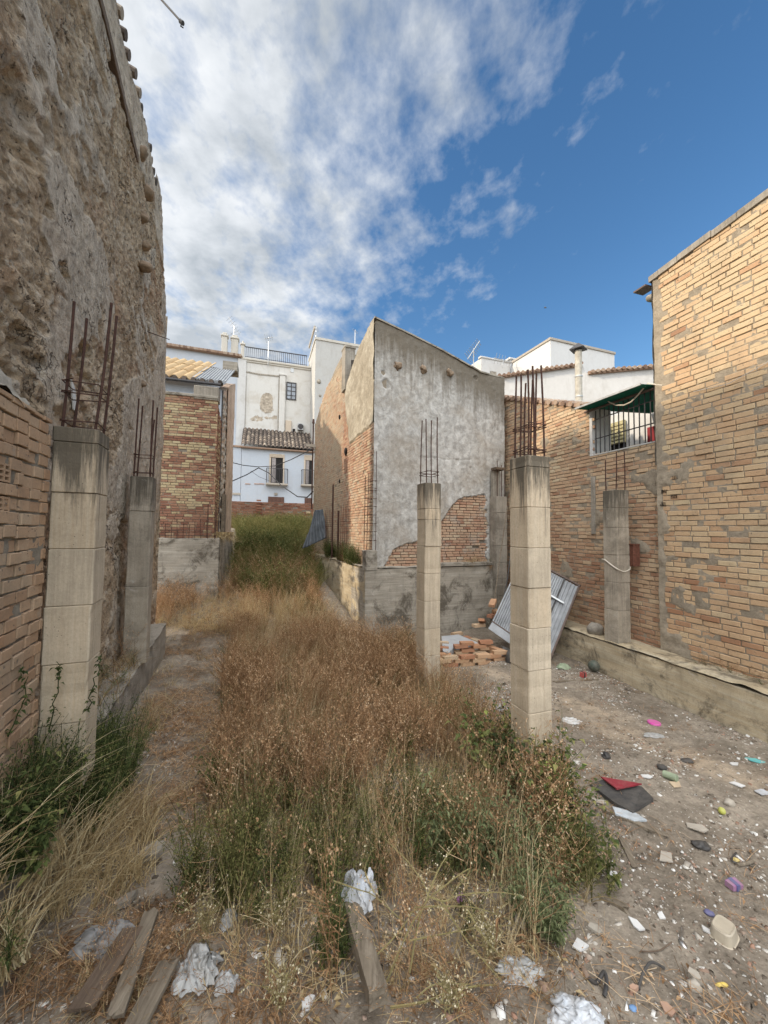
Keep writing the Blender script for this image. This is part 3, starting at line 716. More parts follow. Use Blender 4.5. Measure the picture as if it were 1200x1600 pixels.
# ------------------------------------------------------------------ concrete columns with starter bars
def column(cx, cy, ang, s, z0, z1, seams, bars, ties, label, seed, bar_r=.008, mat='conc_col', cat='concrete column', bm='rust'):
    rnd = random.Random(seed); v, u = dirs(ang); fr = Fr((cx, cy), u, -v)
    root = thing('concrete_column', (cx, cy, z0), label, cat, 'concrete columns with rusty starter bars')
    mb = MB(); h = s / 2; c = .008; zs = [z0] + seams + [z1]
    ring = [(-h + c, -h), (h - c, -h), (h, -h + c), (h, h - c), (h - c, h), (-h + c, h), (-h, h - c), (-h, -h + c)]
    for a, b in zip(zs[:-1], zs[1:]):
        dx, dy, ds = rnd.uniform(-.004, .004), rnd.uniform(-.004, .004), 1 + rnd.uniform(-.012, .012)
        lv = [(a + .001, .955), (a + .006, 1)]; nn = max(2, int((b - a) / .06)); lv += [(a + (b - a) * i / nn, 1) for i in range(1, nn)] + [(b - .006, 1), (b - .001, .955)]
        base = len(mb.V); t = rnd.random()
        for zz, k in lv:
            for j, (x, y) in enumerate(ring):
                jx = .003 * mnoise.noise(Vector((x * 9 + seed, y * 9, zz * 5))); x2, y2 = (x * k * ds + dx + jx), (y * k * ds + dy + jx)
                ch = 0.0
                if j in (0, 7, 1, 2) and mnoise.noise(Vector((seed + j // 2, zz * 14, 2))) > .3: ch = .004   # chipped arrises
                x2 -= math.copysign(ch, x2); y2 -= math.copysign(ch, y2)
                mb.V.append(fr.p(x2, -y2, zz))
        for i in range(len(lv) - 1):
            for j in range(8):
                j2 = (j + 1) % 8
                mb.F.append((base + i * 8 + j, base + i * 8 + j2, base + (i + 1) * 8 + j2, base + (i + 1) * 8 + j))
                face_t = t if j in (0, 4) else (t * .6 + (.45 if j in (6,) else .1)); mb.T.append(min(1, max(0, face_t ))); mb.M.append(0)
        mb.F.append(tuple(base + (len(lv) - 1) * 8 + j for j in range(8))); mb.T.append(.3); mb.M.append(0)
        mb.F.append(tuple(base + j for j in reversed(range(8)))); mb.T.append(.3); mb.M.append(0)
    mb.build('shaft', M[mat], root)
    q = h - .035; ends = []
    for (x, y, top, lx, ly) in bars:
        b0 = np.array(fr.p(x * q, -y * q, z1 - .02)); b1 = np.array(fr.p(x * q + lx, -(y * q + ly), top)); ends.append((b0, b1))
        k = 7; bend = rnd.uniform(-.008, .008)
        pts = [b0 + (b1 - b0) * i / k + np.array((math.sin(PI * i / k) * bend, math.sin(PI * i / k) * bend * .5, 0)) for i in range(k + 1)]
        mb = MB(); mb.tube(pts, [bar_r * (1 + .1 * (i % 2)) for i in range(k + 1)], 6); mb.build('starter_bar', M[bm], root)
    for tz in ties:
        mb = MB(); g = q + .012; pts = [fr.p(x, -y, tz + rnd.uniform(-.012, .012)) for x, y in ((-g, -g), (g, -g), (g, g), (-g, g), (-g, -g * .9), (-g + .07, -g - .03))]
        mb.tube(pts, .0045, 5); mb.build('stirrup', M[bm], root)
    return root

def bars4(tops, lean=.02, seed=3):
    r = random.Random(seed); return [(x, y, t, r.uniform(-lean, lean), r.uniform(-lean, lean)) for (x, y), t in zip(((-1, -1), (1, -1), (1, 1), (-1, 1)), tops)]
Z = 2.86
# nearest on the left
s1 = [1.95 - .345 * i for i in range(3, -1, -1)]
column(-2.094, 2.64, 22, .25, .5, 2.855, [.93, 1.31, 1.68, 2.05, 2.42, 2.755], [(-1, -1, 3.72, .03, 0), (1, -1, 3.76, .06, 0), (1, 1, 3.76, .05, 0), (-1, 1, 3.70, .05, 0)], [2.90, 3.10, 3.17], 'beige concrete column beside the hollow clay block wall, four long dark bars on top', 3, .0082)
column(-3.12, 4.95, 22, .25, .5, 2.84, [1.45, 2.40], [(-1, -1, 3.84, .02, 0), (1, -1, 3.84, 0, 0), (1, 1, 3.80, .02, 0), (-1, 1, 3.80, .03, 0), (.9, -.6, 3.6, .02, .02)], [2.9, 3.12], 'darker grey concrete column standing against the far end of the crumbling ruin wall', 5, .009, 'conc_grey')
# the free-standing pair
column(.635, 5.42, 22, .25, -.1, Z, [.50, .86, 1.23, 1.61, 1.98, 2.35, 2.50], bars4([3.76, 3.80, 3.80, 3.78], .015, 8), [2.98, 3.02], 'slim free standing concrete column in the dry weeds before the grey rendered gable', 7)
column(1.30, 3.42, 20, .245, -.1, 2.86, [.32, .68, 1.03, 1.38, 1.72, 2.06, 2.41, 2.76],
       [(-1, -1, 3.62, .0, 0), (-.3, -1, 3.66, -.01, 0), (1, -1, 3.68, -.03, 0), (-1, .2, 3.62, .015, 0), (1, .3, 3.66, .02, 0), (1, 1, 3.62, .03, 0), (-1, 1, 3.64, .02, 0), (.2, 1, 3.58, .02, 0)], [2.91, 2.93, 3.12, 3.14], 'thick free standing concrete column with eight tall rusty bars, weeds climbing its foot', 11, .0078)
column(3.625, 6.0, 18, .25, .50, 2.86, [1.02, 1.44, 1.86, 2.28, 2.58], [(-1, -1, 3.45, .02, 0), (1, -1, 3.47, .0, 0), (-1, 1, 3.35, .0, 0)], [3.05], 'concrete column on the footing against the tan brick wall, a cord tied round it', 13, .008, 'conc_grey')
# cord round the right-hand column
def cord():
    v, u = dirs(20); fr = Fr((3.62, 6.0), u, -v); mb = MB(); h = .136
    pts = []
    for i in range(25):
        t = i / 24
        if t < .5: x, y = -h + 2 * h * min(1, t / .25), -h if t < .25 else -h + 2 * h * (t - .25) / .25
        x, y = [(-h, h - 2 * h * t / .3), (-h + 2 * h * (t - .3) / .35, -h), (h, -h + 2 * h * (t - .65) / .35)][0 if t < .3 else 1 if t < .65 else 2]
        z = 1.78 - .17 * math.sin(PI * min(1, max(0, (t - .05) / .9))) * (1 if t < .65 else .9) + .16 * max(0, t - .5)
        pts.append(fr.p(x, -y, z))
    mb.tube(pts, .009, 6); o = mb.build('tied_cord', M['cable_beige'], base=fr.p(0, 0, 1.7)); tag(o, 'old beige cord looped around the concrete column by the tan brick wall', 'cord')
cord()
# ------------------------------------------------------------------ middle house
FA = Fr(C0, U20, -V20)                                    # footing front: u to the right, +n towards the street
FB = Fr(C0, V20, -U20)                                    # footing left side: u away from the street, +n to the alley
HF = FA.off(.20, -.17)                                    # house front plane
HS = Fr(HF.o, V20, -U20)                                  # house side plane
def middle_footing():
    root = footing('concrete_footing', FA, 0, 3.35, .9, -.2, 1.44, M['conc_base'], 'high stained board marked concrete base under the grey gabled house', 71)
    us = np.arange(0, 5.6, .05); zs = np.arange(-.2, 1.42, .035)
    def pf(a, b):
        bd = np.floor(b / .14); n = .009 * (_hash(bd.astype(np.int64), np.floor(a / 1.1).astype(np.int64), bd.astype(np.int64) * 0, 5) - .5) + .006 * fbm(a * 5, b * 9, 0, 4, 8)
        n = n - .008 * sstep(.44, .5, np.abs((b / .14) % 1 - .5)) - .05 * sstep(.2, .5, fbm(a * 1.5, b * 2, 0, 4, 6)) * sstep(1.15, 1.42, b)
        return fpts(FB, a, n, b)
    V, F = grid_sheet(us, zs, pf); mesh_object('side_face', V, F, M['conc_tan'], root, tint=np.full(len(F), .4), smooth=True)
    V, F = grid_sheet(us, np.arange(0, -.35, -.05), lambda a, b: fpts(FB, a, b, 1.40 + .03 * fbm(a * 3, b * 6, 0, 3, 4) + .015 * np.minimum(1, -b / .05)))
    mesh_object('side_top', V, F, M['conc_tan'], root, tint=np.full(len(F), .1), smooth=True)
    mb = MB()                                             # remains of a darker cap slab along the front
    a, b = FA.px(688, 885)[0], FA.px(772, 885)[0]
    mb.frustum(FA, a, b, -.2, .035, 1.425, 1.50, .01, .1); mb.build('cap_slab', M['conc_base'], root)
    return root
middle_footing()

def middle_house():
    root = thing('gabled_house', HF.p(1.6, -1.5, 1.44), 'tall windowless house with sloping top, grey cement render front, bare brick alley side', 'house')
    z0 = 1.43; uR = HF.px(787, 700)[0]
    tp = [HF.px(x, y) for x, y in ((585, 497), (640, 523), (690, 548), (750, 582), (790, 593))]
    tp[0] = (0, tp[0][1]); tu, tz = [t[0] for t in tp], [t[1] for t in tp]
    bare = [HF.px(x, y) for x, y in ((597, 900), (610, 862), (630, 852), (652, 845), (672, 829), (688, 816), (697, 806), (703, 793), (715, 782), (735, 775), (758, 773), (761, 800), (760, 905))]
    us = np.arange(0, uR, .02); zs = np.arange(z0, 6.6, .02)
    U, Zg = np.meshgrid(us, zs); u, z = U.ravel(), Zg.ravel()
    w = .05 * fbm(u * 4, z * 4, 0, 6, 3, .7)
    ib = inpoly(bare, u + w, z + w * .8)
    n = .012 * fbm(u * 1.2, z * 1.2, 0, 4, 5) + .006 * fbm(u * 6, z * 6, 0, 4, 7, .6) + .02
    n = n + .014 * sstep(HF.px(761, 700)[0], HF.px(764, 700)[0], u)                     # strip at the right end
    for (x, y, r, dd) in ((603, 600, .11, .035), (598, 583, .05, .03), (743, 590, .06, .05), (714, 720, .07, .02), (735, 730, .03, .03)):
        hu, hz = HF.px(x, y); n = n - dd * sstep(r, r * .5, np.hypot(u - hu, z - hz) + .03 * fbm(u * 9, z * 9, 0, 3, 2))
    crk = np.abs(z - HF.px(690, 716)[1] + .03 * fbm(u * 2, u * 0, 0, 4, 9)) ; n = n - .012 * sstep(.016, .004, crk) * (u > HF.px(660, 716)[0]) * (u < HF.px(735, 716)[0])
    n = np.where(ib, -.07, n)
    nu = len(us); i = np.arange(nu - 1)[None, :] + np.arange(len(zs) - 1)[:, None] * nu
    F = np.stack([i, i + 1, i + 1 + nu, i + nu], -1).reshape(-1, 4)
    uc, zc = np.meshgrid((us[:-1] + us[1:]) / 2, (zs[:-1] + zs[1:]) / 2); uc, zc = uc.ravel(), zc.ravel()
    top = np.interp(uc, tu, tz) + .012 * vn(uc * 9, uc * 0, 0, 3); F = F[zc < top]
    mesh_object('rendered_front', fpts(HF, u, n, z), F, M['plaster_grey'], root, smooth=True)
    mb = MB(); bu = [b[0] for b in bare]
    bricks(mb, HF, min(bu) - .1, max(bu) + .02, z0, max(b[1] for b in bare) + .06,   .17, .050, .012, .04, keep=lambda a, b: inpoly(bare, a, b) | (inpoly(bare, a + .1, b) | inpoly(bare, a - .1, b)), jit=.005, n=-.004, miss=.01, wob=.0015)
    mb.build('exposed_front_bricks', M['brick_red'], root)
    # solid core and sloping roof
    mb = MB(); poly = [(.03, z0)] + [(uR - .01, z0)] + [(uR - .01, tz[-1] - .03)] + [(a, b - .03) for a, b in tp[::-1][1:-1]] + [(.03, tz[0] - .03)]
    mb.prism(HF, poly, -.25, -.055, .3); mb.build('front_core', M['mortar'], root)
    mb = MB()                                              # thin cement cap following the slope
    for (a, b), (c, d) in zip(tp[:-1], tp[1:]):
        a2, c2 = a - (.02 if a == 0 else 0), min(c, uR)
        d2 = b + (d - b) * (c2 - a) / (c - a)
        mb.prism(HF, [(a2, b - .012), (c2, d2 - .012), (c2, d2 + .022), (a2, b + .022)], -.27, .045, .3)
    mb.build('wall_cap', M['conc_base'], root)
    # broken joist ends
    for (x, y) in ((622, 571), (662, 577), (703, 582)):
        hu, hz = HF.px(x, y, .04); o = rock('joist_end', HF.p(hu, .0, hz), (.085, .10, .095), M['stone_earth'], root, x, subdiv=3, amp=.6)
    # ---------------- side
    sp = [HS.px(x, y) for x, y in ((583, 498), (572, 520), (561, 543), (549, 580), (541, 606))]
    sp[0] = (0, tz[0])
    bp = [HS.px(x, y) for x, y in ((541, 549), (533, 553), (524, 570), (515, 592), (508, 611), (500, 636), (492, 664))]
    uE = bp[-1][0]
    top_u = [p[0] for p in sp] + [p[0] for p in bp]; top_z = [p[1] for p in sp] + [p[1] for p in bp]
    order = np.argsort(top_u); TU = np.array(top_u)[order]; TZ = np.array(top_z)[order]
    plp = [(-.05, tz[0] + .2)] + [HS.px(x, y) for x, y in ((541, 540), (538, 606), (547, 694), (565, 678), (583, 660))] + [(-.05, HS.px(583, 660)[1])]
    us = np.arange(0, uE, .025); zs = np.arange(z0, 6.7, .025)
    V, F = grid_sheet(us, zs, lambda a, b: fpts(HS, a, np.where(inpoly(plp, a + .05 * fbm(a * 4, b * 4, 0, 3, 2), b + .05 * fbm(a * 4, b * 4, 0, 3, 5)), .022 + .012 * fbm(a * 3, b * 3, 0, 4, 4), -.012 + .010 * fbm(a * 9, b * 9, 0, 4, 11)), b),
                      mask=lambda a, b: b < np.interp(a, TU, TZ) - .01)
    mi = np.zeros(len(F), int); cen = V[F].mean(1); cu = (cen[:, :2] - HS.o) @ HS.v; mi = inpoly(plp, cu, cen[:, 2]).astype(int)
    mesh_object('side_render', V, F, [M['mortar_tan'], M['plaster_side']], root, mi=mi, smooth=True)
    mb = MB()
    bricks(mb, HS, .0, uE, z0, 6.7, .18, .050, .012, .04, keep=lambda a, b: (b < np.interp(a, TU, TZ) - .03) & ~inpoly(plp, a, b),
           bias=lambda a, b: (.38 if a > 2.4 else (-.2 if 1.3 < a < 2.3 and b > 3.6 else .12)) + .2 * mnoise.noise(Vector((a, b, 1))), jit=.005, miss=.015, wob=.0015)
    mb.build('side_bricks', M['brick_red'], root)
    poly = [(.03, z0), (uE - .01, z0)] + [(a, b - .04) for a, b in list(zip(TU, TZ))[::-1] if a < uE - .02]
    mb = MB(); mb.prism(HS, poly, -.28, -.035, .3); mb.build('side_core', M['mortar_tan'], root)
    mb = MB(); a_, b_ = HS.px(542.5, 600)[0], HS.px(537.5, 600)[0]
    zt, zb = HS.px(541, 546)[1], HS.px(541, 610)[1]; mb.frustum(HS, a_, b_, -.2, .07, zb, zt, .01, .5); mb.frustum(HS, a_ - .02, b_ + .03, -.22, .08, zt - .01, zt + .05, .01, .3); mb.build('concrete_post', M['conc_plain'], root)
    mb = MB(); mb.prism(HS, [HS.px(550, 562), HS.px(546, 562), HS.px(546, 594), HS.px(551, 584)], -.6, -.04); mb.build('opening_shade', M['dark'], root)  # near-black block painted as the shade of the opening
    # far and right walls, roof
    E = uE; R = 3.1
    mb = MB(); q = [HF.p(0.3, -.3, 0)[:2], HF.p(uR - .05, -.3, 0)[:2], HF.p(uR - .05, -E + .05, 0)[:2], HF.p(.3, -E + .05, 0)[:2]]
    mb.hprism(q, z0, 5.2); mb.build('inner_walls', M['brick_red'], root)
    a = [HF.p(.05, -.2, tz[0] - .45), HF.p(uR - .03, -.2, tz[-1] - .12), HF.p(uR - .03, -E + .02, 5.25), HF.p(.05, -E + .02, 5.35)]
    mb = MB(); mb.add(a + [(x, y, z - .1) for x, y, z in a], [(0, 1, 2, 3), (7, 6, 5, 4), (0, 4, 5, 1), (1, 5, 6, 2), (2, 6, 7, 3), (3, 7, 4, 0)]); mb.build('roof', M['tile_red'], root)
    # near-black lumps painting the shade of holes, and a cable bracket
    for (x, y, s) in ((541, 706, .10), (531, 652, .06), (531, 752, .05)):
        hu, hz = HS.px(x, y); rock('socket_shade', HS.p(hu, .005, hz), (s * .5, s, s), M['dark'], root, x)
    mb = MB(); hu, hz = HS.px(492, 668); mb.tube([HS.p(hu + .02, .05, 2.9), HS.p(hu + .02, .05, hz + .15)], .025, 8); mb.tube([HS.p(hu + .02, .05, hz + .15), HS.p(hu + .02, .05, hz + .3)], [.05, .03], 8)
    mb.build('downpipe', M['rust'], root)
    mb = MB(); hu, hz = HS.px(493, 697); mb.box(HS.p(hu, .15, hz), HS.v * 0 + np.array((*HS.n, 0))[:2] if False else (*HS.n, 0), (*HS.v, 0), (0, 0, 1), .18, .04, .05); mb.build('bracket', M['tilegrey'], root)
    return root
middle_house()

def cage(name, c, ang, sx, sy, z0, z1, nt, label, bars=((-1, -1), (1, -1), (1, 1), (-1, 1)), tops=None, r=.007, mat='rust', skew=.02, tz=None):
    v, u = dirs(ang); fr = Fr(c[:2], u, -v); root = thing(name, (c[0], c[1], z0), label, 'rebar cage', 'rebar cages along the alley')
    for i, (x, y) in enumerate(bars):
        mb = MB(); t = tops[i] if tops else z1 + random.uniform(-.05, .05); lx, ly = random.uniform(-skew, skew), random.uniform(-skew, skew)
        mb.tube([fr.p(x * sx / 2, -y * sy / 2, z0 - .03), fr.p(x * sx / 2 + lx * .4, -y * sy / 2 + ly * .3, (z0 + t) / 2), fr.p(x * sx / 2 + lx, -y * sy / 2 + ly, t)], r, 6); mb.build('upright_bar', M[mat], root)
    for k in range(nt):
        z = tz[k] if tz else z0 + (k + .6) * (z1 - z0) * .8 / nt; mb = MB(); e = .012
        pts = [fr.p(x * (sx / 2 + e), -y * (sy / 2 + e), z + random.uniform(-.01, .01)) for x, y in ((-1, -1), (1, -1), (1, 1), (-1, 1), (-1, -1))]
        mb.tube(pts, .0042, 5); mb.build('stirrup', M[mat], root)
    return root
def stub():
    c = FA.p(.13, -.11, 0); fr = Fr(c[:2], U20, -V20)
    root = thing('concrete_stub', (c[0], c[1], 1.44), 'short cracked concrete column stub on the corner of the house base', 'concrete stub')
    mb = MB(); h = .12
    for zz, s in ((1.40, 1.06), (1.5, 1.0), (1.62, .98), (1.76, 1.0), (1.775, .93)):
        pass
    mb.lathe((c[0], c[1], 0), [], 4) if False else None
    lv = [(1.40, 1.1), (1.46, 1.02), (1.55, 1.0), (1.68, .99), (1.77, 1.0), (1.785, .93)]
    for zz, s in lv:
        for x, y in ((-h, -h), (h, -h), (h, h), (-h, h)):
            mb.V.append(fr.p(x * s + random.uniform(-.006, .006), -y * s + random.uniform(-.006, .006), zz))
    for i in range(len(lv) - 1):
        for j in range(4):
            mb.F.append((i * 4 + j, i * 4 + (j + 1) % 4, (i + 1) * 4 + (j + 1) % 4, (i + 1) * 4 + j)); mb.T.append(.3); mb.M.append(0)
    mb.F.append(tuple((len(lv) - 1) * 4 + j for j in range(4))); mb.T.append(.3); mb.M.append(0)
    mb.build('stub_block', M['conc_base'], root)
    cage('rebar_cage', (c[0], c[1]), 22, .19, .17, 1.785, 3.85, 9, 'tall rusty ladder like rebar cage rising from the cracked concrete stub', tops=[3.35, 3.8, 3.75, 3.3], skew=.035, tz=[1.98, 2.16, 2.33, 2.50, 2.67, 2.84, 3.0, 3.05, 3.2])
stub()
def side_irons():
    for (px, base, top, w, nt, lab) in ((536, 845, 790, .13, 4, 'short rusty rebar cage half hidden in weeds on the house base ledge'), (512, 836, 795, .14, 2, 'thin rusty rebar cage on the ledge between the iron post and dark sheet')):
        u_, _ = FB.px(px, base, -.06); c = FB.p(u_, -.07, 0); Y = c[1]
        cage('rebar_cage', c, 22, .10, w * 1.6, 1.4, at(px, top, Y)[2], nt, lab, r=.0055, mat='rust_red')
    u_, _ = FB.px(519, 845, -.06); c = FB.p(u_, -.06, 1.38); mb = MB(); zt = at(519, 757, c[1])[2]
    mb.tube([c, (c[0], c[1], zt)], .022, 8); o = mb.build('iron_post', M['rust'], base=c); tag(o, 'single dark rusty iron post standing against the brick alley side of the house', 'iron post')
    # bars set close to the brickwork between
    u_, _ = FB.px(527, 845, -.06); c = FB.p(u_, -.08, 1.38); mb = MB(); zt = at(527, 798, c[1])[2]
    mb.frustum(FB, u_ - .02, u_ + .02, -.1, -.06, 1.38, zt); o = mb.build('iron_flat_bar', M['rust'], base=c); tag(o, 'shorter rusty flat bar between the iron post and the rebar cage on the ledge', 'iron bar')
side_irons()

# dark folded sheet propped at the far corner of the house
def tarp():
    pts = [(496, 797), (504, 798), (508, 838), (497, 854), (484, 852), (487, 815)]
    P = [at(x, y, 11.75 + (.35 if i in (0, 1) else 0.0)) for i, (x, y) in enumerate(pts)]
    c = sum(P) / len(P); root = None; bm = bmesh.new()
    n = 26; quad = [at(474, 857, 11.0), at(511, 840, 11.2), at(505, 796, 11.6), at(493, 797, 11.7)]
    V = []; 
    for j in range(n):
        for i in range(n):
            a, b = i / (n - 1), j / (n - 1)
            p = (1 - b) * ((1 - a) * quad[0] + a * quad[1]) + b * ((1 - a) * quad[3] + a * quad[2])
            f = .22 * abs(((a * 3.2 + b * 1.1) % 1) - .5) + .08 * mnoise.noise(Vector((a * 3, b * 3, 1)))
            V.append(p + np.array((0, -f * (1.1 - b * .6), 0)))
    F = np.array([[j * n + i, j * n + i + 1, (j + 1) * n + i + 1, (j + 1) * n + i] for j in range(n - 1) for i in range(n - 1)])
    o = mesh_object('folded_sheet', V, F, M['tarp'], base=c); md = o.modifiers.new('s', 'SOLIDIFY'); md.thickness = .02
    tag(o, 'dark grey folded sheet propped at the far corner of the alley side brickwork', 'tarpaulin')
tarp()

# pillar at the meeting of the house and the right-hand wall
def corner_pillar():
    v, u = dirs(22); Y = 8.62
    A = at(776, 775, Y); B = at(797, 775, Y); c = (A + B) / 2; fr = Fr((c[0], c[1] + .12), u, -v); w = (B[0] - A[0]) / 2
    root = thing('corner_pillar', (c[0], c[1] + .12, 1.0), 'dark stained concrete pillar squeezed between the grey house and the brick wall, bars on top', 'concrete pillar')
    mb = MB()
    for i in range(8): mb.frustum(fr, -w + random.uniform(0, .006), w - random.uniform(0, .006), -.24, random.uniform(-.004, .004), .0 + .375 * i, .37 + .375 * i, .006, random.random())
    mb.build('shaft', M['conc_plain'], root)
    for x, t in ((-w * .5, 720), (w * .3, 727), (w * .85, 722)):
        mb = MB(); p = fr.p(x, -.06, 2.95); mb.tube([p, (p[0], p[1], at(785, t, p[1])[2])], .008, 6); mb.build('starter_bar', M['rust'], root)
    mb = MB(); zt = at(785, 731, c[1])[2]; mb.frustum(fr, -w * 1.15, w * .6, -.16, .03, zt - .03, zt + .025, .004); mb.build('wooden_board', M['wood_brown'], root)
    mb = MB(); mb.frustum(fr, -w * .9, w * .25, -.22, -.12, 2.9, zt - .03, .0, .3); mb.build('back_slab', M['conc_plain'], root)
corner_pillar()
# ------------------------------------------------------------------ right side
V17, U17 = dirs(17)
RW = Fr((3.88, 6.0), V17, -U17)                           # brick wall plane, +n faces the lot
RP = Fr((3.475, 5.97), V17, -U17)                           # footing face
footing('concrete_footing', RP, -4.2, 3.0, .72, -.2, .54, M['conc_tan'], 'low yellowish board marked concrete footing running under the tan brick wall', 81)
uc_ = RW.px(1018, 440)[0]; ztop = RW.px(1018, 431)[1]; ztop2 = RW.px(1200, 296)[1]; u2_ = RW.px(1200, 296)[0]
def zt_tall(u): return ztop + (ztop2 - ztop) * (u - uc_) / (u2_ - uc_)
def tall_wall():
    root = thing('tall_brick_wall', RW.p(-1, 0, .5), 'tall windowless wall of tan and yellowish bricks with a cement strip down its edge', 'brick wall')
    u0 = -4.2; z0 = .5; e = uc_ - .10
    mb = MB()
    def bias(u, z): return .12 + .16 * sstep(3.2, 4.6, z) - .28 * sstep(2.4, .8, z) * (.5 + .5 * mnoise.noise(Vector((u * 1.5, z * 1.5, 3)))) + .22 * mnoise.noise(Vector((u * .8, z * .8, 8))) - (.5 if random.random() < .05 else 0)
    def keep(u, z): return (z < np.array([zt_tall(a) for a in u]) - .07) & (u < e + .05 * vn(u * 0, z * 9, 0, 5) - .10 * sstep(.2, .5, fbm(z * 1.4, z * 0, 0, 3, 66)))
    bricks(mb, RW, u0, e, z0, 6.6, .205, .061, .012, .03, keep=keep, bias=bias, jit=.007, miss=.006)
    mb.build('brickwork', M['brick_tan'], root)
    us = np.arange(u0, uc_ + .001, .035); zs = np.arange(z0, 6.9, .035)
    def pf(a, b):
        st = sstep(e - .04, e + .03, a + .06 * fbm(b * 3, a * 3, 0, 4, 9)) + sstep(.5, .75, fbm(a * 3, b * 3, 0, 4, 17)) * sstep(e - .75, e - .1, a) * sstep(4.4, 3.4, b)
        return fpts(RW, a, -.008 + .006 * fbm(a * 8, b * 8, 0, 4, 3) + .022 * np.clip(st, 0, 1) * (1 + .4 * fbm(a * 6, b * 6, 0, 4, 6)), b)
    V, F = grid_sheet(us, zs, pf, mask=lambda a, b: b < ztop + (ztop2 - ztop) * (a - uc_) / (u2_ - uc_) - .03)
    mesh_object('mortar', V, F, M['mortar_tan'], root, smooth=True)
    mb = MB(); mb.prism(RW, [(u0, .2), (uc_ - .003, .2), (uc_ - .003, zt_tall(uc_) - .04), (u0, zt_tall(u0) - .04)], -.6, -.04); mb.build('wall_core', M['mortar'], root)
    fe = Fr(RW.p(uc_, 0, 0)[:2], U17, V17)
    V, F = grid_sheet(np.arange(-.0, .62, .04), np.arange(3.2, zt_tall(uc_), .04), lambda a, b: fpts(fe, a, .003 + .008 * fbm(a * 6, b * 6, 0, 4, 2), b)); mesh_object('end_render', V, F, M['conc_plain'], root, tint=np.full(len(F), .6), smooth=True)
    mb = MB(); u = u0
    while u < uc_:                                          # cement coping
        L = random.uniform(.25, .5); b_ = min(u + L, uc_ + .03); dz = random.uniform(-.008, .008)
        mb.prism(RW, [(u, zt_tall(u) - .085 + dz), (b_ - .004, zt_tall(b_) - .085 + dz), (b_ - .004, zt_tall(b_) + dz), (u, zt_tall(u) + dz)], -.62, .02 + random.uniform(0, .015), random.random()); u = b_
    mb.build('coping', M['conc_plain'], root)
    mb = MB()                                               # eave scraps at the corner
    p = np.array(RW.p(uc_, -.05, zt_tall(uc_) - .12)); mb.box(p + np.array((*(V17 * .16), .01)), (*V17, 0), (*U17, 0), (0, 0, 1), .10, .10, .012, .2); mb.build('eave_scrap', M['gate_brown'], root)
    rock('jutting_stone', RW.p(uc_ + .06, -.1, zt_tall(uc_) - .28), (.09, .09, .06), M['stone'], root, 5, subdiv=2)
    hu, hz = RW.px(1021, 545, 0)
    for (x, y) in ((1060, 748), (1042, 770), (1058, 778), (1040, 790)):       # near-black raised bits painting the shade in broken hollow blocks' cells
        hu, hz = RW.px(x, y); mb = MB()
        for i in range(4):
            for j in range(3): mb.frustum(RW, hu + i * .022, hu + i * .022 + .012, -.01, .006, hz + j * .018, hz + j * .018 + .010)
        mb.build('block_cell_shade', M['dark'], root)
    # loose wire on the face
    a, b = RW.px(1200, 567), RW.px(1140, 600); c = RW.px(1085, 612); mb = MB(); mb.tube([RW.p(a[0] - .3, .02, a[1] + .25), RW.p(a[0], .02, a[1]), RW.p(b[0], .025, b[1]), RW.p(c[0], .015, c[1])], .004, 5); mb.build('loose_wire', M['steel_grey'], root)
    return root
tall_wall()

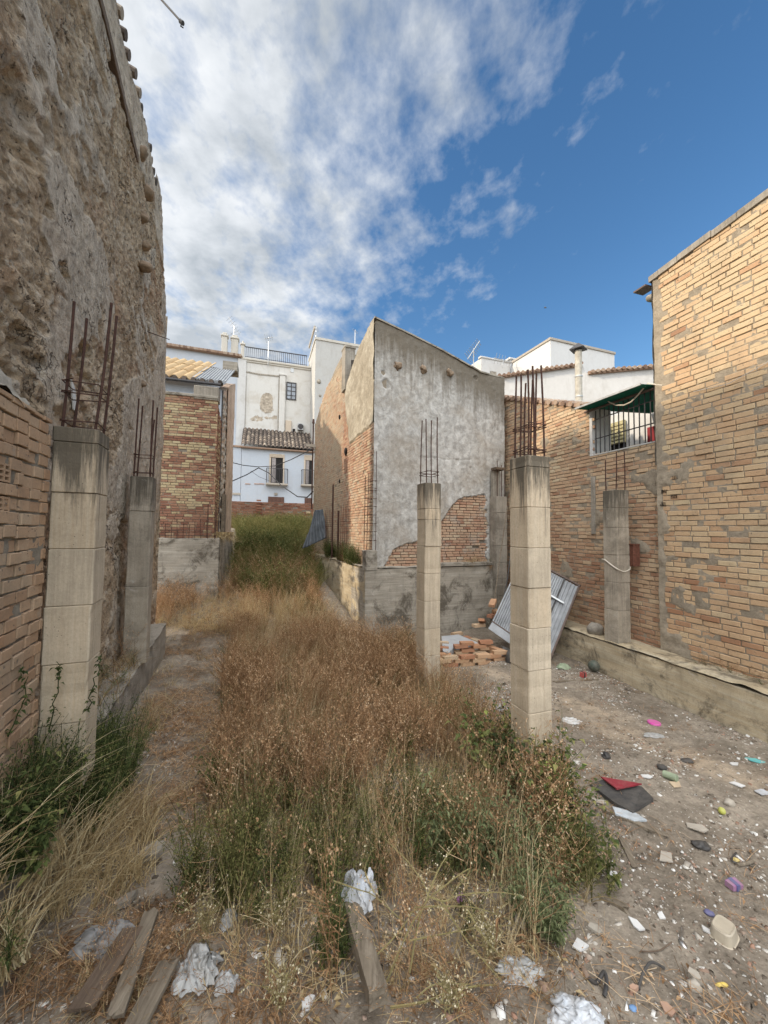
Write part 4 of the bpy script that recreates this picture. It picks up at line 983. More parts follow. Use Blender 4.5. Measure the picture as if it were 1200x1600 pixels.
RL = RW.off(0, -.06)
def window_wall():
    root = thing('low_brick_wall', RL.p(1.5, 0, .5), 'lower orange brick wall with a tiled sloping top and a barred opening at its end', 'brick wall')
    pA, pB = RL.px(790, 621), RL.px(924, 634); uL, uF = pB[0], pA[0] + .25; z0 = .5
    sill = RL.px(925, 712)[1]; uw = RL.px(922, 680)[0]
    def zt(u): return pB[1] + (pA[1] - pB[1]) * (u - uL) / (pA[0] - uL)
    def inside(u, z): return np.where(u < uw, z < sill, z < np.array([zt(t) for t in np.atleast_1d(u)]) - .02)
    mb = MB()
    bricks(mb, RL, uc_ + .01, uF, z0, 5.7, .185, .054, .012, .03, keep=inside, bias=lambda u, z: -.05 + .3 * mnoise.noise(Vector((u, z, 2))) - .25 * sstep(3.3, 1.0, z), jit=.008, miss=.008)
    mb.build('brickwork', M['brick_red2'], root)
    us = np.arange(uc_ + .003, uF, .035); zs = np.arange(z0, 5.8, .035)
    V, F = grid_sheet(us, zs, lambda a, b: fpts(RL, a, -.009 + .006 * fbm(a * 8, b * 8, 0, 4, 4) + .02 * sstep(.75, .95, fbm(a * 2, b * 2, 0, 4, 27)), b), mask=lambda a, b: inside(a, b))
    mesh_object('mortar', V, F, M['mortar_tan'], root, smooth=True)
    mb = MB(); mb.prism(RL, [(uc_ + .003, .2), (uF, .2), (uF, zt(uF) - .05), (uw + .003, zt(uw) - .05), (uw + .003, sill - .012), (uc_ + .003, sill - .012)], -.25, -.04); mb.build('wall_core', M['mortar_tan'], root)
    mb = MB(); u = uw - .1                                  # tile coping
    while u < uF:
        for off, nn in ((-.22, 0), (-.06, .05)):
            mb.tube([RL.p(u + .11, off - .14, zt(u + .1) + .03), RL.p(u + .11, off + .12, zt(u + .1) - .005 + random.uniform(-.01, .015))], [.05, .055], 8, random.random())
        u += .185 + random.uniform(0, .02)
    mb.prism(RL, [(uw - .02, zt(uw) - .06), (uF, zt(uF) - .06), (uF, zt(uF) + .01), (uw - .02, zt(uw) + .01)], -.28, .02, .4); mb.build('tile_coping', M['tile_red'], root)
    mb = MB()                                               # whitewashed reveal, sill
    mb.frustum(RL, uw - .055, uw + .004, -.42, .012, sill - .01, zt(uw) - .06, .004, .5); mb.build('reveal', M['white'], root)
    mb = MB(); mb.frustum(RL, uc_ + .01, uw - .056, -.28, .01, sill - .012, sill + .01, .003); mb.build('sill', M['grey_wall'], root)
    mb = MB(); ug = RL.px(927, 770)[0]; mb.frustum(RL, ug - .05, ug + .04, -.02, .025, RL.px(927, 835)[1], RL.px(927, 745)[1], .01); mb.build('cement_patch', M['conc_plain'], root)
    # bars
    g = root
    gr = thing('window_grille', RL.p((uc_ + uw) / 2, -.05, sill), 'dark iron bars closing the patio opening under the green awning', 'window bars')
    zb1, zb2 = RL.px(925, 656)[1], RL.px(925, 686)[1]; nb = 13
    for i in range(nb):
        u = uc_ + .05 + (uw - .08 - uc_ - .05) * i / (nb - 1); mb = MB(); t = (u - uc_) / (uw - uc_)
        mb.tube([RL.p(u, -.05, sill + .01), RL.p(u, -.05, zb1 + .16 - .0 * t)], .0095, 6); mb.build('upright_bar', M['steel_dark'], gr)
    for zz in (zb1, zb2):
        mb = MB(); mb.tube([RL.p(uc_ - .02, -.05, zz), RL.p(uw - .03, -.05, zz)], .010, 6); mb.build('cross_bar', M['steel_dark'], gr)
    return sill, uw, zt
def m_():
    M['brick_red2'] = m_brick('orange_brick', [(0, (.33, .19, .12)), (.3, (.43, .29, .185)), (.65, (.49, .36, .235)), (1, (.50, .41, .28))], (.37, .32, .26), .44, (.16, .13, .10), .5)
m_()
SILL, UW, ZTL = window_wall()

def patio():
    # awning
    zA = RL.px(925, 632)[1]; zB = RL.px(1019, 604)[1]
    root = thing('green_awning', RL.p((uc_ + UW) / 2, -.2, zA), 'green corrugated plastic awning sheet over the barred patio opening', 'awning')
    oa, ob = RL.px(1019, 594, .28), RL.px(934, 626, .28); zO = lambda u: oa[1] + (ob[1] - oa[1]) * (u - oa[0]) / (ob[0] - oa[0])
    n = 60; V = []; ts = np.linspace(uc_ + .02, UW + .02, n)
    for j in range(2):
        for i, u in enumerate(ts):
            V.append(RL.p(u, .28 - j * 1.75, zO(u) + .10 * j + .012 * math.sin(i * 2.1)))  # sheet reaches deep behind the wall, shaped to darken the patio
    F = [(i, i + 1, n + i + 1, n + i) for i in range(n - 1)]
    o = mesh_object('corrugated_sheet', V, F, M['awning'], root); o.modifiers.new('s', 'SOLIDIFY').thickness = .006
    mb = MB(); mb.prism(RL, [(uc_ + .02, zO(uc_) - .012), (UW + .04, zO(UW) - .012), (UW + .04, zO(UW) + .018), (uc_ + .02, zO(uc_) + .018)], .285, .30); mb.build('front_strip', M['steel_grey'], root)
    mb = MB(); mb.tube([RL.p(uc_ + .02, .03, RL.px(1008, 612, .03)[1]), RL.p(UW + .08, .03, RL.px(926, 640, .03)[1])], .022, 8); mb.build('support_rail', M['gate_brown'], root)
    # cable slung along it
    a, b, c = RL.px(1012, 600, .09), RL.px(975, 632, .09), RL.px(946, 624, .09); mb = MB()
    pts = [RL.p(uc_ - .35, .03, 4.25), RL.p(*[RL.px(1012, 599, .09)[0]], .09, RL.px(1012, 599, .09)[1])]
    ctrl = [(1012, 599), (1005, 607), (996, 618), (986, 628), (975, 633), (963, 633), (953, 629), (946, 623)]
    pts = [RL.p(uc_ - .12, .05, RL.px(1024, 606, .05)[1])] + [RL.p(RL.px(x, y, .09)[0], .09, RL.px(x, y, .09)[1]) for x, y in ctrl]
    mb.tube(pts, .011, 6); o = mb.build('slack_cable', M['cable_beige'], base=pts[4]); tag(o, 'slack pale cable sagging across the front of the green awning', 'cable')
    # patio wall behind the bars
    fr = RL.off(0, -1.5)
    pw = thing('patio_wall', fr.p(1.0, 0, 2.4), 'shaded white patio wall seen behind the window bars', 'wall')
    mb = MB(); mb.frustum(fr, -.6, 4.2, -.2, 0, 2.2, 4.7); mb.build('wall', M['white'], pw)
    ft = RL.off(UW + 2.1, 0); fs = Fr(ft.o, U17, -V17); mb = MB(); mb.frustum(fs, .1, 1.5, -.1, .0, 2.2, 4.75); mb.build('side_wall', M['white'], pw)
    mb = MB(); mb.frustum(RL, uc_ - .3, UW + .2, -1.5, -.27, 2.2, 2.75); mb.build('patio_floor', M['conc_plain'], pw)
    a0, a1 = fr.px(934, 690), fr.px(980, 690)
    za, zb = fr.px(950, 672)[1], fr.px(950, 698)[1]
    mb = MB(); mb.frustum(fr, a1[0], a0[0], .03, .08, zb, za + .1, .01)
    for i in range(6): mb.frustum(fr, a1[0] - .01, a0[0] + .01, .08, .10, zb + i * (za - zb + .08) / 6, zb + i * (za - zb + .08) / 6 + .05, .006)
    mb.build('reed_blind', M['blind_olive'], pw)
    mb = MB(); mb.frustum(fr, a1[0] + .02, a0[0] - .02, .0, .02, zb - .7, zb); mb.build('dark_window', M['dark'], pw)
    mb = MB(); d0, d1 = fr.px(1014, 690)[0], fr.px(1026, 690)[0]; mb.frustum(fr, d1, d0, .0, .05, 2.7, fr.px(1016, 668)[1], .01); mb.build('red_door', M['red_door'], pw)
    mb = MB(); mb.tube([fs.p(.12, .05, 2.6), fs.p(.12, .05, 4.4)], .03, 8); mb.build('downpipe', M['white'], pw)
patio()

# ---------------- leaning sheet-metal gate
def gate():
    TL, TR = np.array((2.60, 8.05, 1.25)), None
    bl, br = onz(765, 985, .18), None
    A = at(764, 983, 7.15); B = at(806, 1013, 6.55)         # lower edge, left to right end hidden by the column
    D = at(817, 868, 7.60); T = at(905, 915, 6.95)          # upper edge
    x = (T - D); x /= np.linalg.norm(x)
    B = A + x * np.linalg.norm(T - D) * 1.0
    y = (D - A); H = np.linalg.norm(y); y = y / H; Wd = np.linalg.norm(T - D); n = np.cross(x, y); n /= np.linalg.norm(n)
    if n[1] > 0: n = -n
    root = thing('sheet_metal_gate', A + x * Wd / 2, 'pale grey ribbed sheet metal gate leaning tilted against the brick wall', 'gate')
    P = lambda a, b, c=0.0: A + x * a + y * b + n * c
    ns = 160; V = []; 
    for j in (0.16, H - .03):
        for i in range(ns):
            a = .03 + (Wd - .30) * i / (ns - 1); V.append(P(a, j, .013 * (1 if (i // 4) % 2 else -1)))
    F = [(i, i + 1, ns + i + 1, ns + i) for i in range(ns - 1)]
    o = mesh_object('ribbed_panel', V, F, M['gate_grey'], root); o.modifiers.new('s', 'SOLIDIFY').thickness = .004
    V = []
    for j in (.02, H - .03):
        for i in range(24):
            V.append(P(Wd - .25 + .24 * i / 23, j, .010 * (1 if (i // 3) % 2 else -1)))
    F = [(i, i + 1, 24 + i + 1, 24 + i) for i in range(23)]
    o = mesh_object('ribbed_panel', V, F, M['gate_grey'], root); o.modifiers.new('s', 'SOLIDIFY').thickness = .004
    def bar(nm, a0, b0, a1, b1, w, t, mat, c=0.0):
        mb = MB(); p, q = P(a0, b0, c), P(a1, b1, c); d = (q - p); L = np.linalg.norm(d); d /= L; mb.box((p + q) / 2, d, np.cross(n, d), n, L / 2, w / 2, t / 2); mb.build(nm, M[mat], root)
    bar('bottom_rail', .0, .07, Wd - .28, .07, .14, .03, 'gate_grey', .012); bar('bottom_edge', 0, .155, Wd - .28, .155, .018, .04, 'gate_brown', .015)
    bar('side_rail', .012, 0, .012, H, .025, .04, 'gate_grey'); bar('top_rail', 0, H, Wd + .02, H, .03, .05, 'gate_brown'); bar('side_edge', Wd, 0, Wd, H, .03, .06, 'gate_brown')
    bar('gap_shade', Wd - .265, .02, Wd - .265, H - .02, .025, .05, 'black', .0); bar('cross_bar', Wd * .45, H * .70, Wd - .32, H * .70, .02, .03, 'steel_dark', .02)  # first bar: black strip painting the shade between the gate leaves
    bar('latch', Wd - .36, H * .72, Wd - .12, H * .72, .03, .04, 'steel_grey', .035)
    bar('frame_bar', .1, H * .5, Wd - .1, H * .5, .05, .04, 'gate_brown', -.04)
gate()
for (pts, r, mat, lab, cat, nm) in (
    (((793, 790, 8.35), (780, 880, 8.1), (771, 950, 7.7), (766, 975, 7.5)), .012, 'wood_old', 'thin pale stick propped upright beside the leaning gate', 'stick', 'propped_stick'),
    (((800, 850, 8.4), (793, 905, 8.0), (786, 938, 7.8)), .014, 'black', 'dark thin pole slanting behind the leaning gate', 'pole', 'dark_pole')):
    P_ = [at(*p) for p in pts]; mb = MB(); mb.tube(P_, r, 6); tag(mb.build(nm, M[mat], base=P_[-1]), lab, cat)

# ---------------- loose brick ring with a cement bed
def brick_ring():
    k = 0
    def place(p, ang, tilt=0.0, s=1.0, z=None):
        nonlocal k
        rnd = random.Random(k); mb = MB(); c, s_ = math.cos(ang), math.sin(ang); ax = np.array((c, s_, tilt)); ax /= np.linalg.norm(ax); ay = np.array((-s_, c, rnd.uniform(-.06, .06))); ay /= np.linalg.norm(ay); az = np.cross(ax, ay)
        base = np.array(p, float); mb.box(base + az * .028, ax, ay, az, .12 * s, .057, .027, rnd.random(), 0, .004)
        o = mb.build('loose_brick', M['brick_loose'], base=base)
        tag(o, 'loose orange tan brick laid in the low rough ring around the cement bed', 'brick', 'loose bricks of the low ring'); k += 1
    g = lambda x, y: onz(x, y, 0.0)
    A, B, C, D = g(690, 985), g(716, 978), g(797, 1026), g(690, 1040)
    def line(P, Q, layers, rot=0.0, start=0.0):
        d = Q - P; L = np.hypot(d[0], d[1]); a = math.atan2(d[1], d[0]); n = max(1, int(L / .255))
        for l in range(layers):
            for i in range(n):
                t = (i + .5 + (.35 if l % 2 else 0)) / n
                if t > 1: continue
                p = P + d * t; place((p[0] + random.uniform(-.012, .012), p[1] + random.uniform(-.012, .012), float(gz(p[0], p[1])) + .002 + l * .0565), a + rot + random.uniform(-.1, .1))
    line(g(688, 1000), g(718, 996), 2); line(g(722, 999), g(790, 1030), 2, .05); line(g(792, 1032), g(690, 1040), 3)
    line(g(705, 1022), g(762, 1020), 4)
    line(g(690, 1006), g(694, 1040), 2, PI / 2)
    for (x, y, a) in ((748, 975, .3), (753, 968, 1.2), (770, 960, .7), (778, 955, 2.0), (782, 965, .4), (770, 940, 1.1)):
        p = at(x, y, 7.55); place((p[0], p[1], max(.0, p[2] - .05)), a, random.uniform(-.4, .4))
    mb = MB(); q = [tuple(g(x, y)[:2]) for x, y in ((690, 1002), (716, 999), (755, 1016), (712, 1018), (700, 1030), (692, 1026))]; mb.hprism(q, .0, .10)
    o = mb.build('cement_bed', M['conc_slab'], base=g(715, 1010)); tag(o, 'flat grey cement bed inside the ring of loose bricks', 'cement slab')
    mb = MB(); q = [tuple(g(x, y)[:2]) for x, y in ((785, 1012), (803, 1020), (804, 1034), (788, 1030))]; mb.hprism(q, .0, .035); o = mb.build('cement_bed', M['conc_slab'], base=g(795, 1024)); tag(o, 'small grey cement slab between the brick ring and the leaning gate', 'cement slab')
M['conc_slab'] = m_simple('wet_cement', (.36, .37, .38), .85, .2, 6, 0, .3)
M['brick_loose'] = m_brick('loose_brick', [(0, (.32, .15, .09)), (.4, (.42, .23, .13)), (.8, (.47, .32, .20)), (1, (.50, .38, .26))], (.37, .33, .28), .42, (.16, .12, .09), .4)
brick_ring()
o = rock('boulder', RP.p(RP.px(929, 972, -.15)[0], -.16, .60), (.13, .12, .11), M['stone'], None, 9, base=RP.p(RP.px(929, 972, -.15)[0], -.16, .52)); tag(o, 'rounded grey stone on the footing ledge beside the corded column', 'stone')
def box_on_wall():
    hu, hz = RW.px(987, 868, .08); root = None; mb = MB(); mb.frustum(RW, hu - .07, hu + .07, .0, .12, hz - .16, hz + .17, .01)
    mb.frustum(RW, hu - .075, hu + .075, .0, .135, hz + .165, hz + .18, .002)
    o = mb.build('rusty_box', M['rust_red'], base=RW.p(hu, 0, hz - .16)); tag(o, 'narrow dark red rusty metal box fixed to the brick wall behind the corded column', 'metal box')
box_on_wall()
# ------------------------------------------------------------------ brick and white house on the far left
V16, U16 = dirs(16.5)
HL0 = at(341, 935, 9.1)[:2]
LA = Fr(HL0, U16, -V16)                                   # footing front
LB = Fr(HL0, V16, U16)                                    # footing right side (faces the alley)
def left_house():
    ztop_ = LA.px(300, 841)[1]
    root = footing('concrete_footing', LA, -2.6, 0, 3.2, .0, ztop_, M['conc_base'], 'grey board marked concrete block under the brick fronted house by the alley', 91, step=.06)
    bf = LA.off(-.16, -.12)
    r2 = thing('brick_fronted_house', bf.p(-1, -.5, ztop_), 'narrow house with brick front, yellowish tile roof and tin sheet corner', 'house')
    zb = bf.px(290, 619)[1]
    mb = MB()
    def bias(u, z): return -.12 + .35 * mnoise.noise(Vector((u * 1.2, z * 2.2, 4))) - (.55 if abs(z - (zb - 1.0)) < .06 and random.random() < .8 else 0) + .15 * sstep(2.6, 4.2, z)
    bricks(mb, bf, -2.5, 0, ztop_, zb, .165, .051, .010, .03, bias=bias, jit=.004, miss=.008, wob=.0015); mb.build('front_brickwork', M['brick_mix'], r2)
    V, F = grid_sheet(np.arange(-2.5, .001, .04), np.arange(ztop_ - .02, zb, .04), lambda a, b: fpts(bf, a, -.013 + .007 * fbm(a * 8, b * 8, 0, 4, 4), b)); mesh_object('front_mortar', V, F, M['mortar'], r2, smooth=True)
    mb = MB(); mb.prism(bf, [(-2.5, ztop_ - .1), (-.01, ztop_ - .1), (-.01, zb - .01), (-2.5, zb - .01)], -.25, -.03); mb.build('front_core', M['mortar'], r2)
    mb = MB(); mb.frustum(bf, -2.5, .01, -.27, .03, zb, zb + .07, .01, .1); mb.build('front_cap', M['conc_base'], r2)
    a, b = bf.px(303, 612)[0], bf.px(331, 612)[0]; mb = MB(); mb.frustum(bf, a, .012, -.30, .015, zb - .04, bf.px(316, 603)[1], .012, .1); mb.build('cap_block', M['conc_plain'], r2)
    br = Fr(bf.o, V16, U16); vE = br.px(345, 700)[0]
    zside = lambda v: bf.px(331, 626)[1] + (br.px(344, 655)[1] - bf.px(331, 626)[1]) * v / vE
    mb = MB(); bricks(mb, br, .0, vE, ztop_, zb, .165, .051, .012, .03, keep=lambda u, z: z < zside(u), bias=lambda u, z: -.1 + .2 * mnoise.noise(Vector((u, z, 9))), jit=.009); mb.build('side_brickwork', M['brick_mix'], r2)
    mb = MB(); mb.prism(br, [(.05, ztop_ - .1), (vE, ztop_ - .1), (vE, zside(vE) - .01), (.05, zside(0) - .03)], -.24, -.014); mb.build('side_core', M['mortar'], r2)
    # the rendered house behind
    v0 = vE + .02; v2 = br.px(365, 700)[0]; ze = br.px(346, 598)[1] - .02
    hf = br.off(v0, -.0); hfF = Fr(hf.o, U16, -V16)
    zE2 = br.px(365, 585)[1]
    mb = MB(); mb.frustum(hfF, -3.4, -.02, -.3, 0, ztop_, ze - .05); mb.build('white_front_wall', M['white_shade'], r2)
    vs_ = v0 + 1.3
    us = np.arange(vs_, v2, .05); zs = np.arange(1.6, max(ze, zE2) + .1, .05)
    V, F = grid_sheet(us, zs, lambda a, b: fpts(br, a, .012 * fbm(a * 2, b * 2, 0, 4, 4), b), mask=lambda a, b: b < ze + (zE2 - ze) * (a - v0) / (v2 - v0) - .03)
    mesh_object('peach_side_wall', V, F, M['plaster_peach'], r2, smooth=True)
    mb = MB(); mb.prism(br, [(v0 + .3, 1.6), (v2, 1.6), (v2, zE2 - .05), (v0 + .3, ze - .05)], -.3, -.04); mb.build('side_wall_core', M['plaster_peach'], r2)
    us = np.arange(v0, vs_ + .03, .03); zs = np.arange(1.6, ze - .02, .03)
    def pf(a, b):
        w1, w2, wid = worley(a * 4, b * 5.5, 8); return fpts(br, a, -.06 + .07 * np.clip((w2 - w1) * 2, 0, 1) * (.4 + .6 * wid) + .02 * fbm(a * 9, b * 9, 0, 3, 3), b)
    V, F = grid_sheet(us, zs, pf); mesh_object('rubble_corner', V, F, M['stone_pale'], r2, smooth=True)
    mb = MB(); mb.frustum(br, v0 + .02, vs_ + .05, -.3, -.11, 1.6, ze - .04); mb.build('corner_core', M['stone'], r2)
    mb = MB(); mb.tube([br.p(v0 + .02, .0, 2.0), br.p(v0 + .02, .0, ze - .08)], .015, 8); mb.build('downpipe', M['steel_dark'], r2)
    # post and boards standing at the end of the wall
    mb = MB(); mb.frustum(br, v0 + .55, v0 + .9, .0, .08, 1.6, br.px(352, 775)[1], .01); mb.build('grey_board', M['wood_old'], r2)
    # roof: waves of tiles from the eave upwards
    zr = br.px(353, 573)[1] + .25; vR = 3.0; uT = br.px  # ridge
    ridge = at(290, 566, 12.6); vR = 3.2; rise = (ridge[2] - ze)
    nr, per = 3, .25; V = []; F = []; T = []; e0 = hfF
    ucut = -0.62
    nu = int((ucut + 3.5) / per) * 10 + 1; us = np.linspace(-3.5, ucut, nu)
    for r in range(nr):
        a0, a1 = -.22 + (vR + .2) * r / nr, -.22 + (vR + .2) * (r + 1.12) / nr
        for (vv, lift) in ((a0, .03), (a1, .0)):
            pass
        b0 = len(V)
        for vv, lift in ((a0, .016), (a1, .0)):
            for i, u in enumerate(us):
                ph = ((u + 3.5) / per) % 1.0; wv = .10 * abs(math.sin(PI * ph)) ** .9 * (1.0 if lift else .86)
                jz = .012 * mnoise.noise(Vector((math.floor((u + 3.5) / per) * 1.7, r * 1.3, 0)))
                V.append(e0.p(u, -vv, ze + .02 + rise * (vv + .22) / (vR + .22) + wv + lift + jz))
        for i in range(nu - 1):
            F.append((b0 + i, b0 + i + 1, b0 + nu + i + 1, b0 + nu + i)); T.append(min(1, max(0, .62 + .4 * mnoise.noise(Vector((math.floor((us[i] + 3.5) / per) * 2.7, r * 2.3, 5))) + (.2 if ((us[i] + 3.5) / per) % 1 > .15 else -.35))))
    o = mesh_object('roof', np.array(V), F, M['tile_tan'], r2, tint=T); md = o.modifiers.new('s', 'SOLIDIFY'); md.thickness = .02
    # tin sheet at the corner
    n = 97; us2 = np.linspace(ucut - .12, .10, n); V = []
    for vv, k in ((-.24, 0), (vR * .62, 1)):
        for i, u in enumerate(us2): V.append(e0.p(u + k * .0, -vv, ze + .085 + rise * (vv + .22) / (vR + .22) + (.022 if (i // 4) % 2 else -.006)))
    F = [(i, i + 1, n + i + 1, n + i) for i in range(n - 1)]
    o = mesh_object('tin_sheet', V, F, M['gate_grey'], r2); o.modifiers.new('s', 'SOLIDIFY').thickness = .006
    mb = MB(); u = -3.5
    while u < .05: mb.tube([e0.p(u + .1, .26, ze + .05), e0.p(u + .1, .02, ze + .08)], .055, 8, random.random() * .4); u += .21
    mb.build('eave_tiles', M['tile_dark'], r2)
    mb = MB(); mb.tube([e0.p(-3.5, .26, ze + .0), e0.p(-.02, .26, ze - .02)], .035, 10); mb.build('gutter', M['steel_dark'], r2)
    mb = MB(); q = at(361, 577, 12.5); mb.box(q, (*U16, 0), (*V16, 0), (0, 0, 1), .22, .3, .14, .3); mb.build('chimney_block', M['conc_base'], r2)
    mb = MB(); q = [e0.p(-3.5, -vR, 0)[:2], e0.p(-.3, -vR, 0)[:2], e0.p(-.3, -vR - .2, 0)[:2], e0.p(-3.5, -vR - .2, 0)[:2]]; mb.hprism(q, 1.6, ze + rise - .05); mb.build('back_wall', M['white_shade'], r2)
    # rusty starter mesh on the block
    mr = thing('rebar_mesh', LA.p(-1.2, -.06, ztop_), 'row of short thin rusty upright bars along the concrete block before the brick front', 'rebar')
    for i in range(9):
        x = 249 + i * 9.2; mb = MB(); u_, _ = LA.px(x, 838, -.07); h = random.uniform(.32, .46)
        mb.tube([LA.p(u_, -.07, ztop_ - .02), LA.p(u_ + random.uniform(-.02, .02), -.07 + random.uniform(-.02, .02), ztop_ + h)], .0065, 5); mb.build('upright_bar', M['rust'], mr)
    for dz in (.05, .16):
        mb = MB(); mb.tube([LA.p(-2.3, -.07, ztop_ + dz), LA.p(-1.2, -.075, ztop_ + dz + .02), LA.p(-.1, -.07, ztop_ + dz - .01)], .006, 5); mb.build('cross_bar', M['rust'], mr)
    c = LA.p(-.20, -.10, ztop_); cage('rebar_cage', c, 16.5, .16, .14, ztop_, LA.px(330, 790)[1], 1, 'four dark rusty bars at the corner of the concrete block', tops=[LA.px(330, 788)[1], LA.px(334, 790)[1], LA.px(338, 791)[1], LA.px(329, 791)[1]], r=.010)
left_house()

# ------------------------------------------------------------------ brick wall closing the alley
V18, U18 = dirs(18)
BW = Fr(at(425, 800, 18)[:2], U18, -V18)
def back_wall():
    zt = BW.px(425, 785)[1]
    root = thing('alley_brick_wall', BW.p(0, 0, 1.9), 'low dark red brick wall closing the far end of the alley before the white house', 'brick wall')
    a, b = BW.px(352, 800)[0], BW.px(510, 800)[0] + .8
    mb = MB(); pr = BW.px(405, 800)[0]
    bricks(mb, BW, a, b, 1.8, zt, .2, .055, .014, .04, jit=.012, miss=.03, wob=.006, bias=lambda u, z: .25 * mnoise.noise(Vector((u * 2, z * 3, 1))), ch=.006)
    mb.frustum(BW, a, b, -.2, -.012, 1.6, zt - .01, 0, .5, 1); mb.build('brickwork', [M['brick_dark'], M['mortar']], root)
    mb = MB()
    for i in range(14): mb.frustum(BW, pr - .13, pr + .13 - .06 * (i % 2), -.0, .05, 1.9 + i * .12, 1.9 + i * .12 + .07, .004, random.random())
    mb.build('toothed_pier', M['brick_dark'], root)
    u = BW.px(482, 800)[0]; mb = MB(); mb.frustum(BW, u - .12, u + .08, .0, .05, BW.px(482, 801)[1] - .04, BW.px(482, 801)[1] + .05, .01, .9); mb.build('pale_brick', M['brick_tan'], root)
back_wall()

# ------------------------------------------------------------------ white houses across the street
def window(name, fr, px0, py0, px1, py1, root, n=.0, frame='steel_dark', pane='glass', bars=(1, 3), fw=.05, depth=.06):
    (a, zt), (b, zb) = fr.px(px0, py0), fr.px(px1, py1)
    if a > b: a, b = b, a
    mb = MB()
    for (x0, x1, z0, z1) in ((a, a + fw, zb, zt), (b - fw, b, zb, zt), (a + fw, b - fw, zb, zb + fw), (a + fw, b - fw, zt - fw, zt)): mb.frustum(fr, x0, x1, n + .002, n + depth, z0, z1)
    for i in range(bars[0]):
        x = a + (b - a) * (i + 1) / (bars[0] + 1); mb.frustum(fr, x - fw * .45, x + fw * .45, n + .002, n + depth - .005, zb + fw, zt - fw)
    for j in range(bars[1]):
        z = zb + (zt - zb) * (j + 1) / (bars[1] + 1); mb.frustum(fr, a + fw, b - fw, n + .002, n + depth - .012, z - fw * .3, z + fw * .3)
    w = mb.build(name, M[frame], root)
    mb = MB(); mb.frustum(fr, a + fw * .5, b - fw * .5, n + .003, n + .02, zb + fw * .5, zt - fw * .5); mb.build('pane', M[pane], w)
    return a, b, zb, zt
TW = Fr(at(430, 700, 27)[:2], U18, -V18)                  # tall townhouse facade
LW = TW.off(0, 2.2)                                       # lower house facade in front of it
def townhouse():
    root = thing('white_townhouse', TW.p(0, -1, 2.2), 'tall stained white house with terrace, black framed window and bare masonry patch', 'house')
    uL, uR = TW.px(200, 600)[0], TW.px(492, 600)[0]; u1 = TW.px(378, 600)[0]
    zl0, zl1 = TW.px(250, 541)[1], TW.px(374, 560)[1]; zr = TW.px(430, 569)[1]
    mb = MB(); mb.prism(TW, [(uL, 2.0), (u1, 2.0), (u1, zl1), (TW.px(250, 541)[0], zl0), (uL, zl0 + .2)], -4, 0); mb.build('left_wall', M['white_shade'], root)
    a, b = TW.px(368, 700)[0], TW.px(380, 700)[0]; mb = MB(); mb.frustum(TW, a, b + .05, .0, .12, 2.0, zl1 - .05); mb.build('pilaster', M['white'], root)
    mb = MB(); mb.frustum(TW, u1, uR, -5, .03, 2.0, zr); mb.build('right_wall', M['white_old'], root)
    # tile coping, terrace edge, chimney stacks, railing
    mb = MB(); L0, L1 = TW.px(248, 538), TW.px(379, 558); n = 40
    for i in range(n):
        t = i / n; u = L0[0] + (L1[0] - L0[0]) * t; z = L0[1] + (L1[1] - L0[1]) * t
        mb.tube([TW.p(u, -.5, z + .12), TW.p(u, .28, z)], [.10, .09], 7, random.random())
    mb.prism(TW, [(L0[0], L0[1] - .12), (L1[0], L1[1] - .12), (L1[0], L1[1]), (L0[0], L0[1])], -.5, .2, .4); mb.build('tile_eave', M['tile_red'], root)
    mb = MB(); mb.frustum(TW, u1 - .1, uR + .05, -.4, .16, zr - .02, zr + .14, .03); mb.frustum(TW, u1, uR, -.3, .10, zr - .14, zr - .02, .02); mb.build('terrace_edge', M['cream'], root)
    for (x0, x1, yt, yb, nn) in ((346, 355, 519, 556, -.4), (361, 372, 523, 560, -.7), (377, 382, 533, 566, -.1)):
        fr = TW.off(0, nn); a, b = fr.px(x0, 540)[0], fr.px(x1, 540)[0]; zt = fr.px(x0, yt)[1]; zb = fr.px(x0, yb)[1] - .4
        mb = MB(); w = b - a; mb.frustum(fr, a, b, -w, 0, zb, zt - .25, .02); mb.frustum(fr, a - .06, b + .06, -w - .06, .06, zt - .25, zt - .12, .03); mb.frustum(fr, a + .05, b - .05, -w + .05, -.05, zt - .12, zt + .06, .03); mb.build('chimney', M['cream'], root)
    rl = thing('roof_railing', TW.p(TW.px(430, 560)[0], .0, zr + .14), 'slim dark iron railing along the terrace of the tall white house', 'railing')
    a, b = TW.px(383, 545)[0], TW.px(480, 560)[0]; h = TW.px(430, 548)[1] - zr
    mb = MB(); mb.frustum(TW, a, b, -.03, .02, zr + h - .06, zr + h); mb.frustum(TW, a, b, -.02, .01, zr + .24, zr + .27); mb.build('hand_rail', M['steel_dark'], rl)
    for i in range(32):
        u = a + (b - a) * (i + .5) / 32; mb = MB(); mb.tube([TW.p(u, -.005, zr + .1), TW.p(u, -.005, zr + h - .05)], .018, 5); mb.build('baluster', M['steel_dark'], rl)
    window('window', TW, 447.5, 597, 462.5, 626, root, .03, bars=(1, 3), fw=.07)
    mb = MB(); a, b = TW.px(454, 580), TW.px(459, 577); mb.frustum(TW, a[0], b[0], .03, .06, a[1] - .08, b[1] + .05); mb.build('vent', M['steel_grey'], root)
    # recessed panel edging, drip lines and conduit
    mb = MB(); pts = [(379, 580), (405, 585), (436, 588)]
    for p, q in zip(pts[:-1], pts[1:]): a, b = TW.px(*p), TW.px(*q); mb.prism(TW, [(a[0], a[1] - .05), (b[0], b[1] - .05), (b[0], b[1] + .04), (a[0], a[1] + .04)], .02, .07)
    mb.build('string_course', M['stone'], root)
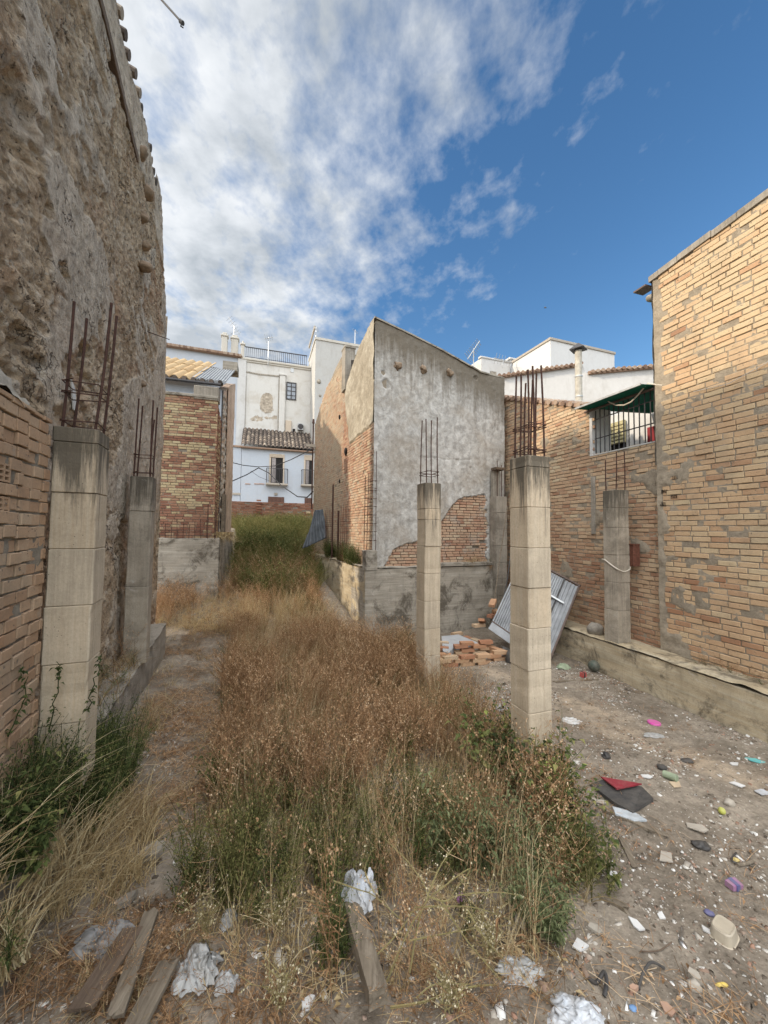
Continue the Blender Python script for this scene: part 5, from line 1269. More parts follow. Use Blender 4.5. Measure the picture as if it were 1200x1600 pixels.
    a, b = TW.px(437, 590)[0], TW.px(446, 590)[0]; mb = MB(); mb.frustum(TW, a, b, .03, .22, 7.0, TW.px(440, 588)[1], .02); mb.frustum(TW, a - .05, b + .05, .03, .27, TW.px(440, 588)[1], TW.px(440, 585)[1], .02); mb.build('flue_stack', M['white_old'], root)
    for x, y0, y1 in ((384, 588, 670), (436.5, 590, 672)):
        mb = MB(); a = TW.px(x, y0); b = TW.px(x, y1); mb.tube([TW.p(a[0], .07, b[1]), TW.p(a[0], .07, a[1])], .045, 6); mb.build('conduit', M['stone'], root)
    pc = [TW.px(x, y) for x, y in ((408, 619), (414, 614), (422, 615), (426, 620), (427, 628), (426, 636), (427, 641), (423, 645), (415, 646), (408, 642), (406, 634), (407, 626))]
    us = np.arange(min(p[0] for p in pc) - .05, max(p[0] for p in pc) + .05, .04); zs = np.arange(min(p[1] for p in pc) - .05, max(p[1] for p in pc) + .05, .04)
    def pf(a, b):
        w1, w2, wid = worley(a * 4, b * 6, 3); return fpts(TW, a, .035 + .03 * np.clip((w2 - w1) * 2, 0, 1) * wid, b)
    V, F = grid_sheet(us, zs, pf, mask=lambda a, b: inpoly(pc, a + .05 * vn(a * 8, b * 8), b)); mesh_object('bare_masonry_patch', V, F, M['patch'], root)
    pc2 = [TW.px(x, y) for x, y in ((391, 655), (398, 650), (410, 651), (425, 651), (434, 649), (434, 655), (420, 656), (405, 658), (394, 658))]
    us = np.arange(min(p[0] for p in pc2), max(p[0] for p in pc2), .05); zs = np.arange(min(p[1] for p in pc2), max(p[1] for p in pc2), .05)
    V, F = grid_sheet(us, zs, lambda a, b: fpts(TW, a, .036 + .012 * fbm(a * 6, b * 6), b), mask=lambda a, b: inpoly(pc2, a, b + .06 * vn(a * 8, b * 8))); mesh_object('peeled_render_band', V, F, M['patch'], root)
    (a, zt), (b, zb) = TW.px(446, 657), TW.px(455, 672); mb = MB(); mb.frustum(TW, a, b, .03, .12, zb - .3, zt, .02); mb.build('small_door', M['shutter'], root)
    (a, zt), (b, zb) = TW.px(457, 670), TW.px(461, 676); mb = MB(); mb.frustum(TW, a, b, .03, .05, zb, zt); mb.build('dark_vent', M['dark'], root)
    # AC unit
    (a, zt), (b, zb) = TW.px(465, 663), TW.px(473, 674); fr = TW.off(0, .03)
    ac = thing('air_conditioner', fr.p((a + b) / 2, .2, zb), 'small grey air conditioner box low on the wall beside the white tower', 'air conditioner')
    mb = MB(); mb.frustum(fr, a, b, .05, .35, zb, zt, .02); mb.build('casing', M['steel_grey'], ac)
    mb = MB(); mb.lathe(fr.p((a + b) / 2, .352, (zb + zt) / 2), [(.2, 0), (.2, .012), (.05, .02)], 14, (*TW.n, 0)); mb.build('fan_grille', M['steel_dark'], ac)
M['patch'] = m_simple('bare_rubble_masonry', (.40, .345, .275), .95, .45, 6, 0, .6)
townhouse()

def lower_house():
    root = thing('white_low_house', LW.p(0, -1, 2.2), 'white two storey house coloured shade blue, with mossy tile roof and two balcony doors', 'house')
    uL, uR = LW.px(367, 700)[0], LW.px(520, 700)[0]; zE = LW.px(383, 698)[1]; u0 = LW.px(378, 700)[0]
    mb = MB(); mb.frustum(LW, u0, uR, -2.1, 0, 1.9, zE); mb.build('front_wall', M['white_shade'], root)
    a = LW.px(364, 750)[0]; mb = MB(); mb.frustum(LW, a - 1, u0 - .02, -2.1, -.04, 1.9, LW.px(370, 697)[1]); mb.build('side_bay', M['white_shade'], root)
    mb = MB(); mb.frustum(LW, a - 1, u0 + .05, -.3, .05, LW.px(370, 698.5)[1], LW.px(370, 696)[1]); mb.build('clay_ledge', M['tile_red'], root)
    mb = MB(); mb.frustum(LW, a - 1, u0, -.3, .02, LW.px(370, 773)[1], LW.px(370, 770)[1]); mb.build('string_course', M['tilegrey'], root)
    # mossy tile roof
    zR = at(430, 672, 26.6)[2]; per = .26; nr = 8; D = 2.2; V = []; F = []; T = []; ua, ub = u0 - .05, uR
    nu = int((ub - ua) / per) * 8 + 1; us = np.linspace(ua, ub, nu)
    for r in range(nr):
        b0 = len(V)
        for vv, lift in ((-.25 + (D + .25) * r / nr, .05), (-.25 + (D + .25) * (r + 1.1) / nr, 0)):
            for u in us:
                ph = ((u - ua) / per) % 1; jz = .03 * mnoise.noise(Vector((math.floor((u - ua) / per) * 1.7, r * 1.3, 3)))
                V.append(LW.p(u, -vv, zE + .02 + (zR - zE) * (vv + .25) / (D + .25) + .12 * abs(math.sin(PI * ph)) + lift + jz))
        for i in range(nu - 1):
            F.append((b0 + i, b0 + i + 1, b0 + nu + i + 1, b0 + nu + i)); ph = ((us[i] - ua) / per) % 1
            T.append(min(1, max(0, (.55 if .2 < ph < .8 else .12) + .5 * mnoise.noise(Vector((math.floor((us[i] - ua) / per) * 2.7, r * 2.3, 5))))))
    o = mesh_object('roof', np.array(V), F, M['tile_dark'], root, tint=T); o.modifiers.new('s', 'SOLIDIFY').thickness = .03
    mb = MB(); mb.frustum(LW, u0 - .05, uR, .0, .22, zE - .10, zE + .0, .02, .3); mb.build('eave', M['tile_red'], root)
    for (x0, x1, y0, y1, yb) in ((422, 443, 709, 714.5, 755), (476, 492, 711, 719, 757)):
        (a, zt), (b, zb) = LW.px(x0, y0), LW.px(x1, yb); zs_ = LW.px(x0, y1)[1]; zb = LW.px(x0, yb)[1]
        w = MB(); fw = .07
        for q in ((a - .03, a + fw, zb, zt), (b - fw, b + .03, zb, zt), (a + fw, b - fw, zt - .06, zt)): w.frustum(LW, q[0], q[1], .004, .05, q[2], q[3])
        d = w.build('balcony_door', M['shutter'], root)
        mb = MB(); mb.frustum(LW, a + fw, b - fw, .006, .022, zb, zs_); mb.build('opening_shade', M['dark'], d)  # near-black panel painting the unlit doorway
        mb = MB(); 
        for i in range(5): mb.frustum(LW, a + .02, b - .02, .0, .085, zs_ + i * (zt - zs_) / 5, zs_ + (i + .85) * (zt - zs_) / 5, .008)
        mb.build('roller_blind', M['shutter'], d)
        us = np.linspace(a + (b - a) * .15, a + (b - a) * .42, 24); V, F = grid_sheet(us, np.linspace(zb + .05, zs_, 3), lambda p, q: fpts(LW, p, .035 + .012 * np.sin(p * 60), q)); mesh_object('curtain', V, F, M['curtain'], d)
        # balcony
        bal = d; z0 = zb - .02; a2, b2 = a - .22, b + .25
        mb = MB(); mb.frustum(LW, a2, b2, .0, .42, z0 - .12, z0, .02); mb.build('balcony_slab', M['tilegrey'], d)
        mb = MB(); hr = z0 + .95
        mb.tube([LW.p(a2 + .03, .0, hr), LW.p(a2 + .03, .38, hr), LW.p(b2 - .03, .38, hr), LW.p(b2 - .03, .0, hr)], .022, 6)
        n = 13
        for i in range(n + 1):
            u = a2 + .03 + (b2 - a2 - .06) * i / n; mb.tube([LW.p(u, .38, z0), LW.p(u, .38, hr)], .012 if 0 < i < n else .024, 5)
        mb.build('balcony_railing', M['steel_dark'], d)
    for (x0, x1, yt) in ((419, 444, 776), (476, 492, 778)):
        (a, zt), (b, _) = LW.px(x0, yt), LW.px(x1, yt); mb = MB(); mb.frustum(LW, a, b, .004, .05, 1.95, zt)
        for i in range(4): mb.frustum(LW, a + (b - a) * (i + .1) / 4, a + (b - a) * (i + .9) / 4, .05, .065, 2.1, zt - .06, .01)
        mb.build('street_door', M['door_brown'], root)
    mb = MB(); a = LW.px(431, 772); mb.frustum(LW, a[0] - .1, a[0] + .1, .0, .08, a[1] - .08, a[1] + .08, .02); mb.build('meter_box', M['stone'], root)
    for i, x in enumerate((383, 397, 405)):
        mb = MB(); a = LW.px(x, 756); mb.frustum(LW, a[0], a[0] + .32, .0, .03, a[1] - .02, a[1] + .03); mb.build('old_bracket', M['terracotta'], root)
lower_house()

TB = Fr(at(491, 650, 25.5)[:2], U18, -V18); TBs = Fr(TB.o, V18, -U18)
def tower_house():
    root = thing('white_corner_block', TB.p(1.5, -1.5, 2.2), 'plain tall greyish white block rising behind the bare brick side of the middle house', 'building')
    zt = TB.px(491, 530)[1]; uR = TB.px(640, 600)[0]
    zr = TB.px(560, 545)[1]
    mb = MB(); mb.prism(TB, [(0, 2), (uR, 2), (uR, zt - .1), (0, zt)], -3.6, 0); mb.build('walls', M['grey_wall'], root)
    mb = MB(); mb.prism(TB, [(-.06, zt), (uR, zt - .1), (uR, zt + .06), (-.06, zt + .16)], -3.7, .06); mb.build('parapet', M['cream'], root)
    mb = MB(); z2 = TBs.px(477, 568)[1]; mb.frustum(TBs, .3, 3.4, .0, .10, z2 - .1, z2 + .1, .03); mb.build('side_ledge', M['tilegrey'], root)
    for (x0, x1, y0, y1) in ((474.5, 477.5, 594, 622), (479.5, 483, 582, 614)):
        u0, u1 = TBs.px(x1, 600)[0], TBs.px(x0, 600)[0]; z1, z0 = TBs.px(x0, y0)[1], TBs.px(x0, y1)[1]
        mb = MB(); mb.frustum(TBs, u0, u1, .003, .05, z0, z1); w = mb.build('window', M['grey_wall'], root)
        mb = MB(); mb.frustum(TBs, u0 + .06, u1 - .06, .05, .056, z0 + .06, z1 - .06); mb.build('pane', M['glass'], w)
    hu, hz = TB.px(498, 596); rock('dark_hole', TB.p(hu, .01, hz), (.16, .06, .16), M['stone'], root, 3, subdiv=2)
    hu, hz = TB.px(500, 618); rock('dark_hole', TB.p(hu, .01, hz), (.09, .05, .09), M['stone'], root, 4, subdiv=2)
tower_house()

# antennas
def antenna(px, py, yb, Y, elems, L, tilt, label, yaw=.4, lean=0.0, two=False):
    top = at(px, py, Y); bot = at(px, yb, Y); bot[0] = top[0] + lean
    root = thing('tv_antenna', bot, label, 'antenna', 'rooftop aerials')
    mb = MB(); mb.tube([bot, top], .025, 6); mb.build('mast', M['steel_grey'], root)
    def boom(c, L, tilt, yaw, elems, h):
        d = np.array((math.cos(tilt) * math.cos(yaw), math.cos(tilt) * math.sin(yaw), math.sin(tilt))); s = np.cross(d, (0, 0, 1)); s /= np.linalg.norm(s); up = np.cross(s, d)
        mb = MB(); mb.tube([c - d * L / 2, c + d * L / 2], .022, 6)
        for i in range(elems):
            p = c - d * L / 2 + d * L * (i + .5) / elems; w = h * (1 - .4 * i / elems); mb.tube([p - up * w / 2 - s * w * .25, p + up * w / 2 + s * w * .25], .012, 4)
        mb.build('boom', M['steel_grey'], root)
    boom(top - np.array((0, 0, .06)), L, tilt, yaw, elems, .5)
    if two: boom(top - np.array((0, 0, .95)), L * .55, tilt, yaw + .3, 4, .6)
antenna(366, 508, 540, 27.6, 7, 1.5, -1.0, 'tall double television aerial with a steep tilted boom, beside the chimney pots', .2, two=True)
antenna(420, 527, 572, 26.6, 4, .6, .3, 'television aerial standing in front of the terrace railing', .2)
antenna(494, 512, 535, 26.5, 3, .25, 1.2, 'short aerial on the corner of the white block', .3)
antenna(555, 516, 560, 27, 2, .2, 1.3, 'thin whip aerial behind the top of the brick alley side', .3)
antenna(740, 545, 580, 16, 9, 1.0, 1.0, 'slanting television aerial just beyond the sloping grey gable', .2)
antenna(786, 561, 575, 20, 6, 1.3, .05, 'flat long television aerial over the small white roof', .5)

# street cables
def cable(pts, r, label):
    P_ = [at(*p) for p in pts]; Q = []
    for i in range(len(P_) - 1):
        for t in np.linspace(0, 1, 6, endpoint=False): Q.append(P_[i] * (1 - t) + P_[i + 1] * t)
    Q.append(P_[-1]); mb = MB(); mb.tube(Q, r, 6); tag(mb.build('street_cable', M['black_paint'], base=P_[0]), label, 'cable', 'cables across the street')
cable([(360, 722, 15.5), (380, 727, 17), (404, 729.5, 17.5), (430, 728, 17), (455, 718, 16), (487, 702, 13.2)], .018, 'dark thin cable rising across the white house towards the brick house bracket')
cable([(362, 752, 16), (385, 742, 17), (404, 731, 17.5), (420, 739, 17), (440, 759, 16), (465, 776, 15), (480, 777, 14), (489, 768, 13)], .022, 'thicker dark cable sagging low across the white house towards the brick corner')
cable([(392, 736, 24), (405, 745, 24), (422, 752, 24.3)], .012, 'thin faint cable close to the low white house beside its balcony door')

# ------------------------------------------------------------------ white walls behind the right-hand wall
def right_back():
    A, B = at(775, 587, 12.0)[:2], at(1040, 570, 11.0)[:2]; v = (B - A) / np.linalg.norm(B - A); fr = Fr(A, v, (v[1], -v[0])); zt = at(900, 572, 11.55)[2]
    root = thing('white_patio_wall', fr.p(2, 0, 2.2), 'long white patio wall with a tile coping, higher behind the flue pipe', 'wall')
    s0, s1 = fr.px(785, 590)[0] - .2, fr.px(905, 580)[0]; s2 = fr.px(916, 590)[0]; s3 = fr.px(1040, 570)[0] + 1
    z = lambda x, y: fr.px(x, y)[1]
    arc = [(s1 + (s2 - s1) * t, z(905, 566) + (z(916, 583) - z(905, 566)) * (1 - math.cos(t * PI / 2))) for t in (.0, .4, .7, .9, 1.0)]
    mb = MB(); mb.prism(fr, [(s0, 2), (s3, 2), (s3, z(1020, 572)), (s2 + .01, z(916, 583))] + arc[::-1] + [(s0, z(785, 588))], -.25, 0); mb.build('wall', M['white'], root)
    mb = MB()
    for (u0, u1, za, zb_) in ((s0, s1 - .05, z(785, 588), z(900, 570)), (s2 + .05, s3, z(918, 582), z(1020, 572) + .02)):
        u = u0
        while u < u1:
            t = (u - u0) / (u1 - u0); zz = za + (zb_ - za) * t; mb.tube([fr.p(u + .1, -.2, zz + .05), fr.p(u + .1, .14, zz - .01 + random.uniform(-.012, .012))], [.045, .05], 8, random.random()); u += .14
        mb.prism(fr, [(u0, za - .08), (u1, zb_ - .08), (u1, zb_ + .02), (u0, za + .02)], -.3, .06, .5)
    mb.build('tile_coping', M['tile_red'], root)
    # flue
    fl = thing('flue_pipe', at(905, 640, 10.2), 'tall grey flue pipe with a dark pointed rain cap', 'flue')
    b, t = at(905, 660, 10.2), at(905, 548, 10.2); t[0] = b[0]; mb = MB()
    n = 9; mb.tube([b + (t - b) * i / n for i in range(n + 1)], [.088 + .004 * (i % 2) for i in range(n + 1)], 14); mb.build('pipe', M['flue'], fl)
    for dz in (.35, .9): mb = MB(); mb.lathe(b + np.array((0, 0, dz + .35)), [(.096, -.02), (.1, 0), (.096, .02)], 14); mb.build('joint_collar', M['steel_grey'], fl)
    mb = MB(); mb.lathe(t + np.array((0, 0, .02)), [(.25, 0), (.25, .014), (.02, .19), (.005, .2)], 4); mb.build('rain_cap', M['steel_dark'], fl)
    for i in range(3):
        a = i * 2.1; mb = MB(); mb.tube([t + np.array((.08 * math.cos(a), .08 * math.sin(a), -.05)), t + np.array((.12 * math.cos(a), .12 * math.sin(a), .04))], .008, 5); mb.build('cap_stay', M['steel_dark'], fl)
    bx = MB(); q = at(903, 635, 10.0); bx.box(q, (1, 0, 0), (0, 1, 0), (0, 0, 1), .14, .1, .12); bx.build('base_collar', M['white'], fl)
    # block
    V20_, U20_ = dirs(20); k = at(860, 528, 18)[:2]; F1 = Fr(k, U20_, -V20_); zt2 = at(860, 528, 18)[2]
    r = thing('white_block_house', F1.p(1.5, -2, 2.2), 'big plain white block with a low parapet rising behind the flue pipe', 'building')
    uR = F1.px(960, 560)[0]; sd = Fr(k, V20_, -U20_); vE = sd.px(800, 575)[0]; zE = sd.px(800, 572)[1]
    mb = MB(); mb.hprism([F1.p(0, 0, 0)[:2], F1.p(uR, 0, 0)[:2], F1.p(uR, -vE, 0)[:2], F1.p(0, -vE, 0)[:2]], 2, zt2 - .1); mb.build('walls', M['white_old2'], r)
    mb = MB(); mb.frustum(F1, -.05, uR + .05, -.15, .05, zt2 - .1, zt2 + .02, .01); mb.frustum(sd, .151, vE, -.15, .05, zt2 - .1, zt2 + .02, .01); mb.build('parapet', M['tilegrey'], r)
    mb = MB(); mb.prism(sd, [(1.2, 2), (vE, 2), (vE, zE), (1.2, zt2 - 1.0)], .0, .06); mb.build('side_step', M['white'], r)
    # small roofs to its left
    k = at(752, 560, 20)[:2]; F2 = Fr(k, U20_, -V20_); z2 = at(752, 559, 20)[2]; r = thing('small_white_house', F2.p(.5, -1, 2.2), 'small low white roof block peeping over the grey gable beside the slanting aerial', 'building')
    u2 = F2.px(797, 568)[0]; mb = MB(); mb.hprism([F2.p(0, 0, 0)[:2], F2.p(u2, 0, 0)[:2], F2.p(u2, -2.4, 0)[:2], F2.p(0, -2.4, 0)[:2]], 2, z2); mb.build('walls', M['white'], r)
    mb = MB(); mb.frustum(F2, -.06, u2 + .06, -.2, .05, z2, z2 + .09, .02); mb.build('parapet', M['white'], r)
    mb = MB(); a = F2.px(766, 583); mb.frustum(F2, a[0], a[0] + .35, .0, .06, a[1] - .08, a[1] + .1); mb.build('vent', M['stone'], r)
    k = at(797, 568, 21)[:2]; F3 = Fr(k, U20_, -V20_); z3 = at(797, 562, 21)[2]; r = thing('white_stair_house', F3.p(.2, -.5, 2.2), 'narrow white rooftop block with a small window beside the big white block', 'building')
    mb = MB(); mb.hprism([F3.p(0, 0, 0)[:2], F3.p(1.3, 0, 0)[:2], F3.p(1.3, -1.5, 0)[:2], F3.p(0, -1.5, 0)[:2]], 2, z3); mb.frustum(F3, -.1, 1.4, -1.6, .1, z3, z3 + .1, .02); mb.build('walls', M['white'], r)
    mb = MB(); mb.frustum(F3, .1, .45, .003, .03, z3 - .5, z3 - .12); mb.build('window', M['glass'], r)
M['flue'] = m_simple('weathered_flue_cement', (.42, .39, .33), .8, .3, 8, 0, .3)
M['white_old2'] = m_white('weathered_white_block', (.56, .56, .55), (.45, .43, .40), .35)
right_back()
# bird
def bird():
    c = at(852, 481, 30); V = []; mb = MB(); mb.tube([c + (-.12, 0, 0), c + (-.05, 0, .01), c + (.05, 0, .01), c + (.12, 0, 0)], [.005, .04, .04, .008], 8)
    mb.add([c + (-.04, 0, .01), c + (.05, 0, .01), c + (.02, .05, .16), c + (-.02, .05, .17)], [(0, 1, 2, 3)]); mb.add([c + (-.04, 0, .0), c + (.05, 0, .0), c + (.02, -.1, -.10), c + (-.02, -.1, -.10)], [(0, 1, 2, 3)])
    tag(mb.build('bird', M['black'], base=c), 'tiny dark bird flying in the clear blue sky', 'bird')
bird()
# ------------------------------------------------------------------ rubbish on the lot
def gp(px, py, dz=0.0):
    d = ray(px, py); d = d / np.linalg.norm(d); t = np.arange(.6, 24, .02); q = CAM[None] + d[None] * t[:, None]
    k = int(np.argmax(q[:, 2] < gz(q[:, 0], q[:, 1]))); lo, hi = t[max(k - 1, 0)], t[k]
    for _ in range(12):
        m_ = (lo + hi) / 2; p = CAM + d * m_
        if p[2] < float(gz(p[0], p[1])): hi = m_
        else: lo = m_
    p = CAM + d * hi; p[2] = float(gz(p[0], p[1])) + dz; return p
def sheet_bag(px, py, w, h, mat, label, cat, seed, height=.10, name='plastic_bag', crush=1.6, n=44, lift=0.0):
    c = gp(px, py, lift); V = []; r = random.Random(seed)
    for j in range(n):
        for i in range(n):
            a, b = i / (n - 1) * 2 - 1, j / (n - 1) * 2 - 1
            ang = math.atan2(b, a); rad = max(abs(a), abs(b)); edge = 1 + .30 * mnoise.noise(Vector((math.cos(ang) * 1.6, math.sin(ang) * 1.6, seed)))
            x, y = rad * math.cos(ang) * edge, rad * math.sin(ang) * edge
            p = Vector((x * 1.8, y * 1.8, seed * 1.3))
            p = p + Vector((mnoise.noise(p * 1.5), mnoise.noise(p * 1.5 + Vector((7, 0, 0))), 0)) * .8
            rg = lambda s: (1 - min(1, abs(mnoise.noise(p * s)) * 2.2)) ** 1.3
            z = (.55 * rg(.7) + .26 * rg(1.5) + .10 * rg(3.3)) * (1 - rad ** 4 * .8) + .30 * (1 - rad ** 2)
            x += crush * .16 * mnoise.noise(p * 2 + Vector((5, 0, 0))); y += crush * .16 * mnoise.noise(p * 2 + Vector((0, 5, 0)))
            V.append((c[0] + x * w * .41, c[1] + y * h * .41, c[2] + .004 + z * height * .65))
    F = np.array([[j * n + i, j * n + i + 1, (j + 1) * n + i + 1, (j + 1) * n + i] for j in range(n - 1) for i in range(n - 1)])
    return tag(mesh_object(name, V, F, M[mat], base=c), label, cat)
def shard(px, py, L, Wd, ang, mat, label, cat, seed, th=.008, name='tile_shard', tilt=.06, k=5, group=None):
    r = random.Random(seed); c = gp(px, py, .004); mb = MB(); ca, sa = math.cos(ang), math.sin(ang)
    pts = []
    for i in range(k):
        t = 2 * PI * (i + r.uniform(-.25, .25)) / k; pts.append((math.cos(t) * L / 2 * r.uniform(.8, 1.15), math.sin(t) * Wd / 2 * r.uniform(.8, 1.15)))
    tx, ty = r.uniform(-tilt, tilt), r.uniform(-tilt, tilt); vs = []
    for h in (0, th):
        for x, y in pts: vs.append((c[0] + ca * x - sa * y, c[1] + sa * x + ca * y, c[2] + h + tx * x + ty * y + abs(tx) * L / 2 + abs(ty) * Wd / 2))
    fs = [tuple(range(k))[::-1], tuple(range(k, 2 * k))] + [(i, (i + 1) % k, k + (i + 1) % k, k + i) for i in range(k)]
    mb.add(vs, fs, r.random()); return tag(mb.build(name, M[mat], base=c), label, cat, group)
def plank(p, q, w, t, label, name='wooden_plank', mat='wood_old', seed=1, lift=0.0, cat='plank', split=True):
    A, B = np.array(p, float), np.array(q, float); d = B - A; L = np.hypot(d[0], d[1]); ang = math.atan2(d[1], d[0]); n = 14; r = random.Random(seed); mb = MB()
    rows = []
    for i in range(n + 1):
        s = i / n; x = s * L; ww = w * (1 + .05 * mnoise.noise(Vector((s * 4, seed, 0)))); e = (.5 if i in (0, n) else 1)
        z0 = A[2] + (B[2] - A[2]) * s + lift; jag = [r.uniform(-.02, .02) if i in (0, n) else 0 for _ in range(5)]
        prof = [(-ww / 2, 0), (-ww / 2, t * .9), (-ww * .15, t * (1 + .12 * mnoise.noise(Vector((s * 6, 3, seed))))), (ww * .2, t * (.96 + .14 * mnoise.noise(Vector((s * 6, 9, seed))))), (ww / 2, t * .85), (ww / 2, 0)]
        for k, (y, z) in enumerate(prof):
            xx = x + (jag[min(k, 4)] if i in (0, n) else 0); mb.V.append((A[0] + math.cos(ang) * xx - math.sin(ang) * y, A[1] + math.sin(ang) * xx + math.cos(ang) * y, z0 + z))
    for i in range(n):
        for k in range(6):
            k2 = (k + 1) % 6; mb.F.append((i * 6 + k, i * 6 + k2, (i + 1) * 6 + k2, (i + 1) * 6 + k)); mb.T.append(.5); mb.M.append(0)
    mb.F.append(tuple(range(6))); mb.F.append(tuple(n * 6 + k for k in range(6))); mb.T += [.5, .5]; mb.M += [0, 0]
    o = mb.build(name, M[mat], base=(A + B) / 2); return tag(o, label, cat)
def lump(px, py, s, mat, label, cat, seed, name='stone', amp=.3, sub=3, group=None):
    c = gp(px, py); return tag(rock(name, c + np.array((0, 0, s[2] * .45)), s, M[mat], None, seed, base=c, subdiv=sub, amp=amp), label, cat, group)
def curve_thing(pts, r, mat, label, cat, name, lift=.01):
    P_ = [gp(x, y, lift + (z[0] if z else 0)) for x, y, *z in pts]; Q = []
    for i in range(len(P_) - 1):
        p0, p1, p2, p3 = P_[max(i - 1, 0)], P_[i], P_[i + 1], P_[min(i + 2, len(P_) - 1)]
        for t in np.linspace(0, 1, 6, endpoint=False): Q.append(.5 * ((2 * p1) + (-p0 + p2) * t + (2 * p0 - 5 * p1 + 4 * p2 - p3) * t * t + (-p0 + 3 * p1 - 3 * p2 + p3) * t ** 3))
    Q.append(P_[-1]); mb = MB(); mb.tube(Q, r, 7); return tag(mb.build(name, M[mat], base=P_[0]), label, cat)

sheet_bag(560, 1452, .24, .22, 'bag_white', 'crumpled white plastic bag caught on the end of the rotten timber', 'plastic bag', 3, .20, lift=.17)
sheet_bag(308, 1520, .27, .24, 'bag_clear', 'large crumpled greyish white plastic bag among dry twigs near the low footing', 'plastic bag', 8, .13)
sheet_bag(352, 1540, .13, .12, 'bag_clear', 'small torn scrap of greyish plastic lying next to the large crumpled bag', 'plastic scrap', 9, .06)
sheet_bag(356, 1440, .10, .13, 'bag_clear', 'dull crumpled plastic scrap caught in dead leaves above the large greyish bag', 'plastic scrap', 12, .07)
sheet_bag(898, 1592, .30, .18, 'bag_white', 'wide pale bluish plastic bag flattened at the bottom edge of the rubbish', 'plastic bag', 15, .07)
sheet_bag(893, 1127, .26, .20, 'paper', 'crumpled white paper sheet on the dirt next to the thick column', 'paper', 16, .035, 'paper_sheet')
sheet_bag(1022, 1150, .26, .13, 'bag_clear', 'thin pale plastic scrap on dark dirt below the pink disc', 'plastic scrap', 17, .03)
sheet_bag(983, 1057, .18, .14, 'paper', 'small white paper scrap at the foot of the long yellowish footing', 'paper', 18, .03, 'paper_sheet')
sheet_bag(782, 1108, .20, .20, 'bag_clear', 'whitish plastic film among weeds beside the thick column', 'plastic scrap', 19, .06)
sheet_bag(745, 975, .14, .10, 'bag_white', 'little white plastic bundle lying behind the ring of loose bricks', 'plastic scrap', 20, .05)
sheet_bag(880, 1044, .26, .18, 'greenbag', 'greyish green half buried plastic bag on the pale dirt by the column', 'plastic bag', 21, .10)
sheet_bag(738, 1036, .16, .1, 'paper', 'white scraps at the front foot of the loose brick ring', 'paper', 23, .03, 'paper_sheet')
sheet_bag(1080, 1020, .12, .09, 'paper', 'tiny white scrap lying on dirt on the ledge side', 'paper', 24, .02, 'paper_sheet') if False else None
sheet_bag(812, 1520, .26, .16, 'bag_clear', 'torn translucent plastic on the rubble near the white tile piece', 'plastic scrap', 25, .05)
# rotten timber and boards
plank(gp(546, 1462, .14), gp(590, 1610, .10), .085, .085, 'thick rotten timber beam end with torn grain, pointing away under the white bag', 'timber_beam', seed=2, cat='timber')
plank(gp(935, 1262, .0), gp(1045, 1310, .0), .045, .02, 'long thin weathered board lying below the black felt mat', seed=3)
plank(gp(972, 1314, .0), gp(992, 1357, .0), .04, .018, 'short pale wooden batten lying just below the bluish board', seed=4)
plank(gp(936, 1402, .0), gp(978, 1424, .0), .04, .03, 'short dark broken stick of wood near the green bush foot', seed=5)
plank(gp(866, 1066, .0), gp(934, 1063, .0), .03, .02, 'thin straight stick lying on the pale dirt beyond the thick column', 'wooden_stick', seed=6, cat='stick')
plank(gp(180, 1610, .05), gp(236, 1455, .09), .07, .03, 'long split grey board in the shadowed corner under the straw grass', seed=7)
plank(gp(208, 1625, .03), gp(262, 1530, .06), .09, .025, 'wide grey cracked board next to the split grey board', seed=8)
plank(gp(128, 1595, .05), gp(205, 1480, .07), .10, .02, 'dark brown board partly hidden by grey sheeting', 'wooden_plank', 'wood_brown', seed=9)
sheet_bag(165, 1475, .34, .26, 'tarp_pale', 'dusty grey plastic sheeting crumpled over boards beneath the straw grass', 'plastic sheet', 30, .10, 'plastic_sheet') if 'tarp_pale' in M else None
# mat, board
def mat_():
    c = gp(972, 1247, .0); q = [gp(922, 1229), gp(945, 1223), gp(1003, 1233), gp(1021, 1254), gp(989, 1273), gp(960, 1260)]
    root = thing('folded_mat', c, 'black felt mat with a dark red velvet triangle folded over, lying on the rubble', 'mat')
    mb = MB(); k = len(q); vs = [p + np.array((0, 0, .006)) for p in q] + [p + np.array((0, 0, .022 + .012 * (i % 2))) for i, p in enumerate(q)]
    mb.add(vs, [tuple(range(k))[::-1], (k, k + 1, k + 2, k + 5), (k + 2, k + 3, k + 4, k + 5)] + [(i, (i + 1) % k, k + (i + 1) % k, k + i) for i in range(k)]); mb.build('felt_sheet', M['felt'], root)
    t = [gp(939, 1222, .036), gp(1003, 1234, .04), gp(964, 1244, .05)]; vs = t + [p + np.array((0, 0, .012)) for p in t]
    mb = MB(); mb.add(vs, [(2, 1, 0), (3, 4, 5), (0, 1, 4, 3), (1, 2, 5, 4), (2, 0, 3, 5)]); mb.build('red_flap', M['redcloth'], root)
mat_()
shard(980, 1276, .24, .13, -.6, 'board_blue', 'flaking pale bluish board fragment under the black felt mat', 'board', 6, .012, 'board_fragment', k=5) if 'board_blue' in M else None
mb = MB(); c = gp(1022, 1130); mb.lathe(c, [(.002, .018), (.055, .018), (.066, .014), (.07, .0)], 22); tag(mb.build('plastic_disc', M['pink'], smooth=False, base=c), 'bright pink round plastic disc on dark dirt', 'plastic disc')
c = gp(928, 1049); o = rock('ball', c + np.array((0, 0, .085)), (.085, .085, .085), M['ballgreen'], None, 2, base=c, subdiv=3, amp=.02); o.data.polygons.foreach_set('use_smooth', [True] * len(o.data.polygons)); tag(o, 'dirty dark green ball on the pale dirt near the footing', 'ball')
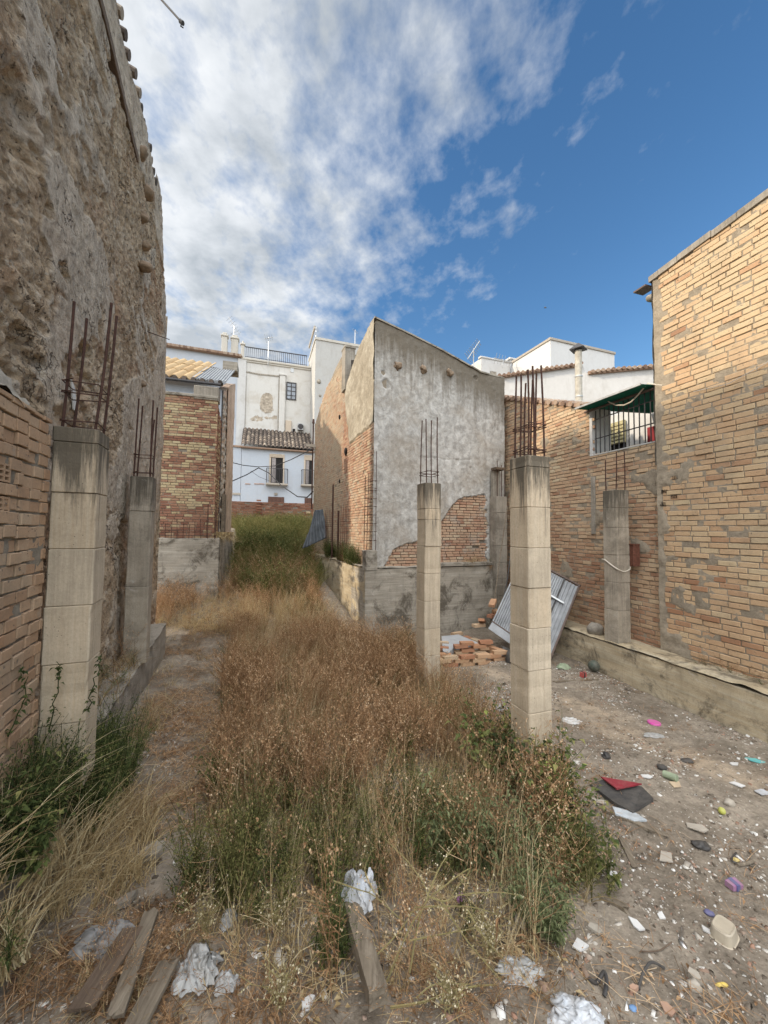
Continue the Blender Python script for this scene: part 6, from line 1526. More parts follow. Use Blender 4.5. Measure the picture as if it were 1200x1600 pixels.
c = gp(1128, 1272); o = rock('ball', c + np.array((0, 0, .024)), (.025, .025, .025), M['lime'], None, 4, base=c, subdiv=3, amp=.03); tag(o, 'small lime yellow ball lying in the rubble', 'ball')
def tub():
    c = gp(1131, 1463); root = thing('plastic_tub', c, 'upturned yellowed plastic food tub on the soil', 'tub'); mb = MB(); ca = .6
    def ring(w, h, z, n=28):
        r = []
        for i in range(n):
            t = 2 * PI * i / n; x, y = math.copysign(abs(math.cos(t)) ** .55, math.cos(t)) * w, math.copysign(abs(math.sin(t)) ** .55, math.sin(t)) * h
            r.append((c[0] + math.cos(ca) * x - math.sin(ca) * y, c[1] + math.sin(ca) * x + math.cos(ca) * y, c[2] + z))
        return r
    lv = [ring(.074, .056, 0), ring(.076, .058, .006), ring(.071, .053, .008), ring(.062, .046, .055), ring(.057, .041, .062), ring(.05, .035, .060)]; n = 28
    for r in lv: mb.V += r
    for j in range(len(lv) - 1):
        for i in range(n): mb.F.append((j * n + i, j * n + (i + 1) % n, (j + 1) * n + (i + 1) % n, (j + 1) * n + i)); mb.T.append(.5); mb.M.append(0)
    mb.F.append(tuple((len(lv) - 1) * n + i for i in range(n))); mb.T.append(.5); mb.M.append(0); mb.build('tub_body', M['tub'], root, smooth=False)
tub()
def spoon():
    c = gp(1067, 1476); root = thing('spoon', c, 'shiny steel spoon lying on the soil next to the tub', 'spoon'); h = gp(1066, 1450)
    V = []; n = 14
    for j in range(5):
        for i in range(n):
            t = 2 * PI * i / n; r = j / 4; V.append((c[0] + math.cos(t) * .016 * r, c[1] + math.sin(t) * .026 * r, c[2] + .006 + .008 * (1 - r * r)))
    F = [(j * n + i, j * n + (i + 1) % n, (j + 1) * n + (i + 1) % n, (j + 1) * n + i) for j in range(4) for i in range(n)]
    mesh_object('spoon_bowl', V, F, M['spoon'], root, smooth=True)
    mb = MB(); mb.tube([c + (0, .024, .008), h * .5 + c * .5 + (0, 0, .014), h + (0, 0, .008)], [.004, .003, .005], 6); mb.build('handle', M['spoon'], root)
spoon()
def carton(px, py, L, w, h, ang, mat, label, cat, name, band=None):
    c = gp(px, py); root = thing(name, c, label, cat); mb = MB(); ca, sa = math.cos(ang), math.sin(ang); ax, ay = np.array((ca, sa, .06)), np.array((-sa, ca, .03))
    mb.box(c + np.array((0, 0, h / 2 + .004)), ax, ay, (0, 0, 1), L / 2, w / 2, h / 2, .5, 0, .003); mb.build('body', M[mat], root)
    if band: mb = MB(); mb.box(c + np.array((0, 0, h / 2 + .004)), ax, ay, (0, 0, 1), L * .18, w / 2 + .003, h / 2 + .003, .5, 0, .001); mb.build('printed_band', M[band], root)
carton(1147, 1387, .075, .05, .03, .2, 'purple', 'small purple and blue wrapper box on the soil', 'wrapper', 'wrapper', 'navy')
carton(911, 1058, .07, .06, .07, .4, 'redplastic', 'small red plastic pot near the dirty green ball', 'pot', 'plastic_pot', 'black')
carton(720, 1410, .05, .03, .03, 1.0, 'purple', 'little purple wrapper caught in the shrub twigs', 'wrapper', 'wrapper')
def bottle(px, py, L, r, ang, mat, label):
    c = gp(px, py); root = thing('plastic_bottle', c, label, 'bottle'); d = (math.cos(ang), math.sin(ang), .02); mb = MB(); mb.lathe(c + np.array((0, 0, r)), [(.002, 0), (r, .005), (r, L * .68), (r * .45, L * .86), (r * .4, L)], 14, d); mb.build('body', M[mat], root)
    mb = MB(); mb.lathe(c + np.array((0, 0, r)), [(r * .46, L * .97), (r * .46, L * 1.07)], 12, d); mb.build('cap', M['blue'], root)
bottle(776, 1028, .24, .035, .1, 'bag_clear', 'empty clear plastic bottle lying at the front of the loose brick ring')
# flat bits
shard(906, 1480, .085, .075, .1, 'paper', 'white glazed tile piece with a moulded arc on the dark soil', 'tile piece', 1, k=4)
shard(1040, 1342, .14, .10, .3, 'tilegrey', 'pale beige angular tile shard below the long thin board', 'tile shard', 2, k=4)
shard(1033, 1433, .06, .045, 1.0, 'paper', 'small white square card above the steel spoon', 'card', 3, k=4, name='white_card')
shard(1105, 1457, .075, .04, 1.9, 'paper', 'white oblong card leaning against the tub', 'card', 4, k=4, name='white_card')
shard(995, 1447, .09, .045, 2.0, 'paper', 'curved pale plastic piece between the white tile and the steel spoon', 'plastic piece', 5, name='plastic_piece')
shard(959, 1370, .07, .06, .5, 'paper', 'broken white china piece near the bush edge', 'china piece', 6, name='china_piece')
shard(1010, 1215, .13, .06, 0, 'paper', 'white oval plastic scrap just above the felt mat', 'plastic piece', 7, name='plastic_piece')
shard(1047, 1212, .16, .09, -.3, 'tilegrey', 'tan cardboard piece beside the small green can', 'cardboard', 8, k=4, name='cardboard_piece')
shard(1055, 1227, .14, .09, .5, 'cardb', 'light brown cardboard triangle in front of the green can', 'cardboard', 9, k=4, name='cardboard_piece') if 'cardb' in M else None
shard(1088, 1296, .15, .10, -.5, 'tilegrey', 'rounded beige shard tilted up beside the lime yellow ball', 'tile shard', 10, tilt=.3)
shard(1152, 1228, .12, .07, -.2, 'paper', 'white torn card beyond the cardboard pieces', 'card', 11, k=4, name='white_card')
shard(1192, 1240, .13, .08, .2, 'bag_white', 'white plastic piece beyond the turquoise strip on the rubble', 'plastic piece', 12, name='plastic_piece')
shard(1147, 1195, .10, .05, .3, 'paper', 'white flat scrap near the turquoise piece', 'paper', 13, name='paper_sheet')
shard(1182, 1190, .18, .08, -.4, 'teal', 'turquoise plastic strip on the rubble at the footing side', 'plastic piece', 14, name='plastic_piece')
shard(936, 1254, .16, .06, -.3, 'tilegrey', 'grey flaky board strip at the pointed corner of the felt mat', 'board', 15, name='board_fragment')
shard(1085, 1533, .05, .06, .3, 'tilegrey', 'little upright pale stone chip below the spoon', 'stone chip', 16, th=.03)
shard(1043, 1580, .05, .06, 1.0, 'terracotta', 'tan angular ceramic chip near the bottom of the soil', 'ceramic chip', 17)
shard(948, 1340, .07, .04, .8, 'terracotta', 'orange terracotta chip beside the bush edge', 'ceramic chip', 18)
shard(990, 1550, .05, .025, .1, 'terracotta', 'small tan brick chip beside the curved black strip', 'brick chip', 19, th=.02)
shard(197, 1415, .12, .08, .9, 'stone', 'grey stone slab tilted out of the soil below the straw grass', 'stone', 20, th=.03, name='stone', tilt=.4)
shard(278, 1455, .10, .05, .5, 'tilegrey', 'beige pottery shard on the dark earth by the dull plastic scrap', 'pottery shard', 21, tilt=.3)
shard(240, 1345, .16, .12, .3, 'stone', 'pale grey rounded stone under overhanging straw', 'stone', 22, th=.05, name='stone', tilt=.3)
shard(480, 1572, .07, .05, .4, 'paper', 'small white stone chip beside the rotten timber', 'stone chip', 23, th=.02)
shard(815, 1445, .11, .07, .8, 'tilegrey', 'beige flat stone resting at the edge of the twiggy shrub', 'stone', 24, th=.03, name='stone', tilt=.25)
shard(866, 1390, .04, .05, .8, 'paper', 'thin white curled scrap under the green bush', 'paper', 25, name='paper_sheet', tilt=.6)
shard(930, 1455, .08, .05, -.7, 'stone', 'flat dark grey stone above the white tile piece', 'stone', 26, th=.015, name='stone')
shard(1040, 1555, .05, .035, .4, 'tilegrey', 'beige stone chip near the curved black strip end', 'stone chip', 27) if False else None
lump(1096, 1324, (0.054, 0.036, 0.025), 'black', 'crumpled black cloth lump on the rubble', 'cloth', 31, 'black_cloth', .5)
lump(947, 1183, (0.036, 0.043, 0.029), 'black', 'crumpled black plastic lump uphill from the felt mat', 'plastic scrap', 32, 'black_plastic', .5)
lump(1034, 1201, (0.043, 0.036, 0.025), 'felt', 'round dark lump beside the green can', 'lump', 33, 'dark_lump', .4)
lump(1074, 1191, (0.058, 0.036, 0.022), 'felt', 'flat dark shoe like sole on the rubble', 'sole', 34, 'shoe_sole', .3)
lump(1140, 1258, (0.043, 0.032, 0.032), 'tilegrey', 'beige rounded stone above the lime yellow ball', 'stone', 35)
lump(1085, 1545, (.03, .025, .025), 'tilegrey', 'pale broken stone on the soil between curved strip and yellow bit', 'stone', 36)
lump(795, 1035, (.05, .05, .13), 'felt', 'dark upright bundle leaning behind the foot of the thick column', 'bundle', 37, 'dark_bundle', .25)
lump(1108, 1428, (.028, .02, .012), 'navy', 'small navy blue plastic blob above the tub', 'plastic piece', 38, 'plastic_piece')
lump(990, 1577, (.018, .014, .008), 'blue', 'tiny bright blue plastic bit near the bottom of the soil', 'plastic piece', 39, 'plastic_piece')
lump(1150, 1345, (.022, .015, .012), 'yellow', 'small yellow plastic bit on the rubble', 'plastic piece', 40, 'plastic_piece')
lump(1128, 1540, (.03, .01, .008), 'yellow', 'thin pale yellow plastic bit on the soil below the tub', 'plastic piece', 41, 'plastic_piece')
lump(690, 1308, (.025, .02, .02), 'redplastic', 'tiny red scrap caught among the weeds', 'plastic piece', 42, 'plastic_piece')
c = gp(1037, 1214); mb = MB(); mb.lathe(c + np.array((0, 0, .03)), [(.028, 0), (.03, .005), (.03, .10), (.027, .105)], 14, (.5, -.8, .1)); tag(mb.build('green_can', M['greenbag'], base=c), 'small crushed green can lying among the cardboard pieces', 'can')
curve_thing([(920, 1532), (932, 1538), (944, 1532, .03), (948, 1545, .02), (944, 1560)], .009, 'black', 'thick black rubber strip curling on the soil', 'rubber strip', 'rubber_strip')
curve_thing([(998, 1548), (1004, 1533, .02), (1018, 1520, .04), (1038, 1516)], .006, 'felt', 'thin dark curved strip arching beside the small brick chip', 'strip', 'curved_strip')
curve_thing([(1000, 1490), (1030, 1488), (1050, 1475)], .003, 'wood_brown', 'thin bent twig on the soil beside the spoon', 'twig', 'bent_twig')
curve_thing([(1152, 1354), (1165, 1352), (1178, 1347)], .010, 'wood_old', 'short thick twig next to the yellow plastic bit', 'twig', 'short_twig')
curve_thing([(1150, 1335), (1143, 1346), (1153, 1352)], .006, 'black', 'short black bent strip beside the yellow plastic bit', 'strip', 'bent_strip')

# countless chips, pebbles and crumbs: one stuff object
def chips():
    N = 110000; r = RNG
    x = r.uniform(-2.4, 5.2, N); y = r.uniform(1.2, 8.2, N)
    dens = np.where(x > .55 + .15 * y, .95, .18) * (.35 + .65 * (fbm(x * 1.3, y * 1.3, 0, 4, 71) > -.15))
    dens = np.where((x + .404 * (y - 4) < -2.0) & (x + .404 * (y - 4) > -2.6) & (y > 3.4) & (y < 5.2), .8, dens)
    dens = np.where(y < 2.3, .8, dens)
    dens = dens * (RWd(x, y) > .34) * (y < 8.4 - .1 * x)
    dens = dens * np.clip(.55 + 1.1 * fbm(x * 2.3, y * 2.3, 0, 4, 171), .12, 1)
    keep = r.random(N) < dens; x, y = x[keep], y[keep]; n = len(x)
    s = .0040 + .0135 * r.random(n) ** 2.8; s = s * .8; s = np.where(r.random(n) < .014, s * 2.2 + .004, s); s = np.where((y < 2.3) & (x < 1.2) & (x > -.9) & (r.random(n) < .10), s * 2.2 + .006, s)
    th = s * r.uniform(.15, .6, n); a = r.uniform(0, PI, n); z = gz(x, y)
    k = 5; ang = (np.arange(k)[None] + r.uniform(-.3, .3, (n, k))) * 2 * PI / k; rad = r.uniform(.6, 1.25, (n, k)) * s[:, None]
    lx, ly = np.cos(ang) * rad * r.uniform(.9, 1.8, (n, 1)), np.sin(ang) * rad
    wx = x[:, None] + lx * np.cos(a)[:, None] - ly * np.sin(a)[:, None]; wy = y[:, None] + lx * np.sin(a)[:, None] + ly * np.cos(a)[:, None]
    tl = r.uniform(-.35, .35, (n, 2)); tz = lx * tl[:, :1] + ly * tl[:, 1:]
    bot = np.stack([wx, wy, np.broadcast_to(z[:, None] - .004, wx.shape)], -1); top = np.stack([x[:, None] + (wx - x[:, None]) * .85, y[:, None] + (wy - y[:, None]) * .85, z[:, None] + th[:, None] + tz], -1)
    V = np.concatenate([bot, top], 1).reshape(-1, 3); base = (np.arange(n) * 2 * k)[:, None]
    F = []
    for i in range(k):
        j = (i + 1) % k; F.append(np.concatenate([base + i, base + j, base + k + j, base + k + i], 1))
    t0 = r.random(n) ** 1.2; T = [t0] * k
    F.append(np.concatenate([base + k, base + k + 1, base + k + 2, base + k + 3], 1)); F.append(np.concatenate([base + k, base + k + 3, base + k + 4, base + k + 4], 1)[:, :]); T += [t0, t0]
    F4 = np.concatenate(F[:-1]); T4 = np.concatenate(T[:-1])
    # last triangle as a degenerate-free quad is skipped: use the pentagon's remaining corner via a thin quad
    o = mesh_object('rubble_chips', V, F4, M['chip'], tint=T4); tag(o, 'countless pale chips of tile, plaster and pebbles strewn over the bare soil', 'rubble', kind='stuff')
def RWd(x, y):                                            # distance in front of the right-hand footing
    return -((x - 3.475) * U17[0] + (y - 5.97) * U17[1]) + .34
chips()
# ------------------------------------------------------------------ vegetation
class PB:
    """plant builder: quads only"""
    def __init__(s, seed): s.V = []; s.F = []; s.T = []; s.r = random.Random(seed)
    def quad(s, a, b, c, d, t):
        k = len(s.V); s.V += [a, b, c, d]; s.F.append((k, k + 1, k + 2, k + 3)); s.T.append(t)
    def ribbon(s, pts, w0, w1, t, face=None):
        n = len(pts); prev = None; f = face if face is not None else Vector((s.r.uniform(-1, 1), s.r.uniform(-1, 1), .2)).normalized()
        for i, p in enumerate(pts):
            d = (pts[min(i + 1, n - 1)] - pts[max(i - 1, 0)]); sd = d.cross(f); sd = sd.normalized() if sd.length > 1e-6 else Vector((1, 0, 0))
            w = w0 + (w1 - w0) * i / max(1, n - 1); q = (p - sd * w / 2, p + sd * w / 2)
            if prev: s.quad(prev[0], prev[1], q[1], q[0], t)
            prev = q
    def leaf(s, p, d, L, w, t, droop=.2, fold=.25):
        d = d.normalized(); sd = d.cross(Vector((0, 0, 1))); sd = sd.normalized() if sd.length > 1e-4 else Vector((1, 0, 0)); up = sd.cross(d)
        m_ = p + d * L * .45 + up * L * .04; e = p + d * L - Vector((0, 0, droop * L)); l = m_ + sd * w / 2 + up * w * fold; r_ = m_ - sd * w / 2 + up * w * fold
        k = len(s.V); s.V += [p, l, e, r_, m_]; s.F += [(k, k + 4, k + 2, k + 1), (k, k + 3, k + 2, k + 4)]; s.T += [t, t + .04]
    def seed(s, p, z, t):
        d = Vector((s.r.gauss(0, 1), s.r.gauss(0, 1), s.r.gauss(0, .7))).normalized(); a = d.orthogonal().normalized() * z * .55; d = d * z
        s.quad(p, p + d * .5 + a, p + d, p + d * .5 - a, t)
    def arr(s): return np.array([tuple(v) for v in s.V]), np.array(s.F), np.array(s.T)
def stalk(r, h, lean, n=4, bend=.15):
    a = r.uniform(0, 2 * PI); l = r.uniform(0, lean); pts = []
    for i in range(n + 1):
        t = i / n; pts.append(Vector((math.cos(a) * l * h * t * t + r.gauss(0, bend * .04) * (i > 0), math.sin(a) * l * h * t * t + r.gauss(0, bend * .04) * (i > 0), h * t)))
    return pts
def interp(pts, t):
    k = t * (len(pts) - 1); i = min(int(k), len(pts) - 2); return pts[i].lerp(pts[i + 1], k - i)
def dry_plant(seed):
    b = PB(seed); r = b.r
    for _ in range(r.randint(2, 3)):
        h = r.uniform(.28, .62); st = stalk(r, h, .35); o = Vector((r.gauss(0, .03), r.gauss(0, .03), -.02)); st = [p + o for p in st]
        b.ribbon(st, .0045, .0022, r.uniform(.1, .45))
        for _ in range(r.randint(5, 9)):
            t = r.uniform(.3, 1.0); p = interp(st, t); a = r.uniform(0, 2 * PI); L = r.uniform(.05, .16) * (1.3 - t * .5); up = r.uniform(.5, 1.4)
            e = p + Vector((math.cos(a) * L, math.sin(a) * L, L * up)); m_ = p.lerp(e, .5) + Vector((math.cos(a), math.sin(a), -.3)) * L * .12
            tb = r.uniform(.2, .55); b.ribbon([p, m_, e], .0028, .0016, tb)
            for _ in range(r.randint(3, 6)):
                q = m_.lerp(e, r.uniform(-.2, 1.05)); b.seed(q, r.uniform(.006, .0135), r.choice((r.uniform(.45, .7), r.uniform(.6, 1.0), r.uniform(.25, .5))))
        for _ in range(r.randint(2, 5)):
            p = interp(st, r.uniform(.02, .5)); a = r.uniform(0, 2 * PI); b.leaf(p, Vector((math.cos(a), math.sin(a), r.uniform(-.5, .7))), r.uniform(.03, .07), .010, r.uniform(.15, .6), .5)
    return b.arr()
def grass_tuft(seed, n=(9, 16), h=(.25, .6), w=.006, tl=(.2, 1.0), arch=.9):
    b = PB(seed); r = b.r
    for _ in range(r.randint(*n)):
        a = r.uniform(0, 2 * PI); H = r.uniform(*h); l = r.uniform(.1, arch); t = r.uniform(*tl); o = Vector((r.gauss(0, .025), r.gauss(0, .025), -.02)); pts = []
        for i in range(6):
            k = i / 5; pts.append(o + Vector((math.cos(a) * H * l * k ** 1.7, math.sin(a) * H * l * k ** 1.7, H * (k - .42 * l * k ** 2.6))))
        b.ribbon(pts, w, w * .2, t, Vector((math.cos(a + .5), math.sin(a + .5), .5)))
    return b.arr()
def leafy_plant(seed, h=(.2, .45), stems=(3, 5), L=(.02, .05), wf=.5, nl=(10, 18), tl=(.1, .9), lean=.5, up=.4, whorl=False):
    b = PB(seed); r = b.r
    for _ in range(r.randint(*stems)):
        H = r.uniform(*h); st = stalk(r, H, lean, 4); b.ribbon(st, .005, .0025, r.uniform(.1, .4))
        for _ in range(r.randint(*nl)):
            t = r.uniform(.12, 1.0); p = interp(st, t); a = r.uniform(0, 2 * PI); ll = r.uniform(*L) * (1.2 - .5 * t)
            tp = p + Vector((math.cos(a), math.sin(a), r.uniform(0, .6))) * r.uniform(.0, .05)
            b.leaf(tp, Vector((math.cos(a), math.sin(a), r.uniform(-.3, up + .4))), ll, ll * wf, r.uniform(*tl), r.uniform(0, .5))
    return b.arr()
def litter_straw(seed):
    b = PB(seed); r = b.r
    for _ in range(14):
        a = r.uniform(0, 2 * PI); L = r.uniform(.05, .22); c = Vector((r.gauss(0, .08), r.gauss(0, .08), r.uniform(.004, .03))); d = Vector((math.cos(a), math.sin(a), r.uniform(-.12, .2)))
        b.ribbon([c - d * L / 2, c + Vector((0, 0, .008)), c + d * L / 2], .0035, .002, r.uniform(.1, .85), Vector((0, 0, 1)))
    for _ in range(5):
        a = r.uniform(0, 2 * PI); b.leaf(Vector((r.gauss(0, .08), r.gauss(0, .08), .012)), Vector((math.cos(a), math.sin(a), .1)), r.uniform(.02, .05), .016, r.uniform(.1, .6))
    return b.arr()
def scatter(variants, pts, rng, scale=(.8, 1.2), tj=.12, lean=.12, tb=0.0):
    """pts (n,3) -> merged V,F,T"""
    n = len(pts); which = rng.integers(0, len(variants), n); Vs, Fs, Ts = [], [], []; off = 0
    for k, (v, f, t) in enumerate(variants):
        idx = np.nonzero(which == k)[0]; m_ = len(idx)
        if not m_: continue
        a = rng.uniform(0, 2 * PI, m_); s = rng.uniform(*scale, m_); ca, sa = np.cos(a) * s, np.sin(a) * s; lx, ly = rng.normal(0, lean, m_), rng.normal(0, lean, m_)
        X = ca[:, None] * v[None, :, 0] - sa[:, None] * v[None, :, 1] + lx[:, None] * v[None, :, 2] + pts[idx, 0][:, None]
        Y = sa[:, None] * v[None, :, 0] + ca[:, None] * v[None, :, 1] + ly[:, None] * v[None, :, 2] + pts[idx, 1][:, None]
        Zz = s[:, None] * v[None, :, 2] + pts[idx, 2][:, None]
        Vs.append(np.stack([X, Y, Zz], -1).reshape(-1, 3)); Fs.append((f[None] + (np.arange(m_) * len(v))[:, None, None] + off).reshape(-1, 4)); Ts.append((t[None] + rng.normal(tb, tj, m_)[:, None]).ravel()); off += m_ * len(v)
    return np.concatenate(Vs), np.concatenate(Fs), np.clip(np.concatenate(Ts), 0, 1)
def poly_world(px):
    return [tuple(gp(x, y)[:2]) for x, y in px]
EXCL = [(*gp(x, y)[:2], r) for x, y, r in ((556, 1455, .13), (552, 1490, .10), (563, 1520, .10), (572, 1550, .10), (585, 1590, .12), (308, 1520, .16), (560, 1430, .1), (548, 1540, .08), (560, 1575, .1), (350, 1445, .07), (670, 1060, .16), (830, 1200, .15))]
def fill(poly, dens, rng, mask=None, zf=None):
    P_ = np.array(poly); x0, y0 = P_.min(0); x1, y1 = P_.max(0); n = int((x1 - x0) * (y1 - y0) * dens)
    x, y = rng.uniform(x0, x1, n), rng.uniform(y0, y1, n); k = inpoly(poly, x, y)
    if mask is not None: k &= rng.random(n) < mask(x, y)
    for ex, ey, er in EXCL: k &= ((x - ex) ** 2 + (y - ey) ** 2) > er * er * rng.uniform(.5, 1.3, n)
    x, y = x[k], y[k]; return np.column_stack([x, y, (zf or gz)(x, y)])
def stuff(name, mats, parts, label, cat, kind='stuff', base=None):
    V = []; F = []; T = []; mi = []; o = 0
    for i, (v, f, t) in parts: V.append(v); F.append(f + o); T.append(t); mi.append(np.full(len(f), i)); o += len(v)
    ob = mesh_object(name, np.concatenate(V), np.concatenate(F), mats, tint=np.concatenate(T), mi=np.concatenate(mi), base=base)
    return tag(ob, label, cat, kind=kind)
R1 = np.random.default_rng(5)
DRY = [dry_plant(i) for i in range(16)]; STRAW = [litter_straw(40 + i) for i in range(8)]; SHORT = [grass_tuft(60 + i, (8, 14), (.10, .28), .0045, (.2, .9), 1.1) for i in range(8)]
FINE = [leafy_plant(80 + i, (.18, .42), (4, 7), (.016, .034), .3, (16, 26), (.1, .9), .35, .8) for i in range(8)]
# brown weeds over the middle of the lot
field = poly_world([(362, 1000), (345, 1100), (325, 1290), (300, 1400), (330, 1500), (480, 1560), (700, 1570), (850, 1500), (900, 1380), (880, 1270), (800, 1200), (735, 1110), (690, 1062), (640, 1020), (590, 1012), (536, 992), (496, 940), (470, 903), (380, 885), (350, 930), (240, 945), (235, 980), (320, 985)])
def fm(x, y):
    f = .45 + .95 * fbm(x * 1.5, y * 1.5, 0, 4, 33); near = sstep(3.1, 2.3, y); return np.clip(f, .10, 1) * (1 - .55 * near) * (1 - .35 * sstep(6.4, 7.5, y))
pts = fill(field, 250, R1, fm)
print('dry plants', len(pts))
d1 = scatter(DRY, pts, R1, (.7, 1.15), .12, .16)
STALKS = [grass_tuft(400 + i, (5, 9), (.3, .62), .0038, (.3, .95), .5) for i in range(8)]
p5 = fill(field, 150, R1, lambda x, y: np.clip(.35 + .9 * fbm(x * 1.1, y * 1.1, 0, 3, 53), 0, 1)); d5 = scatter(STALKS, p5, R1, (.7, 1.2), .12, .14)
p6 = fill(field, 75, R1, lambda x, y: np.clip(.8 * fbm(x * 1.3, y * 1.3, 0, 3, 91), 0, 1)); d6 = scatter(FINE, p6, R1, (.7, 1.1), .12, .14, -.05)
pts2 = fill(field, 90, R1); d2 = scatter(STRAW, pts2, R1, (.8, 1.3), .1, .02)
pts3 = fill(field, 60, R1, lambda x, y: .3 + .7 * (y > 5)); d3 = scatter(SHORT, pts3, R1, (.8, 1.5), .1, .1)
stuff('dry_weeds', [M['dry_weed'], M['straw'], M['olive_weed']], [(0, d1), (1, d2), (1, d3), (1, d5), (2, d6)], 'dense knee high reddish brown dry weeds with tiny pale seed heads filling the middle of the lot', 'dry weeds')
# trodden path: flattened straw
path = poly_world([(262, 960), (345, 985), (348, 1120), (330, 1290), (215, 1330), (150, 1230), (225, 1110), (250, 1010)])
p_ = fill(path, 160, R1, lambda x, y: np.clip(.6 + .8 * fbm(x * 2, y * 2, 0, 3, 3), .1, 1)); e1 = scatter(STRAW, p_, R1, (.7, 1.3), .12, .02); p_ = fill(path, 60, R1, lambda x, y: np.clip(.3 + fbm(x * 2, y * 2, 0, 3, 8), 0, 1)); e2 = scatter(SHORT, p_, R1, (.6, 1.2), .1, .1)
right = poly_world([(700, 1060), (900, 1200), (960, 1400), (860, 1600), (1190, 1600), (1195, 1140), (870, 1030), (760, 1045)])
p_ = fill(right, 22, R1, lambda x, y: np.clip(.4 + fbm(x * 2, y * 2, 0, 3, 13), 0, 1)); e3 = scatter(STRAW, p_, R1, (.5, 1.0), .12, .02, -.1)
front = poly_world([(60, 1610), (250, 1440), (480, 1540), (860, 1480), (880, 1610)])
p_ = fill(front, 120, R1); e4 = scatter(STRAW, p_, R1, (.5, 1.0), .14, .03, -.12)
p_ = fill(front, 200, R1, lambda x, y: np.clip(.5 + fbm(x * 3, y * 3, 0, 3, 63), 0, 1)); e5 = scatter(DRY, p_, R1, (.18, .5), .12, .35, -.12)
p_ = fill(front, 90, R1, lambda x, y: np.clip(.2 + fbm(x * 3, y * 3, 0, 3, 64), 0, 1)); e6 = scatter(SHORT, p_, R1, (.35, .8), .12, .3, -.15)
corner = poly_world([(0, 1600), (0, 1520), (60, 1470), (200, 1425), (300, 1420), (300, 1600)])
p_ = fill(corner, 260, R1); e7 = scatter(STRAW, p_, R1, (.5, 1.0), .14, .05, -.2)
p_ = fill(corner, 130, R1, lambda x, y: np.clip(.4 + fbm(x * 3, y * 3, 0, 3, 65), 0, 1)); e8 = scatter(SHORT, p_, R1, (.35, .9), .12, .4, -.2)
stuff('dead_grass', [M['straw'], M['dry_weed']], [(1, e7), (0, e8), (1, e1), (0, e2), (1, e3), (1, e4), (1, e5), (0, e6)], 'flattened dead grass and straw littering the trodden earth', 'dead grass')
# green growth up the alley
alley = poly_world([(355, 925), (372, 850)]) + [tuple(at(x, y, Y)[:2]) for x, y, Y in ((362, 822, 17.6), (492, 822, 17.6), (500, 850, 12.6), (505, 880, 10.4), (490, 915, 9.3), (420, 935, 9.0))]
GRN = [leafy_plant(100 + i, (.35, .8), (6, 9), (.05, .11), .30, (16, 26), (.05, .95), .5, .9) for i in range(8)]
p_ = fill(alley, 34, R1, lambda x, y: np.clip(.5 + fbm(x * .9, y * .9, 0, 3, 6), .15, 1)); g1 = scatter(GRN, p_, R1, (.6, 1.15), .18, .1, .26)
TALLG = [grass_tuft(130 + i, (14, 22), (.4, .9), .012, (.2, .9), .8) for i in range(6)]
p_ = fill(alley, 40, R1); g2 = scatter(TALLG, p_, R1, (.5, 1.0), .18, .12, .22)
p_ = fill(alley, 14, R1, lambda x, y: sstep(12.5, 9.5, y)); g3 = scatter(DRY, p_, R1, (1.0, 1.6), .1, .1)
stuff('alley_undergrowth', [M['green_weed'], M['olive_weed'], M['dry_weed']], [(0, g1), (1, g2), (2, g3)], 'thick dark and olive green undergrowth choking the alley before the dark red brick wall', 'undergrowth')

def bush(name, px, py, n, spread, variants, mats, label, cat, seed, scale=(.8, 1.2), zf=None, extra=None, flat=1.0, pos=None, tb=0.0, lean=.15):
    rng = np.random.default_rng(seed); c = np.array(pos, float) if pos is not None else gp(px, py)
    P_ = rng.normal(0, 1, (n, 2)); P_ = P_ / np.maximum(1, np.linalg.norm(P_, axis=1, keepdims=True) / 1.6)
    if callable(spread): xy = spread(P_)
    else: xy = P_ * np.array(spread) * .6
    X = c[0] + xy[:, 0]; Y = c[1] + xy[:, 1]; Zz = (zf(X, Y) if zf else gz(X, Y)) if pos is None else np.full(n, c[2])
    parts = [(0, scatter(variants, np.column_stack([X, Y, Zz]), rng, scale, .12, lean, tb))]
    ms = [mats]
    if extra: 
        for i, (var, k, m_, sc) in enumerate(extra):
            j = rng.integers(0, n, k); parts.append((i + 1, scatter(var, np.column_stack([X[j] + rng.normal(0, .05, k), Y[j] + rng.normal(0, .05, k), Zz[j]]), rng, sc, .12, lean))); ms.append(m_)
    o = stuff(name, [M[m_] for m_ in ms], parts, label, cat, kind=None, base=c); return o
BROAD = [leafy_plant(160 + i, (.25, .6), (3, 5), (.035, .075), .62, (10, 16), (.1, .9), .6, .3) for i in range(6)]
GREY = [leafy_plant(180 + i, (.2, .5), (4, 6), (.025, .055), .42, (14, 22), (.2, .95), .6, .5) for i in range(6)]
LIMELEAF = [leafy_plant(200 + i, (.3, .65), (1, 2), (.04, .065), .8, (5, 8), (.5, 1.0), .6, .3) for i in range(5)]  # few-stemmed plants with wide lime coloured leaves
TALLFINE = [leafy_plant(220 + i, (.3, .62), (5, 8), (.018, .04), .28, (26, 38), (.1, .95), .3, 1.0) for i in range(6)]
onled = lambda X, Y: np.full_like(np.asarray(X, float), .53)
